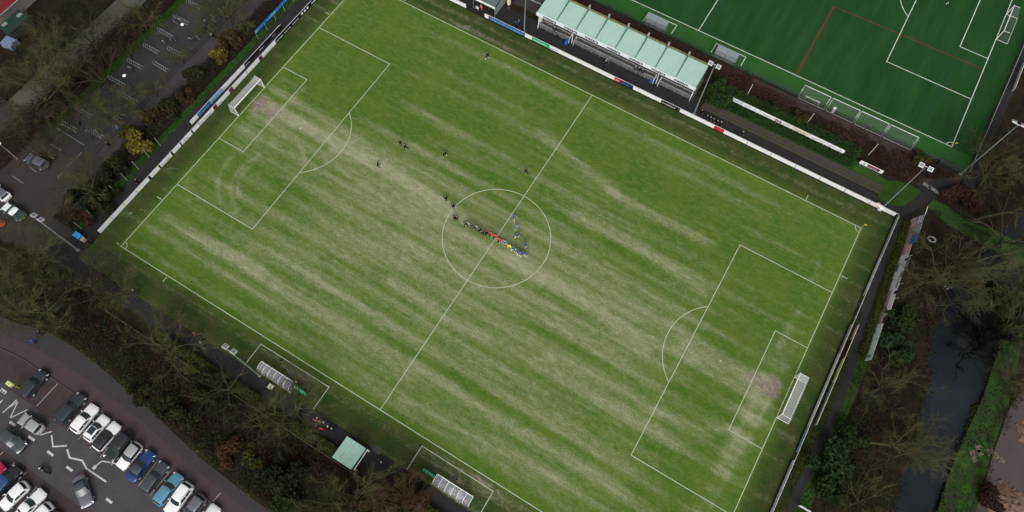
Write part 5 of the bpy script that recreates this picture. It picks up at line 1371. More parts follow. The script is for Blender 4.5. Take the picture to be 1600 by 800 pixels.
for i, (lab, p) in enumerate(bl):
    person(lab, p, 180 + rnd.uniform(-25, 25) if i < 6 else rnd.uniform(120, 240), 'stand' if i % 2 else 'walk', C_lblue if i in (7, 1) else C_blue, C_blue, C_white, C_shoew, group='blue team around the line-up')
def ball(label, p):
    b = MB(); b.lathe((0, 0, .14), [(.02, -.11), (.07, -.085), (.105, -.03), (.105, .03), (.07, .085), (.02, .11)], 12)
    o = b.build('football', C_white, None, True); o.location = (p[0], p[1], 0); return tag(o, label, 'ball')
ball('white football beside the leaning person in black', (-24.45, 1.22, 0.0))
ball('white ball lying on the synthetic pitch inside the penalty area', (49.98, 90.77, 0.0))
# spectators
spec = [('spectator in dark coat behind the far boards, below the stand', (-1.08, 40.97, 0.0), 180, C_black, C_navy, M_hairgrey), ('second spectator in dark coat close behind the first below the stand', (-1.0, 41.45, 0.0), 180, C_grey, C_black, M_hairgrey),
        ('spectator in black standing right beside the stand-end mast', (18.99, 40.46, 0.0), 180, C_black, C_black, None), ('dark-coated spectator at the left of the group at the white boards', (20.3, 39.87, 0.0), 180, C_black, C_navy, None), ('navy-coated spectator second in the group at the white boards', (20.99, 39.89, 0.0), 180, C_navy, C_black, None),
        ('navy-coated spectator in the middle of the group at the white boards', (21.59, 39.85, 0.0), 180, C_navy, C_navy, None), ('dark-coated spectator near the right of the group at the white boards', (22.36, 39.84, 0.0), 180, C_black, C_black, None), ('grey-haired spectator in black beside the red board', (23.05, 39.86, 0.0), 180, C_black, C_black, M_hairgrey),
        ('grey-haired spectator in black standing alone right of the red board', (27.23, 40.02, 0.0), 180, C_black, C_navy, M_hairgrey), ('person in black on the dark path left of the stand', (-20.08, 39.99, 0.0), 90, C_black, C_black, None), ('person in blue jacket on the dark path left of the stand', (-19.84, 40.69, 0.0), 90, C_jkt, C_black, None),
        ('person in dark coat walking near the parasol by the stand', (-11.99, 42.07, 0.0), 90, C_grey, C_black, None), ('white-capped person by the player gap in the boards', (-28.45, 39.37, 0.0), 180, C_white, C_black, None), ('person in maroon by the player gap in the boards', (-27.89, 39.9, 0.0), 180, C_pink, C_black, M_hairgrey),
        ('person in red coat on the near-side path beside the grass', (-31.33, -39.28, 0.0), 0, C_bright, C_black, None), ('person in black just right of the red-coated person', (-30.54, -39.05, 0.0), 0, C_black, C_black, None), ('person in pale top below the red-coated person', (-29.39, -39.94, 0.0), 0, C_grey, C_black, M_hairgrey), ('person in dark coat alone on the near-side path by the trees', (-44.2, -38.85, 0.0), 0, C_black, C_navy, M_hairgrey),
        ('person in dark coat by the left corner path', (-56.84, -36.12, 0.0), 0, C_black, C_black, None), ('person in dark coat on the left boards path', (-57.87, -23.52, 0.0), -90, C_black, C_black, None), ('person in black walking on the cycle park lane', (-67.45, 7.58, 0.0), 200, C_black, C_black, None),
        ('person in blue walking at the edge of the cycle park', (-67.89, -17.29, 0.0), 30, C_jkt, C_navy, M_hairgrey), ('person in dark coat walking on the lane below the blue-clad walker', (-67.32, -20.54, 0.0), 200, C_black, C_black, None), ('person in dark coat standing on the grey lane by the trees', (-51.96, -51.55, 0.0), 100, C_black, C_black, None), ('person in blue coat standing on the grey lane by the trees', (-51.89, -53.1, 0.0), 100, C_jkt, C_navy, None),
        ('spectator with white cap at the top of the near-side group', (-6.86, -39.96, 0.0), 0, C_black, C_black, C_white), ('spectator in dull red in the near-side group', (-7.03, -40.28, 0.0), 0, C_pink, C_black, None), ('spectator in grey in the near-side group', (-6.31, -40.13, 0.0), 0, C_grey, C_black, M_hairgrey), ('spectator in black in the middle of the near-side group', (-5.63, -40.0, 0.0), 0, C_black, C_navy, M_hairgrey),
        ('spectator in bright red coat behind the near-side group', (-5.54, -40.83, 0.0), 0, C_bright, C_bright, None), ('white-haired spectator in black in the near-side group', (-4.8, -40.16, 0.0), 0, C_black, C_black, C_white), ('spectator at the right end of the near-side group', (-4.13, -40.09, 0.0), 0, C_black, C_navy, M_hairgrey), ('person in black alone on the path between group and dugout', (-10.4, -40.3, 0.0), 0, C_black, C_black, M_hairgrey),
        ('person in navy alone on the path right of the mint shelter', (4.94, -40.28, 0.0), 0, C_navy, C_black, M_hairgrey), ('person in black standing in the technical area before the lower dugout', (15.3, -36.58, 0.0), 0, C_black, C_black, None), ('person in teal jacket standing right in front of the lower dugout', (17.7, -37.22, 0.0), 0, cloth('teal', (.02, .14, .20)), C_black, None),
        ('person in dark coat standing beside the upper dugout screen', (-12.91, -37.21, 0.0), 0, C_black, C_black, M_hairgrey)]
for lab, p, rz, sh, pn, hr in spec:
    person(lab, p, rz + rnd.uniform(-20, 20), 'walk' if 'walking' in lab else 'stand', sh, pn, pn, hair=hr, group='spectators and passers-by')
# people on the dugout benches
for lab, p, sh in (('substitute in pink bib seated at the left of the lower dugout', (13.9, -38.45), C_pink), ('substitute in black seated at the left of the lower dugout', (13.2, -38.45), C_black), ('substitute in black seated third in the lower dugout', (14.7, -38.45), C_black), ('substitute in pink seated at the right of the lower dugout', (18.2, -38.45), C_pink), ('substitute in black seated in the middle of the lower dugout', (16.2, -38.45), C_black),
                   ('person in pink seated at the right end of the upper dugout', (-13.7, -38.45), C_pink), ('person in black seated in the middle of the upper dugout', (-15.6, -38.45), C_black), ('person in dark top seated left in the upper dugout', (-17.2, -38.45), C_grey)):
    person(lab, p, 0, 'sit', sh, C_black, C_black, group='people seated in the dugouts')
for lab, x, sh in (('seated spectator in grey in the front bench row of the stand', 4.2, C_grey), ('seated spectator in black beside the grey one in the stand', 4.9, C_black), ('seated spectator in dark coat alone at the left of the stand', -13.2, C_black), ('seated spectator in navy at the right of the pair in the stand', 5.7, C_navy)):
    person(lab, (x, 43.0, 0), 180, 'sit', sh, C_black, C_black, hair=M_hairgrey, group='spectators seated in the stand', z=.27)

# ================================================================ BICYCLES AND RACKS
def bicycle_parts(t, frame_m):
    for x in (.52, -.52):
        b = MB()
        for k in range(16):
            a0, a1 = 2 * math.pi * k / 16, 2 * math.pi * (k + 1) / 16
            b.tube([(x + .34 * math.cos(a0), 0, .35 + .34 * math.sin(a0)), (x + .34 * math.cos(a1), 0, .35 + .34 * math.sin(a1))], .022, 4, cap=False)
        for k in range(4):
            a0 = math.pi * k / 4; b.tube([(x + .33 * math.cos(a0), 0, .35 + .33 * math.sin(a0)), (x - .33 * math.cos(a0), 0, .35 - .33 * math.sin(a0))], .006, 3)
        b.build('wheel', M_rubber, t)
    b = MB(); r = .022
    for p, q in (((-.52, 0, .35), (-.12, 0, .34)), ((-.12, 0, .34), (-.22, 0, .82)), ((-.12, 0, .34), (.36, 0, .72)), ((-.2, 0, .72), (.34, 0, .80)), ((-.52, 0, .35), (-.2, 0, .74)), ((.52, 0, .35), (.34, 0, .85))): b.tube([p, q], r, 5)
    b.build('frame', frame_m, t)
    b = MB(); b.tube([(.30, -.28, 1.02), (.38, -.12, .98), (.34, 0, .96), (.38, .12, .98), (.30, .28, 1.02)], .016, 5); b.build('handlebar', M_chrome, t)
    b = MB(); b.tube([(-.36, 0, .88), (-.24, 0, .88), (-.08, 0, .87)], [.09, .07, .03], 6); b.build('saddle', M_black, t)
frames = [mat('bike_' + n, c, .35, metal=.3) for n, c in (('grey', (.30, .30, .31)), ('black', (.03, .03, .035)), ('white', (.62, .60, .58)), ('blue', (.05, .10, .2)))]
bikes = []
for k, fm in enumerate(frames):
    t = thing('bicycle', '', 'bicycle', (0, 0, 0), 0, 'bicycles in the cycle park'); bicycle_parts(t, fm); bikes.append(t)
cl = [('the cluster of bicycles at the top edge of the cycle park', (-70.27, 12.98, 0.0), 9, 2.3), ('the bicycle cluster below the topmost one', (-70.3, 9.45, 0.0), 7, 1.8), ('the small bicycle group by the upper street lamp', (-70.74, 5.37, 0.0), 4, 1.1), ('the second rack beside the bright grass strip', (-75.69, 7.4, 0.0), 4, 1.4), ('the rack nearest the long parking line', (-71.59, -19.73, 0.0), 5, 1.5), ('the shaded rack in the middle of the cycle park', (-74.43, 2.73, 0.0), 4, 1.2), ('the rack by the middle street lamp', (-75.72, -5.8, 0.0), 3, .9)]
cols = ['grey', 'black', 'white', 'blue']
used = [False] * 4; bi = 0
for where, p, n_, rad in cl:
    bi += 1
    for k in range(n_):
        ci = (k * 3 + bi) % 4
        pos = (p[0] + rnd.uniform(-rad, rad), p[1] + (k - n_ / 2) * .48, .012)
        lab = '%s bicycle in %s' % (cols[ci], where)
        rz = rnd.choice((0, math.pi)) + rnd.uniform(-.3, .3)
        if not used[ci]:
            t = bikes[ci]; t.location = pos; t.rotation_euler = (0, 0, rz); t['label'] = lab; used[ci] = True
        else: t = copy_thing(bikes[ci], pos, rz, lab)
        t['group'] = 'bicycles: ' + lab
t = thing('bike_rack', '', 'bike rack', (0, 0, .012), 0, 'bike racks of the cycle park')
for y in (-.28, .28):
    b = MB(); b.tube([(-1.75, y, .06), (1.75, y, .06)], .035, 5); b.build('rail', M_steel, t)
for k in range(7):
    b = MB(); x = -1.6 + k * .53
    b.tube([(x, -.3, .06), (x, -.3, .5), (x + .04, 0, .78), (x, .3, .5), (x, .3, .06)], .03, 5); b.build('hoop', mat('rack_steel', (.30, .34, .35), .5, metal=.2), t)
rk = [((-76.24, 11.9, 0.0), 'topmost bike rack beside the bright grass strip'), ((-75.79, 7.7, 0.0), 'second bike rack from the top beside the grass strip'), ((-76.18, 3.62, 0.0), 'third bike rack from the top beside the grass strip'), ((-75.95, -0.53, 0.0), 'fourth bike rack from the top beside the grass strip'), ((-76.03, -4.78, 0.0), 'fifth bike rack from the top beside the grass strip'), ((-76.2, -9.5, 0.0), 'sixth bike rack from the top beside the grass strip'),
      ((-76.24, -17.63, 0.0), 'seventh bike rack from the top beside the grass strip'), ((-76.31, -21.2, 0.0), 'bottom bike rack beside the grass strip'), ((-71.58, 1.29, 0.0), 'top bike rack of the inner row by the lane'), ((-71.6, -2.74, 0.0), 'second bike rack of the inner row by the lane'), ((-71.55, -11.14, 0.0), 'third bike rack of the inner row by the lane'), ((-71.38, -15.45, 0.0), 'fourth bike rack of the inner row by the lane'), ((-71.5, -19.83, 0.0), 'bottom bike rack of the inner row by the lane')]
for i, (p, lab) in enumerate(rk):
    if i == 0: t.location = (p[0], p[1], .012); t['label'] = lab
    else: copy_thing(t, (p[0], p[1], .012), rnd.uniform(-.04, .04), lab)

# ================================================================ SMALL THINGS
t = thing('litter_bin', 'bright blue litter bin with cream front at the left corner', 'bin', (-59.13, -36.27, 0.0))
b = MB(); b.box((0, 0, .55), (1.3, .8, 1.1)); b.build('body', mat('bin_blue', (.02, .25, .65), .5), t)
b = MB(); b.box((0, 0, 1.14), (1.36, .86, .08)); b.build('lid', mat('bin_lid_blue', (.04, .32, .72), .5), t)
b = MB(); b.box((.9, 0, .35), (.5, .7, .7)); b.build('front_box', mat('bin_cream', (.45, .38, .25), .6), t)
t = thing('striped_post', 'yellow and black striped post with a yellow-green sign box', 'sign post', (-49.06, -59.61, 0.0))
for k in range(7):
    b = MB(); b.tube([(0, 0, k * .3), (0, 0, k * .3 + .3)], .09, 8); b.build('band', mat('post_yellow', (.75, .72, .02), .5) if k % 2 == 0 else M_black, t)
b = MB(); b.box((0, 0, 2.25), (.9, .6, .5)); sb_ = b.build('sign_box', mat('sign_lime', (.62, .72, .12), .5), t)
b = MB(); b.box((0, 0, 2.51), (.7, .42, .02)); b.build('panel', mat('sign_pale', (.62, .68, .60), .5), sb_)
b = MB(); b.box((-.12, 0, 2.525), (.12, .26, .01)); b.box((.12, 0, 2.525), (.12, .26, .01)); b.build('print', M_greypost, sb_)
t = thing('round_sign', 'round pink and white sign leaning behind the far corner boards', 'sign', (53.19, 39.27, 0.0))
b = MB(); b.lathe((0, 0, 0), [(.4, 0), (.4, .06)], 18); b.v = [(x, y * .75 - z, .75 + y * .62) for x, y, z in b.v]; d = b.build('disc', mat('sign_pink', (.55, .26, .22), .5), t)
b = MB(); b.lathe((0, 0, 0), [(.18, 0), (.18, .08)], 12); b.v = [(x, y * .75 - z - .02, .75 + y * .62) for x, y, z in b.v]; b.build('centre', M_white, d)
b = MB(); b.lathe((0, 0, 0), [(.07, 0), (.07, .1)], 8); b.v = [(x, y * .75 - z - .03, .75 + y * .62) for x, y, z in b.v]; b.build('centre', M_black, d)
b = MB(); b.tube([(0, .05, 0), (0, .05, .75)], .04, 6); b.build('stake', M_steel, t)
t = thing('water_drum', 'white round drum beside the corner mast', 'drum', (53.86, 39.17, 0.0))
b = MB(); b.lathe((0, 0, 0), [(.44, 0), (.48, .3), (.44, .62), (.46, .66), (.40, .70)], 16); b.build('body', M_white, t, True)
b = MB(); b.lathe((0, 0, .7), [(.38, 0), (.36, .05)], 16); b.build('lid', M_white, t)
b = MB(); b.box(((52.16, 39.52, 0.0)[0], (52.16, 39.52, 0.0)[1], .1), (2.2, .9, .2)); tag(b.build('plinth', M_concrete), kind='structure')
for i, (p, lab) in enumerate((((59.28, 47.57, 0.0), 'upper of three grey slab benches beyond the corner lawn'), ((60.36, 47.48, 0.0), 'middle of three grey slab benches beyond the corner lawn'), ((61.73, 47.13, 0.0), 'lower of three grey slab benches beyond the corner lawn'))):
    t = thing('slab_bench', lab, 'bench', (p[0], p[1], 0), R_(-12), 'grey slab benches')
    b = MB(); b.box((0, 0, .5), (1.5, .62, .08)); b.build('seat', mat('slab_grey', (.17, .17, .155), .8, c2=(.12, .12, .10), scale=2), t)
    for s in (-.5, .5):
        b = MB(); b.box((s, 0, .23), (.12, .5, .46)); b.build('leg', M_concrete, t)
t = thing('gate', 'dark low gate beside the grey slab benches', 'gate', (63.01, 46.9, 0.0))
for k in range(5):
    b = MB(); b.box((-.7 + k * .35, 0, .6), (.05, .05, 1.1)); b.build('bar', M_darksteel, t)
for z_ in (.15, 1.1):
    b = MB(); b.box((0, 0, z_), (1.7, .06, .06)); b.build('rail', M_darksteel, t)
t = thing('dark_container', 'dark long container against the synthetic pitch fence by the corner', 'container', (61.43, 53.47, 0.0))
b = MB(); b.box((0, 0, .5), (3.6, 1.0, 1.0)); b.build('body', mat('container_dark', (.012, .016, .016), .7), t)
b = MB(); b.box((0, 0, 1.03), (3.7, 1.08, .07)); b.build('lid', mat('container_lid', (.02, .025, .025), .6), t)
t = thing('white_ring', 'white ring-shaped object lying on the brown ground behind the tall hoarding', 'ring', (63.37, 38.04, 0.0))
b = MB(); pts = [(.62 * math.cos(a), .48 * math.sin(a), .3) for a in np.linspace(0, 2 * math.pi, 17)]; b.tube(pts, .13, 6, cap=False); b.build('ring', mat('ring_grey', (.40, .40, .40), .6), t, True)
b = MB(); b.box((-.35, 0, .18), (.5, .8, .06)); b.build('floor', M_greypost, t)
t = thing('white_pallet', 'white slatted pallet lying under the big bare tree by the river', 'pallet', (67.99, 31.28, 0.0), R_(55))
for k in range(4):
    b = MB(); b.box((0, -.75 + k * .5, .35), (1.3, .3, .04)); b.build('slat', mat('pallet_white', (.42, .44, .42), .7, c2=(.26, .28, .26), scale=3), t)
for s in (-.5, 0, .5):
    b = MB(); b.box((s, 0, .2), (.12, 2.0, .24)); b.build('bearer', M_concrete, t)
t = thing('info_board', 'white tilted board at the bottom right beside the right path', 'board', (60.64, -14.18, 0.0))
b = MB(); b.box((0, 0, 1.3), (1.7, .05, .9)); b.build('panel', M_offw, t)
for s in (-.7, .7):
    b = MB(); b.tube([(s, .06, 0), (s, .06, 1.75)], .04, 5); b.build('post', M_steel, t)
t = thing('white_table', 'small pale table with a dark middle behind the upper dugout', 'table', (-16.12, -39.74, 0.0))
b = MB(); b.box((0, 0, .72), (.85, .75, .05)); b.build('top', mat('table_cream', (.60, .57, .48), .7), t)
b = MB(); b.box((0, 0, .752), (.2, .5, .01)); b.build('tray', M_greypost, t)
for sx in (-1, 1):
    for sy in (-1, 1):
        b = MB(); b.tube([(sx * .36, sy * .32, 0), (sx * .36, sy * .32, .7)], .03, 5); b.build('leg', M_steel, t)
# ladder and panels leaning behind the lower dugout
t = thing('ladder', 'pale aluminium ladder leaning behind the lower dugout', 'ladder', (17.39, -39.07, 0.0), R_(20))
for s in (-.2, .2):
    b = MB(); b.tube([(s, 0, .05), (s, 1.6, 1.3)], .035, 5); b.build('stile', M_alu, t)
for k in range(6):
    b = MB(); b.tube([(-.2, .2 + k * .25, .2 + k * .195), (.2, .2 + k * .25, .2 + k * .195)], .02, 5); b.build('rung', M_alu, t)
for i, (p, rz, lab) in enumerate((((15.92, -38.3, 0.0), 20, 'loose pale panel leaning on the lower dugout, left of the ladder'), ((17.24, -38.23, 0.0), 35, 'loose pale panel leaning on the lower dugout, right of the ladder'))):
    t = thing('loose_panel', lab, 'panel', (p[0], p[1], 0), R_(rz), 'loose panels behind the lower dugout')
    b = MB(); b.box((0, 0, 1.15), (.85, .75, .04)); b.build('sheet', M_perspex, t)
    b = MB()
    for a, c in (((-.43, -.38), (.43, -.38)), ((.43, -.38), (.43, .38)), ((.43, .38), (-.43, .38)), ((-.43, .38), (-.43, -.38))): b.tube([(a[0], a[1], 1.15), (c[0], c[1], 1.15)], .025, 4)
    for a in ((-.4, -.35), (.4, .35)): b.tube([(a[0], a[1], 0), (a[0], a[1], 1.15)], .025, 4)
    b.build('frame', M_white, t)
for i, (p, lab) in enumerate((((-17.56, -35.55, 0.0), 'small dark bag on the grass before the upper dugout'), ((-13.01, -36.92, 0.0), 'dark kit bag at the end of the upper dugout'))):
    t = thing('kit_bag', lab, 'bag', p, .5, 'kit bags')
    b = MB(); b.tube([(-.3, 0, .16), (-.2, 0, .18), (.2, 0, .18), (.3, 0, .16)], [.08, .17, .17, .08], 8); b.build('body', C_black, t, True)
    b = MB(); b.tube([(-.18, 0, .33), (0, 0, .45), (.18, 0, .33)], .02, 5); b.build('handle', C_grey, t)
# corner flags
for s, tt, lab in ((-1, -1, 'corner flag at the left corner of the grass pitch'), (1, 1, 'corner flag at the right corner of the grass pitch near the mast')):
    t = thing('corner_flag', lab, 'flag', (s * LX, tt * LY, .03), 0, 'corner flags')
    b = MB(); b.tube([(0, 0, 0), (0, 0, 1.55)], .025, 6); b.build('pole', mat('flag_pole', (.62, .60, .40), .6), t)
    b = MB(); b.add([(0, 0, 1.52), (.38, .06, 1.46), (.36, .10, 1.18), (0, 0, 1.14)], [(0, 1, 2, 3)]); b.build('cloth', C_yellow if s > 0 else C_white, t)
t = thing('corner_flag', 'corner flag of the synthetic pitch with yellow pole', 'flag', (TX1, TY0, .03), 0, 'corner flags')
b = MB(); b.tube([(0, 0, 0), (0, 0, 1.5)], .03, 6); b.build('pole', mat('flag_pole', (0, 0, 0)), t)
b = MB(); b.add([(0, 0, 1.5), (.36, .06, 1.44), (.34, .10, 1.16), (0, 0, 1.12)], [(0, 1, 2, 3)]); b.build('cloth', C_yellow, t)

# buildings at the top left, beyond the canal
t = thing('red_roofed_building', 'building with dark red roof cut by the top left corner', 'building', (-110, -4, 0))
b = MB(); b.box((-108.5, -4, 1.6), (11, 15, 3.2)); b.build('wall', mat('cream_wall', (.20, .19, .17), .8), t, world=True)
for s in (0, 1):
    b = MB(); x0_, x1_ = (-102.3, -108.5) if s == 0 else (-114.7, -108.5)
    b.add([(x0_, -11.7, 3.1), (x0_, 4.3, 3.1), (x1_, 4.3, 5.0), (x1_, -11.7, 5.0), (x0_, -11.7, 3.22), (x0_, 4.3, 3.22), (x1_, 4.3, 5.12), (x1_, -11.7, 5.12)], [(0, 1, 2, 3), (7, 6, 5, 4), (4, 5, 1, 0), (5, 6, 2, 1), (6, 7, 3, 2), (7, 4, 0, 3)])
    b.build('roof_slope', mat('red_roof', (.16, .012, .022), .6, c2=(.12, .012, .02), scale=.8), t, world=True)
b = MB(); b.box((-102.2, -3.7, 3.16), (.16, 16, .14)); b.build('gutter', M_steel, t, world=True)
t = thing('dark_green_deck', 'dark green flat shed roof with two pale hatches beside the red roof', 'shed', (-100, -10, 0))
b = MB(); b.box((-100.0, -10, 1.1), (2.8, 4.6, 2.2)); b.build('wall', M_darksteel, t, world=True)
b = MB(); b.box((-100.0, -10, 2.26), (3.1, 5.0, .12)); b.build('roof', mat('deck_green', (.008, .030, .025), .7, c2=(.012, .04, .03), scale=1), t, world=True)
for y, x in ((-11.4, -100.9), (-8.4, -100.2)):
    b = MB(); b.box((x, y, 2.38), (.7, 1.0, .12)); b.build('hatch', mat('hatch_grey', (.22, .25, .24), .5), t, world=True)
t = thing('tarpaulin_trailer', 'lavender blue tarpaulin-covered trailer beyond the canal', 'trailer', (-98.6, -13.6, 0), R_(8))
b = MB(); b.box((0, 0, .75), (2.5, 2.1, 1.1), taper=.93); b.build('cover', mat('tarpaulin_blue', (.13, .16, .27), .55, c2=(.19, .22, .34), scale=1.5), t)
b = MB(); b.box((0, 0, .3), (2.4, 1.9, .15)); b.build('chassis', M_darksteel, t)
for s in (-1, 1):
    b = MB(); b.lathe((0, 0, 0), [(.28, -.08), (.28, .08)], 12); b.v = [(x, s * 1.0 + z, .28 + y) for x, y, z in b.v]; b.build('wheel', M_rubber, t)
# ================================================================ VEGETATION
def leafmat(name, c, c2, c3=None, scale=.5):
    return mat('leaf_' + name, c, .85, spec=.15, c2=c2, c3=c3, scale=scale, detail=3, island=.30, contrast=(.10, .90))
LF = {'brown': leafmat('brown', (.013, .009, .007), (.040, .024, .018), (.024, .015, .012)),
      'olive': leafmat('olive', (.010, .011, .005), (.032, .032, .012), (.019, .020, .008)),
      'green': leafmat('green', (.008, .016, .005), (.026, .042, .011), (.015, .027, .008)),
      'dark': leafmat('dark', (.005, .009, .005), (.017, .023, .010), (.010, .015, .007)),
      'red': leafmat('red', (.020, .009, .008), (.052, .022, .018), (.034, .015, .012)),
      'rust': leafmat('rust', (.024, .013, .008), (.066, .034, .018), (.042, .022, .012)),
      'yellow': leafmat('yellow', (.040, .036, .008), (.20, .17, .020), (.095, .08, .012)),
      'gold': leafmat('gold', (.024, .018, .007), (.085, .056, .014), (.044, .032, .010)),
      'hedge': leafmat('hedge', (.022, .028, .006), (.062, .064, .012), (.040, .045, .008)),
      'hedge_green': leafmat('hedge_green', (.009, .026, .006), (.036, .070, .012), (.020, .046, .009)),
      'ivy': leafmat('ivy', (.007, .017, .006), (.026, .044, .015), (.014, .028, .010))}
M_twig = mat('mossy_twigs', (.052, .052, .021), .95, spec=.1, c2=(.100, .096, .046), scale=.5, detail=3)
M_twig2 = mat('grey_brown_twigs', (.026, .022, .016), .95, spec=.1, c2=(.044, .038, .028), scale=.5, detail=3)
M_twig3 = mat('dark_wet_twigs', (.003, .003, .003), .95, spec=.05, c2=(.006, .005, .005), scale=.5, detail=3)
M_bark = mat('mossy_bark', (.044, .042, .020), .95, spec=.1, c2=(.090, .085, .046), scale=1.2, detail=6, bump=.4, bscale=8)
M_bark3 = mat('dark_bark', (.004, .004, .004), .95, spec=.05, c2=(.010, .009, .008), scale=1.2, detail=6)

def quads_from(P, size, rg, flat=.35, aspect=.6):
    """leaf quads at points P (n,3): random tilt, size array"""
    n = len(P)
    th = rg.uniform(0, 2 * np.pi, n); ph = rg.normal(0, flat, n); ps = rg.normal(0, flat, n)
    u = np.stack([np.cos(th) * np.cos(ph), np.sin(th) * np.cos(ph), np.sin(ph)], 1)
    v = np.stack([-np.sin(th) * np.cos(ps), np.cos(th) * np.cos(ps), np.sin(ps)], 1)
    s = size[:, None] / 2
    Q = np.stack([P - u * s - v * s * aspect, P + u * s - v * s * aspect * .6, P + u * s * .9 + v * s * aspect, P - u * s * .7 + v * s * aspect], 1)
    return Q.reshape(-1, 3)
def quad_mesh(name, V, m):
    n = len(V) // 4
    me = bpy.data.meshes.new(name)
    me.vertices.add(len(V)); me.vertices.foreach_set('co', V.astype(np.float32).ravel())
    me.loops.add(len(V)); me.loops.foreach_set('vertex_index', np.arange(len(V), dtype=np.int32))
    me.polygons.add(n); me.polygons.foreach_set('loop_start', np.arange(0, 4 * n, 4, dtype=np.int32)); me.polygons.foreach_set('loop_total', np.full(n, 4, np.int32))
    me.update(calc_edges=True)
    me.materials.append(m)
    return me
def hnoise(x, y, s):
    return (np.sin(x * s * 1.0 + y * s * .7 + 1.3) + np.sin(x * s * .53 - y * s * 1.31 + 4.1) + np.sin(x * s * 1.9 + y * s * 1.7) * .6) / 2.6
def undergrowth(label, cat, rect, n, hmax, m, seed, size=(.10, .30), mask=None, clump=.5, thin=.0, name='undergrowth', flat=.45):
    rg = np.random.default_rng(seed)
    n = int(n * 1.7)
    x = rg.uniform(rect[0], rect[1], n); y = rg.uniform(rect[2], rect[3], n)
    h = hnoise(x, y, clump) + .5 * hnoise(x + 7, y - 3, clump * 2.7)
    keep = h > thin * 2 - 1
    if mask is not None: keep &= mask(x, y)
    x, y, h = x[keep], y[keep], h[keep]
    z = np.clip((h + 1) / 2, .08, 1) * hmax * rg.uniform(.15, 1, len(x)) ** .6
    P = np.stack([x, y, z], 1)
    V = quads_from(P, rg.uniform(size[0], size[1], len(x)), rg, flat)
    return tag(link(name, quad_mesh(name, V, m)), label, cat, kind='stuff')
# belts of brush, bramble and fallen leaves
NoPath = lambda x, y: (x < -61.3)
for i, (lf, n, h) in enumerate((('brown', 9000, 1.6), ('olive', 5500, 1.9), ('gold', 2600, 2.2), ('green', 2200, 1.5))):
    undergrowth('mixed %s shrubbery between the cycle park lane and the left path' % ['brown', 'olive', 'golden', 'green'][i], 'shrubbery', (-65.6, -61.4, -36, 40), n, h, LF[lf], 20 + i, thin=[.25, .5, .62, .55][i], clump=[.5, .8, .45, .6][i], mask=lambda x, y: (x < -61.4) & (x > np.interp(y, [-36, -20, 0, 40], [-66.5, -66, -65.3, -64.5])))
for i, (lf, n, h) in enumerate((('red', 11000, 1.0), ('brown', 7000, 1.4), ('dark', 3000, 1.6))):
    undergrowth('%s brush between the pale canal and the cycle park' % ['reddish', 'brown', 'dark'][i], 'shrubbery', (-85.2, -79.9, -40, 45), n, h, LF[lf], 30 + i, thin=[.2, .4, .6][i], clump=[.35, .6, .5][i])
for i, (lf, n, h) in enumerate((('olive', 9000, 2.0), ('dark', 7000, 1.6), ('brown', 7000, 1.2), ('green', 2500, 1.4))):
    undergrowth('%s thicket beyond the canal' % ['olive', 'dark', 'brown', 'green'][i], 'shrubbery', (-122, -90.6, -45, 40), n, h, LF[lf], 40 + i, thin=[.35, .3, .35, .65][i], clump=[.3, .45, .6, .3][i], size=(.14, .36), mask=lambda x, y: ~((x > -118.5) & (x < -98) & (y > -15.5) & (y < 3)))
belt = lambda x, y: (y < np.interp(x, [-66, -50, 20], [-43, -43.4, -43.5])) & (y > np.interp(x, [-66, -53, -46, -35, -25, -16, -7, 20], [-52.6, -50.6, -50.2, -50.8, -52.2, -53.1, -53.6, -53.8]))
for i, (lf, n, h) in enumerate((('brown', 26000, 1.3), ('red', 13000, .9), ('dark', 14000, 1.8), ('olive', 9000, 2.0), ('green', 4200, 1.6))):
    undergrowth('%s woodland floor brush between the near-side path and the car park' % ['brown', 'reddish', 'dark', 'olive', 'green'][i], 'shrubbery', (-68, 20, -54, -43), n, h, LF[lf], 50 + i, thin=[.2, .5, .5, .55, .66][i], clump=[.4, .3, .45, .5, .35][i], mask=belt)
undergrowth('bright leafy fringe along the grey lane', 'shrubbery', (-56, 10, -54, -49.5), 3600, 1.0, LF['hedge'], 58, thin=.35, clump=.8, mask=lambda x, y: np.abs(y - np.interp(x, [-53, -46, -35, -25, -16, -7, 20], [-50.4, -50.0, -50.5, -51.8, -52.8, -53.2, -53.4])) < .8)
undergrowth('brush left of the near-side woodland behind the small car park', 'shrubbery', (-100, -58, -54.5, -42.5), 16000, 1.5, LF['brown'], 59, thin=.2, clump=.4, mask=lambda x, y: (y > np.interp(x, [-100, -62, -58], [-54, -53, -52])) & (y < np.interp(x, [-100, -66, -60, -58], [-45.8, -43.3, -43, -42.6])))
undergrowth('olive brush left of the near-side woodland', 'shrubbery', (-100, -56, -54, -43), 9000, 2.0, LF['olive'], 60, thin=.45, clump=.5, mask=lambda x, y: (y > -52.4) & (y < np.interp(x, [-100, -66, -56], [-46, -43.6, -43.2])))
rb = lambda x, y: (x < river_left(y) - .3) & (x > 61.9)
for i, (lf, n, h) in enumerate((('brown', 11000, 1.0), ('ivy', 7000, 1.7), ('red', 5000, .7), ('dark', 5500, 1.3), ('green', 3500, 1.5))):
    undergrowth('%s brush between the tall hoarding and the river' % ['brown', 'ivy-green', 'reddish', 'dark', 'green'][i], 'shrubbery', (61.9, 76, -30, 44), n, h, LF[lf], 70 + i, thin=[.2, .5, .45, .45, .6][i], clump=[.5, .4, .3, .5, .5][i], mask=[rb, lambda x, y: rb(x, y) & (x < 66.5) & (y < 24), rb, rb, lambda x, y: rb(x, y) & (y < 6)][i])
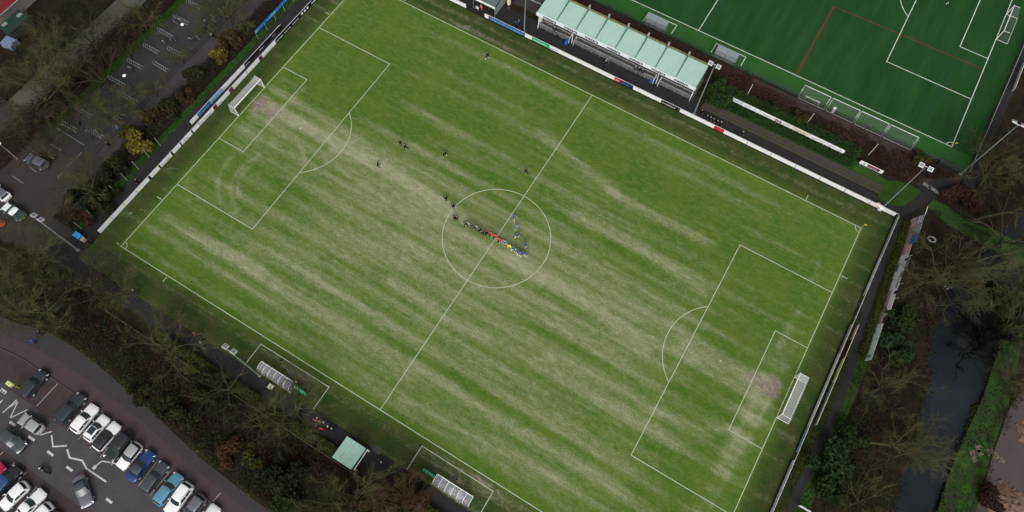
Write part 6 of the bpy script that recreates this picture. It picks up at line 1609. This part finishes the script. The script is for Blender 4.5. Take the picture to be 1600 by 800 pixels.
for i, (lf, n, h) in enumerate((('brown', 9000, 1.2), ('olive', 7000, 1.5), ('red', 4000, .8))):
    undergrowth('%s rough ground beyond the corner between river and synthetic pitch' % ['brown', 'olive', 'reddish'][i], 'shrubbery', (62, 112, 36, 100), n, h, LF[lf], 80 + i, thin=[.25, .4, .5][i], clump=[.35, .4, .3][i], size=(.14, .36),
                mask=lambda x, y: ((x > np.interp(y, [36, 48, 52, 54, 130], [64, 66.5, 67, 67.2, 69])) & ((x < river_left(y) - .4) | (x > river_right(y) + .4))) & (x > np.interp(y, [36, 44, 52], [72, 70, 67])))
for i, (lf, n, h) in enumerate((('olive', 5000, 1.2), ('brown', 4000, .9))):
    undergrowth('%s scrub along the road edge right of the river bank' % ['olive', 'brown'][i], 'shrubbery', (79.5, 92, -20, 45), n, h, LF[lf], 90 + i, thin=[.4, .45][i], clump=.6, mask=lambda x, y: (x > np.interp(y, [-20, 10, 20, 32, 45], [81.6, 81.4, 80.6, 79.2, 83])) & (x < np.interp(y, [-20, 8, 16, 24, 45], [82.8, 83, 83.6, 85.5, 92])))
for i, (lf, n, h) in enumerate((('brown', 9000, .8), ('rust', 4000, 1.2), ('green', 5500, 1.6), ('red', 5000, .8))):
    undergrowth('%s planting between the terrace hedge and the synthetic pitch path' % ['brown', 'rusty', 'green', 'reddish'][i], 'shrubbery', (17, 58, 47, 53), n, h, LF[lf], 100 + i, thin=[.3, .5, .45, .45][i], clump=[.6, .5, .6, .4][i], mask=[lambda x, y: y < 51.5, lambda x, y: y < 51, lambda x, y: (y < 49.6) & (x < 48), lambda x, y: y < 52.5][i])
undergrowth('reddish leaf litter strip behind the main stand', 'shrubbery', (-17, 24, 48.4, 53.2), 9000, .35, LF['red'], 110, thin=.1, clump=.5)
undergrowth('brown brush round the corner lawn', 'shrubbery', (50, 63, 46.2, 52.5), 5000, .8, LF['brown'], 111, thin=.3, clump=.6, mask=lambda x, y: y > np.interp(x, [50, 55, 57, 60, 63], [46.3, 46.6, 48, 49.8, 52]))
# short grass tufts on the verges, so the edges are not ruled lines
undergrowth('grass tufts edging the left path', 'grass', (-61.5, -60.0, -36, 45), 5000, .18, LF['hedge_green'], 120, size=(.1, .22), name='grass_tufts', flat=.8)
undergrowth('grass tufts along the river bank', 'grass', (77.6, 82.6, -20, 32), 1500, .16, LF['olive'], 121, size=(.12, .34), name='grass_tufts', flat=.8, mask=lambda x, y: (x > river_right(y) - .1) & (x < np.interp(y, [-20, 8, 20, 32], [82.4, 82.2, 82.3, 80.5])))
undergrowth('grass tufts between right boards and right path', 'grass', (57.0, 61.6, -30, 38), 9000, .16, LF['olive'], 122, size=(.1, .24), name='grass_tufts', flat=.8, mask=lambda x, y: (x < np.interp(y, [-30, -18, -8, 4, 12, 24, 34, 38], [58.2, 58.4, 58.95, 59.1, 58.6, 57.3, 57.0, 57.0])) | (x > np.interp(y, [-30, -18, -8, 4, 24, 36.5, 38], [59.65, 59.75, 60.35, 60.5, 59.0, 58.1, 58.1])))
undergrowth('grass tufts beside the cycle park', 'grass', (-80, -78.2, -26, 45), 3500, .2, LF['hedge_green'], 123, size=(.1, .24), name='grass_tufts', flat=.8)
undergrowth('scattered fallen leaves on the car park lanes', 'leaves', (-60, 5, -60, -51), 900, .03, LF['gold'], 124, size=(.08, .16), name='fallen_leaves', flat=.1, mask=lambda x, y: y < np.interp(x, [-53, -46, -35, -25, -16, -7, 20], [-51, -50.6, -51.2, -52.6, -53.6, -54, -54]))

# clipped hedges: a woody core under a skin of small leaves
def hedge(label, x0, x1, y0, y1, h, m, seed, dens=70, rough=.12, at=None):
    rg = np.random.default_rng(seed)
    t = thing('hedge', label, 'hedge', ((x0 + x1) / 2, (y0 + y1) / 2, 0) if at is None else (at[0], at[1], 0), 0 if at is None else at[2])
    cx, cy = (x0 + x1) / 2, (y0 + y1) / 2; lx, ly = x1 - x0, y1 - y0
    b = MB(); b.box((0, 0, h / 2 - .08), (lx - .3, ly - .3, h - .16)); b.build('core', LF['dark'], t)
    area = [lx * ly, lx * h, lx * h, ly * h, ly * h]; n = [int(a * dens) for a in area]
    P = []
    def R2(k): return rg.uniform(-.5, .5, k)
    P.append(np.stack([R2(n[0]) * lx, R2(n[0]) * ly, h + rg.normal(0, rough, n[0])], 1))
    for s, k in ((-1, 1), (1, 2)): P.append(np.stack([R2(n[k]) * lx, s * ly / 2 + rg.normal(0, rough, n[k]), rg.uniform(0, h, n[k])], 1))
    for s, k in ((-1, 3), (1, 4)): P.append(np.stack([s * lx / 2 + rg.normal(0, rough, n[k]), R2(n[k]) * ly, rg.uniform(0, h, n[k])], 1))
    P = np.concatenate(P)
    link('foliage', quad_mesh('foliage', quads_from(P, rg.uniform(.10, .26, len(P)), rg, .5), m), t)
hedge('long yellow-green clipped hedge nearest the left end of the near-side path', -36, -23.2, -43.0, -41.8, 1.0, LF['hedge'], 1)
hedge('clipped hedge block behind the upper dugout', -21.6, -16.6, -43.1, -41.8, 1.1, LF['hedge'], 2)
hedge('clipped hedge between the woodland and the spectator group', -9.6, -5.4, -43.3, -41.9, 1.1, LF['hedge'], 3)
hedge('short clipped hedge just left of the mint shelter', -4.6, -1.7, -43.2, -41.9, 1.1, LF['hedge'], 4)
hedge('clipped hedge along the path below the lower dugout', 11.2, 20, -43.0, -41.7, 1.1, LF['hedge'], 5)
hedge('green hedge behind the long white hoarding', 18.6, 46.5, 45.9, 47.7, 1.9, LF['hedge_green'], 6, 60, .25)
hedge('low grassy hedge in front of the long white hoarding', 19.5, 46.5, 44.3, 45.3, .7, LF['hedge_green'], 7, 60, .2)
hedge('yellow-green low hedge in front of the tall hoarding', -.45, .45, -13.5, 13.5, .75, LF['hedge'], 8, 70, .15, at=(59.45, 25.3, .055))
# wire line on posts behind the hedges
t = thing('wire_fence', 'thin wire fence behind the near-side hedges', 'fence', (-18, -43.6, 0))
b = MB(); b.tube([(-46, -43.6, 1.1), (8, -43.6, 1.1)], .03, 4); b.build('wire', mat('old_wire', (.16, .15, .09), .7), t, world=True)
for k in range(19):
    b = MB(); b.tube([(-46 + k * 3, -43.6, 0), (-46 + k * 3, -43.6, 1.15)], .05, 5); b.build('post', M_bark, t, world=True)

# free-growing bushes
def bush_mesh(seed, n=1500, lobes=7):
    rg = np.random.default_rng(seed)
    C_ = np.stack([rg.normal(0, .45, lobes), rg.normal(0, .45, lobes), rg.uniform(.35, .95, lobes)], 1); r = rg.uniform(.28, .6, lobes)
    k = rg.integers(0, lobes, n); d = rg.normal(0, 1, (n, 3)); d /= np.linalg.norm(d, axis=1)[:, None]
    P = C_[k] + d * (r[k] * rg.uniform(.45, 1.05, n) ** .5)[:, None]
    P[:, 2] = np.maximum(P[:, 2], .03)
    return quads_from(P, rg.uniform(.10, .26, n), rg, .6)
BM = [bush_mesh(200 + k) for k in range(4)]
BUSHM = {}
def bush(label, p, r, h, leaf, k=0, group=None):
    t = thing('bush', label, 'bush', p, rnd.uniform(0, 6.28), group)
    key = (k % 4, leaf)
    if key not in BUSHM: BUSHM[key] = quad_mesh('foliage', BM[k % 4], LF[leaf])
    o = link('foliage', BUSHM[key], t); o.scale = (r, r, h)
    b = MB()
    for j in range(5):
        a = j * 1.26; b.tube([(0, 0, 0), (.25 * r * math.cos(a), .25 * r * math.sin(a), .45 * h), (.55 * r * math.cos(a + .3), .55 * r * math.sin(a + .3), .95 * h)], [.05, .035, .015], 4)
    b.build('stems', M_bark3, t)
for i, (p, r, h, lf, lab) in enumerate((
    ((-63.24, -17.69, 0.0), 2.5, 2.6, 'yellow', 'bright yellow-leaved bush beside the cycle park lane'), ((-65.28, -16.77, 0.0), 1.6, 2.2, 'hedge', 'yellow-green bush just above the bright yellow one'),
    ((-63.79, 7.76, 0.0), 2.2, 2.6, 'gold', 'golden bush near the blue banner'), ((-63.46, 4.8, 0.0), 1.5, 2.0, 'yellow', 'small yellow bush below the golden one near the banner'), ((-64.08, -0.74, 0.0), 1.9, 2.0, 'olive', 'olive bush half way along the left shrub belt'),
    ((-63.09, -8.9, 0.0), 1.8, 2.0, 'olive', 'olive bush opposite the left goal'), ((-62.43, -5.89, 0.0), 1.5, 1.8, 'rust', 'rusty bush opposite the left goal'), ((-64.32, -12.55, 0.0), 1.6, 1.9, 'gold', 'dull golden bush between olive and yellow bushes'),
    ((-62.86, -31.26, 0.0), 2.6, 2.8, 'dark', 'dark evergreen bush at the lower end of the left shrub belt'), ((-59.91, -28.9, 0.0), 2.0, 2.2, 'olive', 'olive bush right of the dark evergreen'), ((-62.83, -23.81, 0.0), 2.2, 2.2, 'olive', 'wide olive bush below the bright yellow one'), ((-61.03, -33.44, 0.0), 2.0, 1.4, 'red', 'reddish low bush above the blue litter bin'),
    ((19.14, 45.92, 0.0), 2.0, 3.2, 'hedge_green', 'tall green bush at the right end of the mint stand'), ((21.0, 44.0, 0.0), 1.8, 2.6, 'hedge_green', 'second green bush at the start of the terrace hedge'), ((29.2, 47.23, 0.0), 1.6, 1.8, 'olive', 'olive bush behind the hedge near the practice goals'), ((35.15, 47.97, 0.0), 1.4, 1.6, 'gold', 'yellowish bush behind the white hoarding'),
    ((-6.32, -49.89, 0.0), 3.0, 3.4, 'dark', 'dark evergreen bush in the woodland left of the olive tree'), ((-2.72, -51.76, 0.0), 2.2, 2.2, 'green', 'green bush with pale flecks at the bottom edge'), ((-26.98, -50.43, 0.0), 2.0, 2.0, 'olive', 'large olive bush at the woodland edge by the parked cars'), ((-22.2, -49.77, 0.0), 1.8, 2.0, 'olive', 'olive bush at the woodland edge near the light blue car'),
    ((-15.32, -49.97, 0.0), 2.2, 2.0, 'rust', 'rusty bush in the woodland beyond the light blue car'), ((-12.04, -49.6, 0.0), 1.6, 1.6, 'hedge', 'bright green bush at the end of the woodland edge'), ((-23.24, -44.83, 0.0), 2.4, 2.4, 'olive', 'olive bush in the middle of the near-side woodland'), ((-31.32, -50.8, 0.0), 1.6, 1.6, 'olive', 'small olive bush at the woodland edge above the white cars'),
    ((11.08, -41.98, 0.0), 3.2, 3.6, 'rust', 'rust-coloured bush right of the big olive tree'), ((7.92, -45.41, 0.0), 2.6, 3.0, 'rust', 'rust-coloured bush below the mint shelter'), ((-28.03, -43.03, 0.0), 1.5, 1.5, 'hedge', 'bright yellow-green bush near the wire fence'),
    ((62.35, -5.37, 0.0), 3.0, 2.6, 'ivy', 'ivy-green bush beside the right path'), ((62.36, -0.97, 0.0), 2.2, 2.2, 'green', 'green bush above the ivy one beside the right path'), ((62.14, -9.68, 0.0), 2.4, 2.2, 'green', 'green bush at the lower right beside the path'), ((64.5, 15.97, 0.0), 2.6, 2.0, 'ivy', 'ivy-green bush right of the tall hoarding end'), ((64.24, 21.46, 0.0), 2.2, 1.6, 'green', 'green bush behind the tall hoarding'),
    ((83.34, 1.59, 0.0), 1.9, 1.6, 'red', 'dark purple-red bush beside the bare sand'), ((75.09, 33.09, 0.0), 2.6, 2.4, 'dark', 'dark bush overhanging the top of the river'), ((78.11, 29.8, 0.0), 2.6, 2.0, 'olive', 'olive bush on the far river bank'), ((56.8, 51.48, 0.0), 1.4, 1.6, 'hedge', 'yellow-green bush beside the corner mast head'), ((65.93, 48.48, 0.0), 3.2, 1.6, 'red', 'wide reddish bush beyond the corner path'))):
    bush(lab, (p[0], p[1], 0), r, h, lf, i)

# bare winter trees
def tree_meshes(seed, height, spread, trunk_frac=.3, limbs=8, lean=(0, 0), droop=.0, dense=1.0, thick=1.0):
    r = random.Random(seed)
    T, Cw = MB(), MB()
    def rdir(d, ang):
        ax = Vector((r.gauss(0, 1), r.gauss(0, 1), r.gauss(0, 1))); ax = (ax - d * ax.dot(d)).normalized()
        return (d * math.cos(ang) + ax * math.sin(ang)).normalized()
    def cone(p, q, rad):
        d = (q - p).normalized(); x = d.cross(Vector((0, 0, 1)))
        if x.length < .1: x = d.cross(Vector((1, 0, 0)))
        x.normalize(); y = d.cross(x)
        n = len(Cw.v)
        for k in range(3):
            a = 2.094 * k; w = p + (x * math.cos(a) + y * math.sin(a)) * rad; Cw.v.append((w.x, w.y, w.z))
        Cw.v.append((q.x, q.y, q.z))
        for k in range(3): Cw.f.append((n + k, n + (k + 1) % 3, n + 3)); Cw.m.append(0)
    def grow(p, d, ln, rad, lvl):
        segs_ = 4 if lvl < 2 else (3 if lvl == 2 else 2)
        path, rs = [p.copy()], [rad]
        q = p.copy(); dd = d.copy()
        for i in range(segs_):
            dd = rdir(dd, r.uniform(.05, .28))
            dd = (dd + Vector((0, 0, (.06 if lvl < 3 else -.02) - droop))).normalized()
            q = q + dd * ln / segs_
            path.append(q.copy()); rs.append(rad * (1 - .62 * (i + 1) / segs_))
        if lvl <= 2: T.tube(path, rs, 6 if lvl == 0 else (5 if lvl == 1 else 4), cap=False)
        elif lvl == 3:
            for a, c in zip(path[:-1], path[1:]): cone(a, c + (c - a) * .25, max(.02, rad * .8))
        else:
            cone(path[0], path[-1], max(.012, rad * .8))
            return
        kids = {1: int(5 * dense), 2: int(5 * dense), 3: int(17 * dense)}[lvl]
        for k in range(kids):
            f_ = r.uniform(.22, 1.0); i = min(segs_ - 1, int(f_ * segs_)); fr = f_ * segs_ - i
            bp_ = path[i].lerp(path[i + 1], fr); bd = (path[i + 1] - path[i]).normalized()
            grow(bp_, rdir(bd, r.uniform(.45, .95)), ln * r.uniform(.42, .72), rad * .5, lvl + 1)
    th = height * trunk_frac; top = Vector((lean[0] * .5, lean[1] * .5, th)); r0 = (height * .020 + .06) * thick
    T.tube([(0, 0, -.1), (lean[0] * .15, lean[1] * .15, th * .4), tuple(top)], [r0 * 1.35, r0, r0 * .85], 8)
    for k in range(limbs):
        a = 2 * math.pi * k / limbs + r.uniform(-.35, .35); el = r.uniform(.35, 1.15)
        d = Vector((math.cos(a) * math.cos(el), math.sin(a) * math.cos(el), math.sin(el)))
        d = (d + Vector((lean[0], lean[1], 0)) * .10).normalized()
        ln = (spread * math.cos(el) + (height - th) * math.sin(el)) * r.uniform(.62, .85)
        grow(top - Vector((0, 0, r.uniform(0, th * .25))), d, ln, r0 * .55, 1)
    return T, Cw
TV = []
for i, a in enumerate(((1, 10, 6.5, .30, 8), (2, 9, 5.5, .28, 7), (3, 11, 7.0, .25, 9), (4, 8, 5.0, .35, 7), (5, 10, 5.5, .3, 9, (0, 0), 0, 1.25), (6, 12, 6.0, .22, 6, (1.5, .6)), (7, 9, 6.5, .4, 10, (-.8, 1.2)), (8, 8.5, 5.0, .18, 12, (.5, -1.4), .03))):
    T, Cw = tree_meshes(*a); TV.append((T.v, T.f, Cw.v, Cw.f))
TM = {}
def tree_mats(k, tw, bk):
    key = (k, tw.name, bk.name)
    if key not in TM:
        a = bpy.data.meshes.new('trunk'); a.from_pydata(TV[k][0], [], TV[k][1]); a.materials.append(bk); a.polygons.foreach_set('use_smooth', [True] * len(a.polygons))
        c = bpy.data.meshes.new('crown'); c.from_pydata(TV[k][2], [], TV[k][3]); c.materials.append(tw)
        TM[key] = (a, c)
    return TM[key]
def tree(label, p, sc, k, tw=M_twig, bk=M_bark, rz=None, tilt=(0, 0), group='bare winter trees'):
    t = thing('bare_tree', label, 'tree', (p[0], p[1], 0), 0, group)
    t.rotation_euler = (R_(tilt[0]), R_(tilt[1]), rnd.uniform(0, 6.28) if rz is None else rz)
    t.scale = (sc,) * 3
    a, c = tree_mats(k, tw, bk)
    link('trunk', a, t); link('crown', c, t)
    return t
for p, sc, k, tw, lab in (
    ((65.82, 30.67, 0.0), 1.12, 2, M_twig, 'largest bare tree, spreading over the head of the river'), ((63.92, 8.22, 0.0), .72, 1, M_twig, 'bare tree with pale branches between tall hoarding and river'), ((66.78, -9.52, 0.0), .72, 3, M_twig, 'bare tree at the bottom edge left of the river'),
    ((67.29, 52.48, 0.0), .88, 1, M_twig, 'bare tree below the lamp mast at the right edge'), ((73.43, 42.94, 0.0), .95, 0, M_twig2, 'greyish bare tree at the right edge below the green strip'), ((77.92, 27.6, 0.0), .72, 3, M_twig, 'bare tree on the far river bank at the right edge'), ((76.27, 34.23, 0.0), .8, 1, M_twig, 'bare tree at the right edge level with the river head'), ((70.59, 59.68, 0.0), .9, 2, M_twig2, 'bare tree at the right edge beside the synthetic pitch path'), ((80.66, 19.84, 0.0), .5, 3, M_twig, 'small bare tree on the far bank beside the brown road'),
    ((-52.15, -48.36, 0.0), .8, 0, M_twig, 'bare tree with pale branches beside the grey lane'), ((-32.33, -42.5, 0.0), .82, 1, M_twig, 'bare tree with bright mossy limbs below the near-side path'), ((-51.1, -40.93, 0.0), .8, 2, M_twig2, 'dark bare tree left of the near-side path end'), ((-59.22, -43.83, 0.0), .9, 0, M_twig, 'olive bare tree below the small car park'), ((-44.96, -39.7, 0.0), .72, 3, M_twig, 'bare tree overhanging the near-side path end'), ((-56.34, -48.3, 0.0), .8, 1, M_twig, 'bare tree at the left edge above the grey lane'),
    ((-20.9, -43.32, 0.0), .70, 1, M_twig2, 'bare tree in the woodland below the upper dugout'), ((-9.78, -40.98, 0.0), .78, 0, M_twig, 'olive bare tree overhanging the path by the upper dugout'), ((4.52, -47.27, 0.0), .84, 4, mat('olive_twigs', (.055, .053, .020), .95, c2=(.090, .084, .034), scale=.5), 'dense olive tree below the mint shelter'), ((11.03, -43.76, 0.0), .62, 4, mat('rust_twigs', (.045, .026, .014), .95, c2=(.075, .042, .022), scale=.5), 'rusty-twigged tree at the bottom edge right of the dense olive tree'), ((-35.5, -37.84, 0.0), .5, 3, M_twig, 'small bare tree beside the wire fence'), ((-13.34, -45.06, 0.0), .6, 3, M_twig2, 'small bare tree in the woodland near the clipped hedges'),
    ((-82.53, -12.25, 0.0), .95, 2, M_twig, 'wide olive bare tree beyond the canal'), ((-82.79, -20.01, 0.0), .9, 0, M_twig, 'bare tree beyond the canal at the left edge'), ((-84.08, -5.96, 0.0), .86, 1, M_twig2, 'bare tree beyond the canal near the lavender trailer'), ((-79.69, 2.53, 0.0), .68, 1, M_twig, 'bare tree between canal and grass strip at the top'), ((-70.04, -15.66, 0.0), .66, 4, M_twig, 'pale olive tree standing in the cycle park'), ((-62.71, -29.05, 0.0), .80, 1, M_twig, 'bare tree overhanging the grey car in the small car park'), ((-67.01, 12.18, 0.0), .72, 4, M_twig, 'pale olive tree at the top of the cycle park'), ((-68.78, 0.13, 0.0), .42, 3, M_twig, 'small bare tree by the inner bike racks'),
    ((-80.74, -26.46, 0.0), .7, 3, M_twig2, 'bare tree at the left edge beside the canal'), ((-76.88, -10.62, 0.0), .68, 0, M_twig2, 'bare tree leaning its branches over the canal'), ((-75.26, -20.02, 0.0), .62, 1, M_twig2, 'bare tree in the reddish brush beside the canal'), ((-91.22, -9.52, 0.0), .75, 3, M_twig, 'bare tree right of the dark green shed'), ((-77.51, -4.31, 0.0), .6, 3, M_twig2, 'bare tree in the reddish brush near the canal bend'), ((-73.76, -27.43, 0.0), .62, 0, M_twig2, 'bare tree behind the left street lamp'), ((-68.74, 7.5, 0.0), .4, 3, M_twig, 'small tree among the upper bicycles'), ((-67.67, -8.06, 0.0), .45, 3, M_twig, 'small tree by the middle street lamp')):
    k_ = k if k == 4 else (k + 5 if (len(lab) % 2 and k < 3) else k)
    tree(lab, p, sc, k_, tw)
# leaning trees, each with its own shape
def own_tree(label, p, args, tw, bk, **k):
    T, Cw = tree_meshes(*args, **k)
    t = thing('bare_tree', label, 'tree', (p[0], p[1], 0), 0, 'bare winter trees')
    T.build('trunk', bk, t, True); Cw.build('crown', tw, t)
own_tree('tree with thick mossy trunk leaning towards the river', (64.42, -0.6, 0.0), (21, 8, 5.2, .42, 8), M_twig, M_bark, lean=(6.5, 1.5))
own_tree('tree with fallen-over mossy trunk at the right edge beyond the lawn strip', (68.43, 45.53, 0.0), (22, 8, 5.5, .42, 8), M_twig, M_bark, lean=(8.0, 5.0))
own_tree('black bare tree leaning over the dark river from the far bank', (78.65, 23.6, 0.0), (23, 5.5, 7.0, .22, 7), M_twig3, M_bark3, lean=(-6.0, -1.0), thick=1.9)
# low reeds and brush by the river's edge
undergrowth('dark reeds along the near edge of the river', 'reeds', (66, 76, -30, 34), 2600, .9, LF['dark'], 130, size=(.15, .4), name='reeds', flat=.9, mask=lambda x, y: np.abs(x - river_left(y)) < .7)
undergrowth('dark reeds along the far edge of the river', 'reeds', (76, 82, -30, 34), 2200, .6, LF['dark'], 131, size=(.12, .35), name='reeds', flat=.9, mask=lambda x, y: np.abs(x - river_right(y) + .1) < .35)
undergrowth('dark reeds along the canal banks', 'reeds', (-92, -84, -45, 40), 5200, .6, LF['dark'], 132, size=(.15, .4), name='reeds', flat=.9, mask=lambda x, y: (np.abs(x - CAN_L) < .6 + .5 * hnoise(x, y, .6)) | (np.abs(x - CAN_R) < .6 + .5 * hnoise(x + 5, y, .6)))
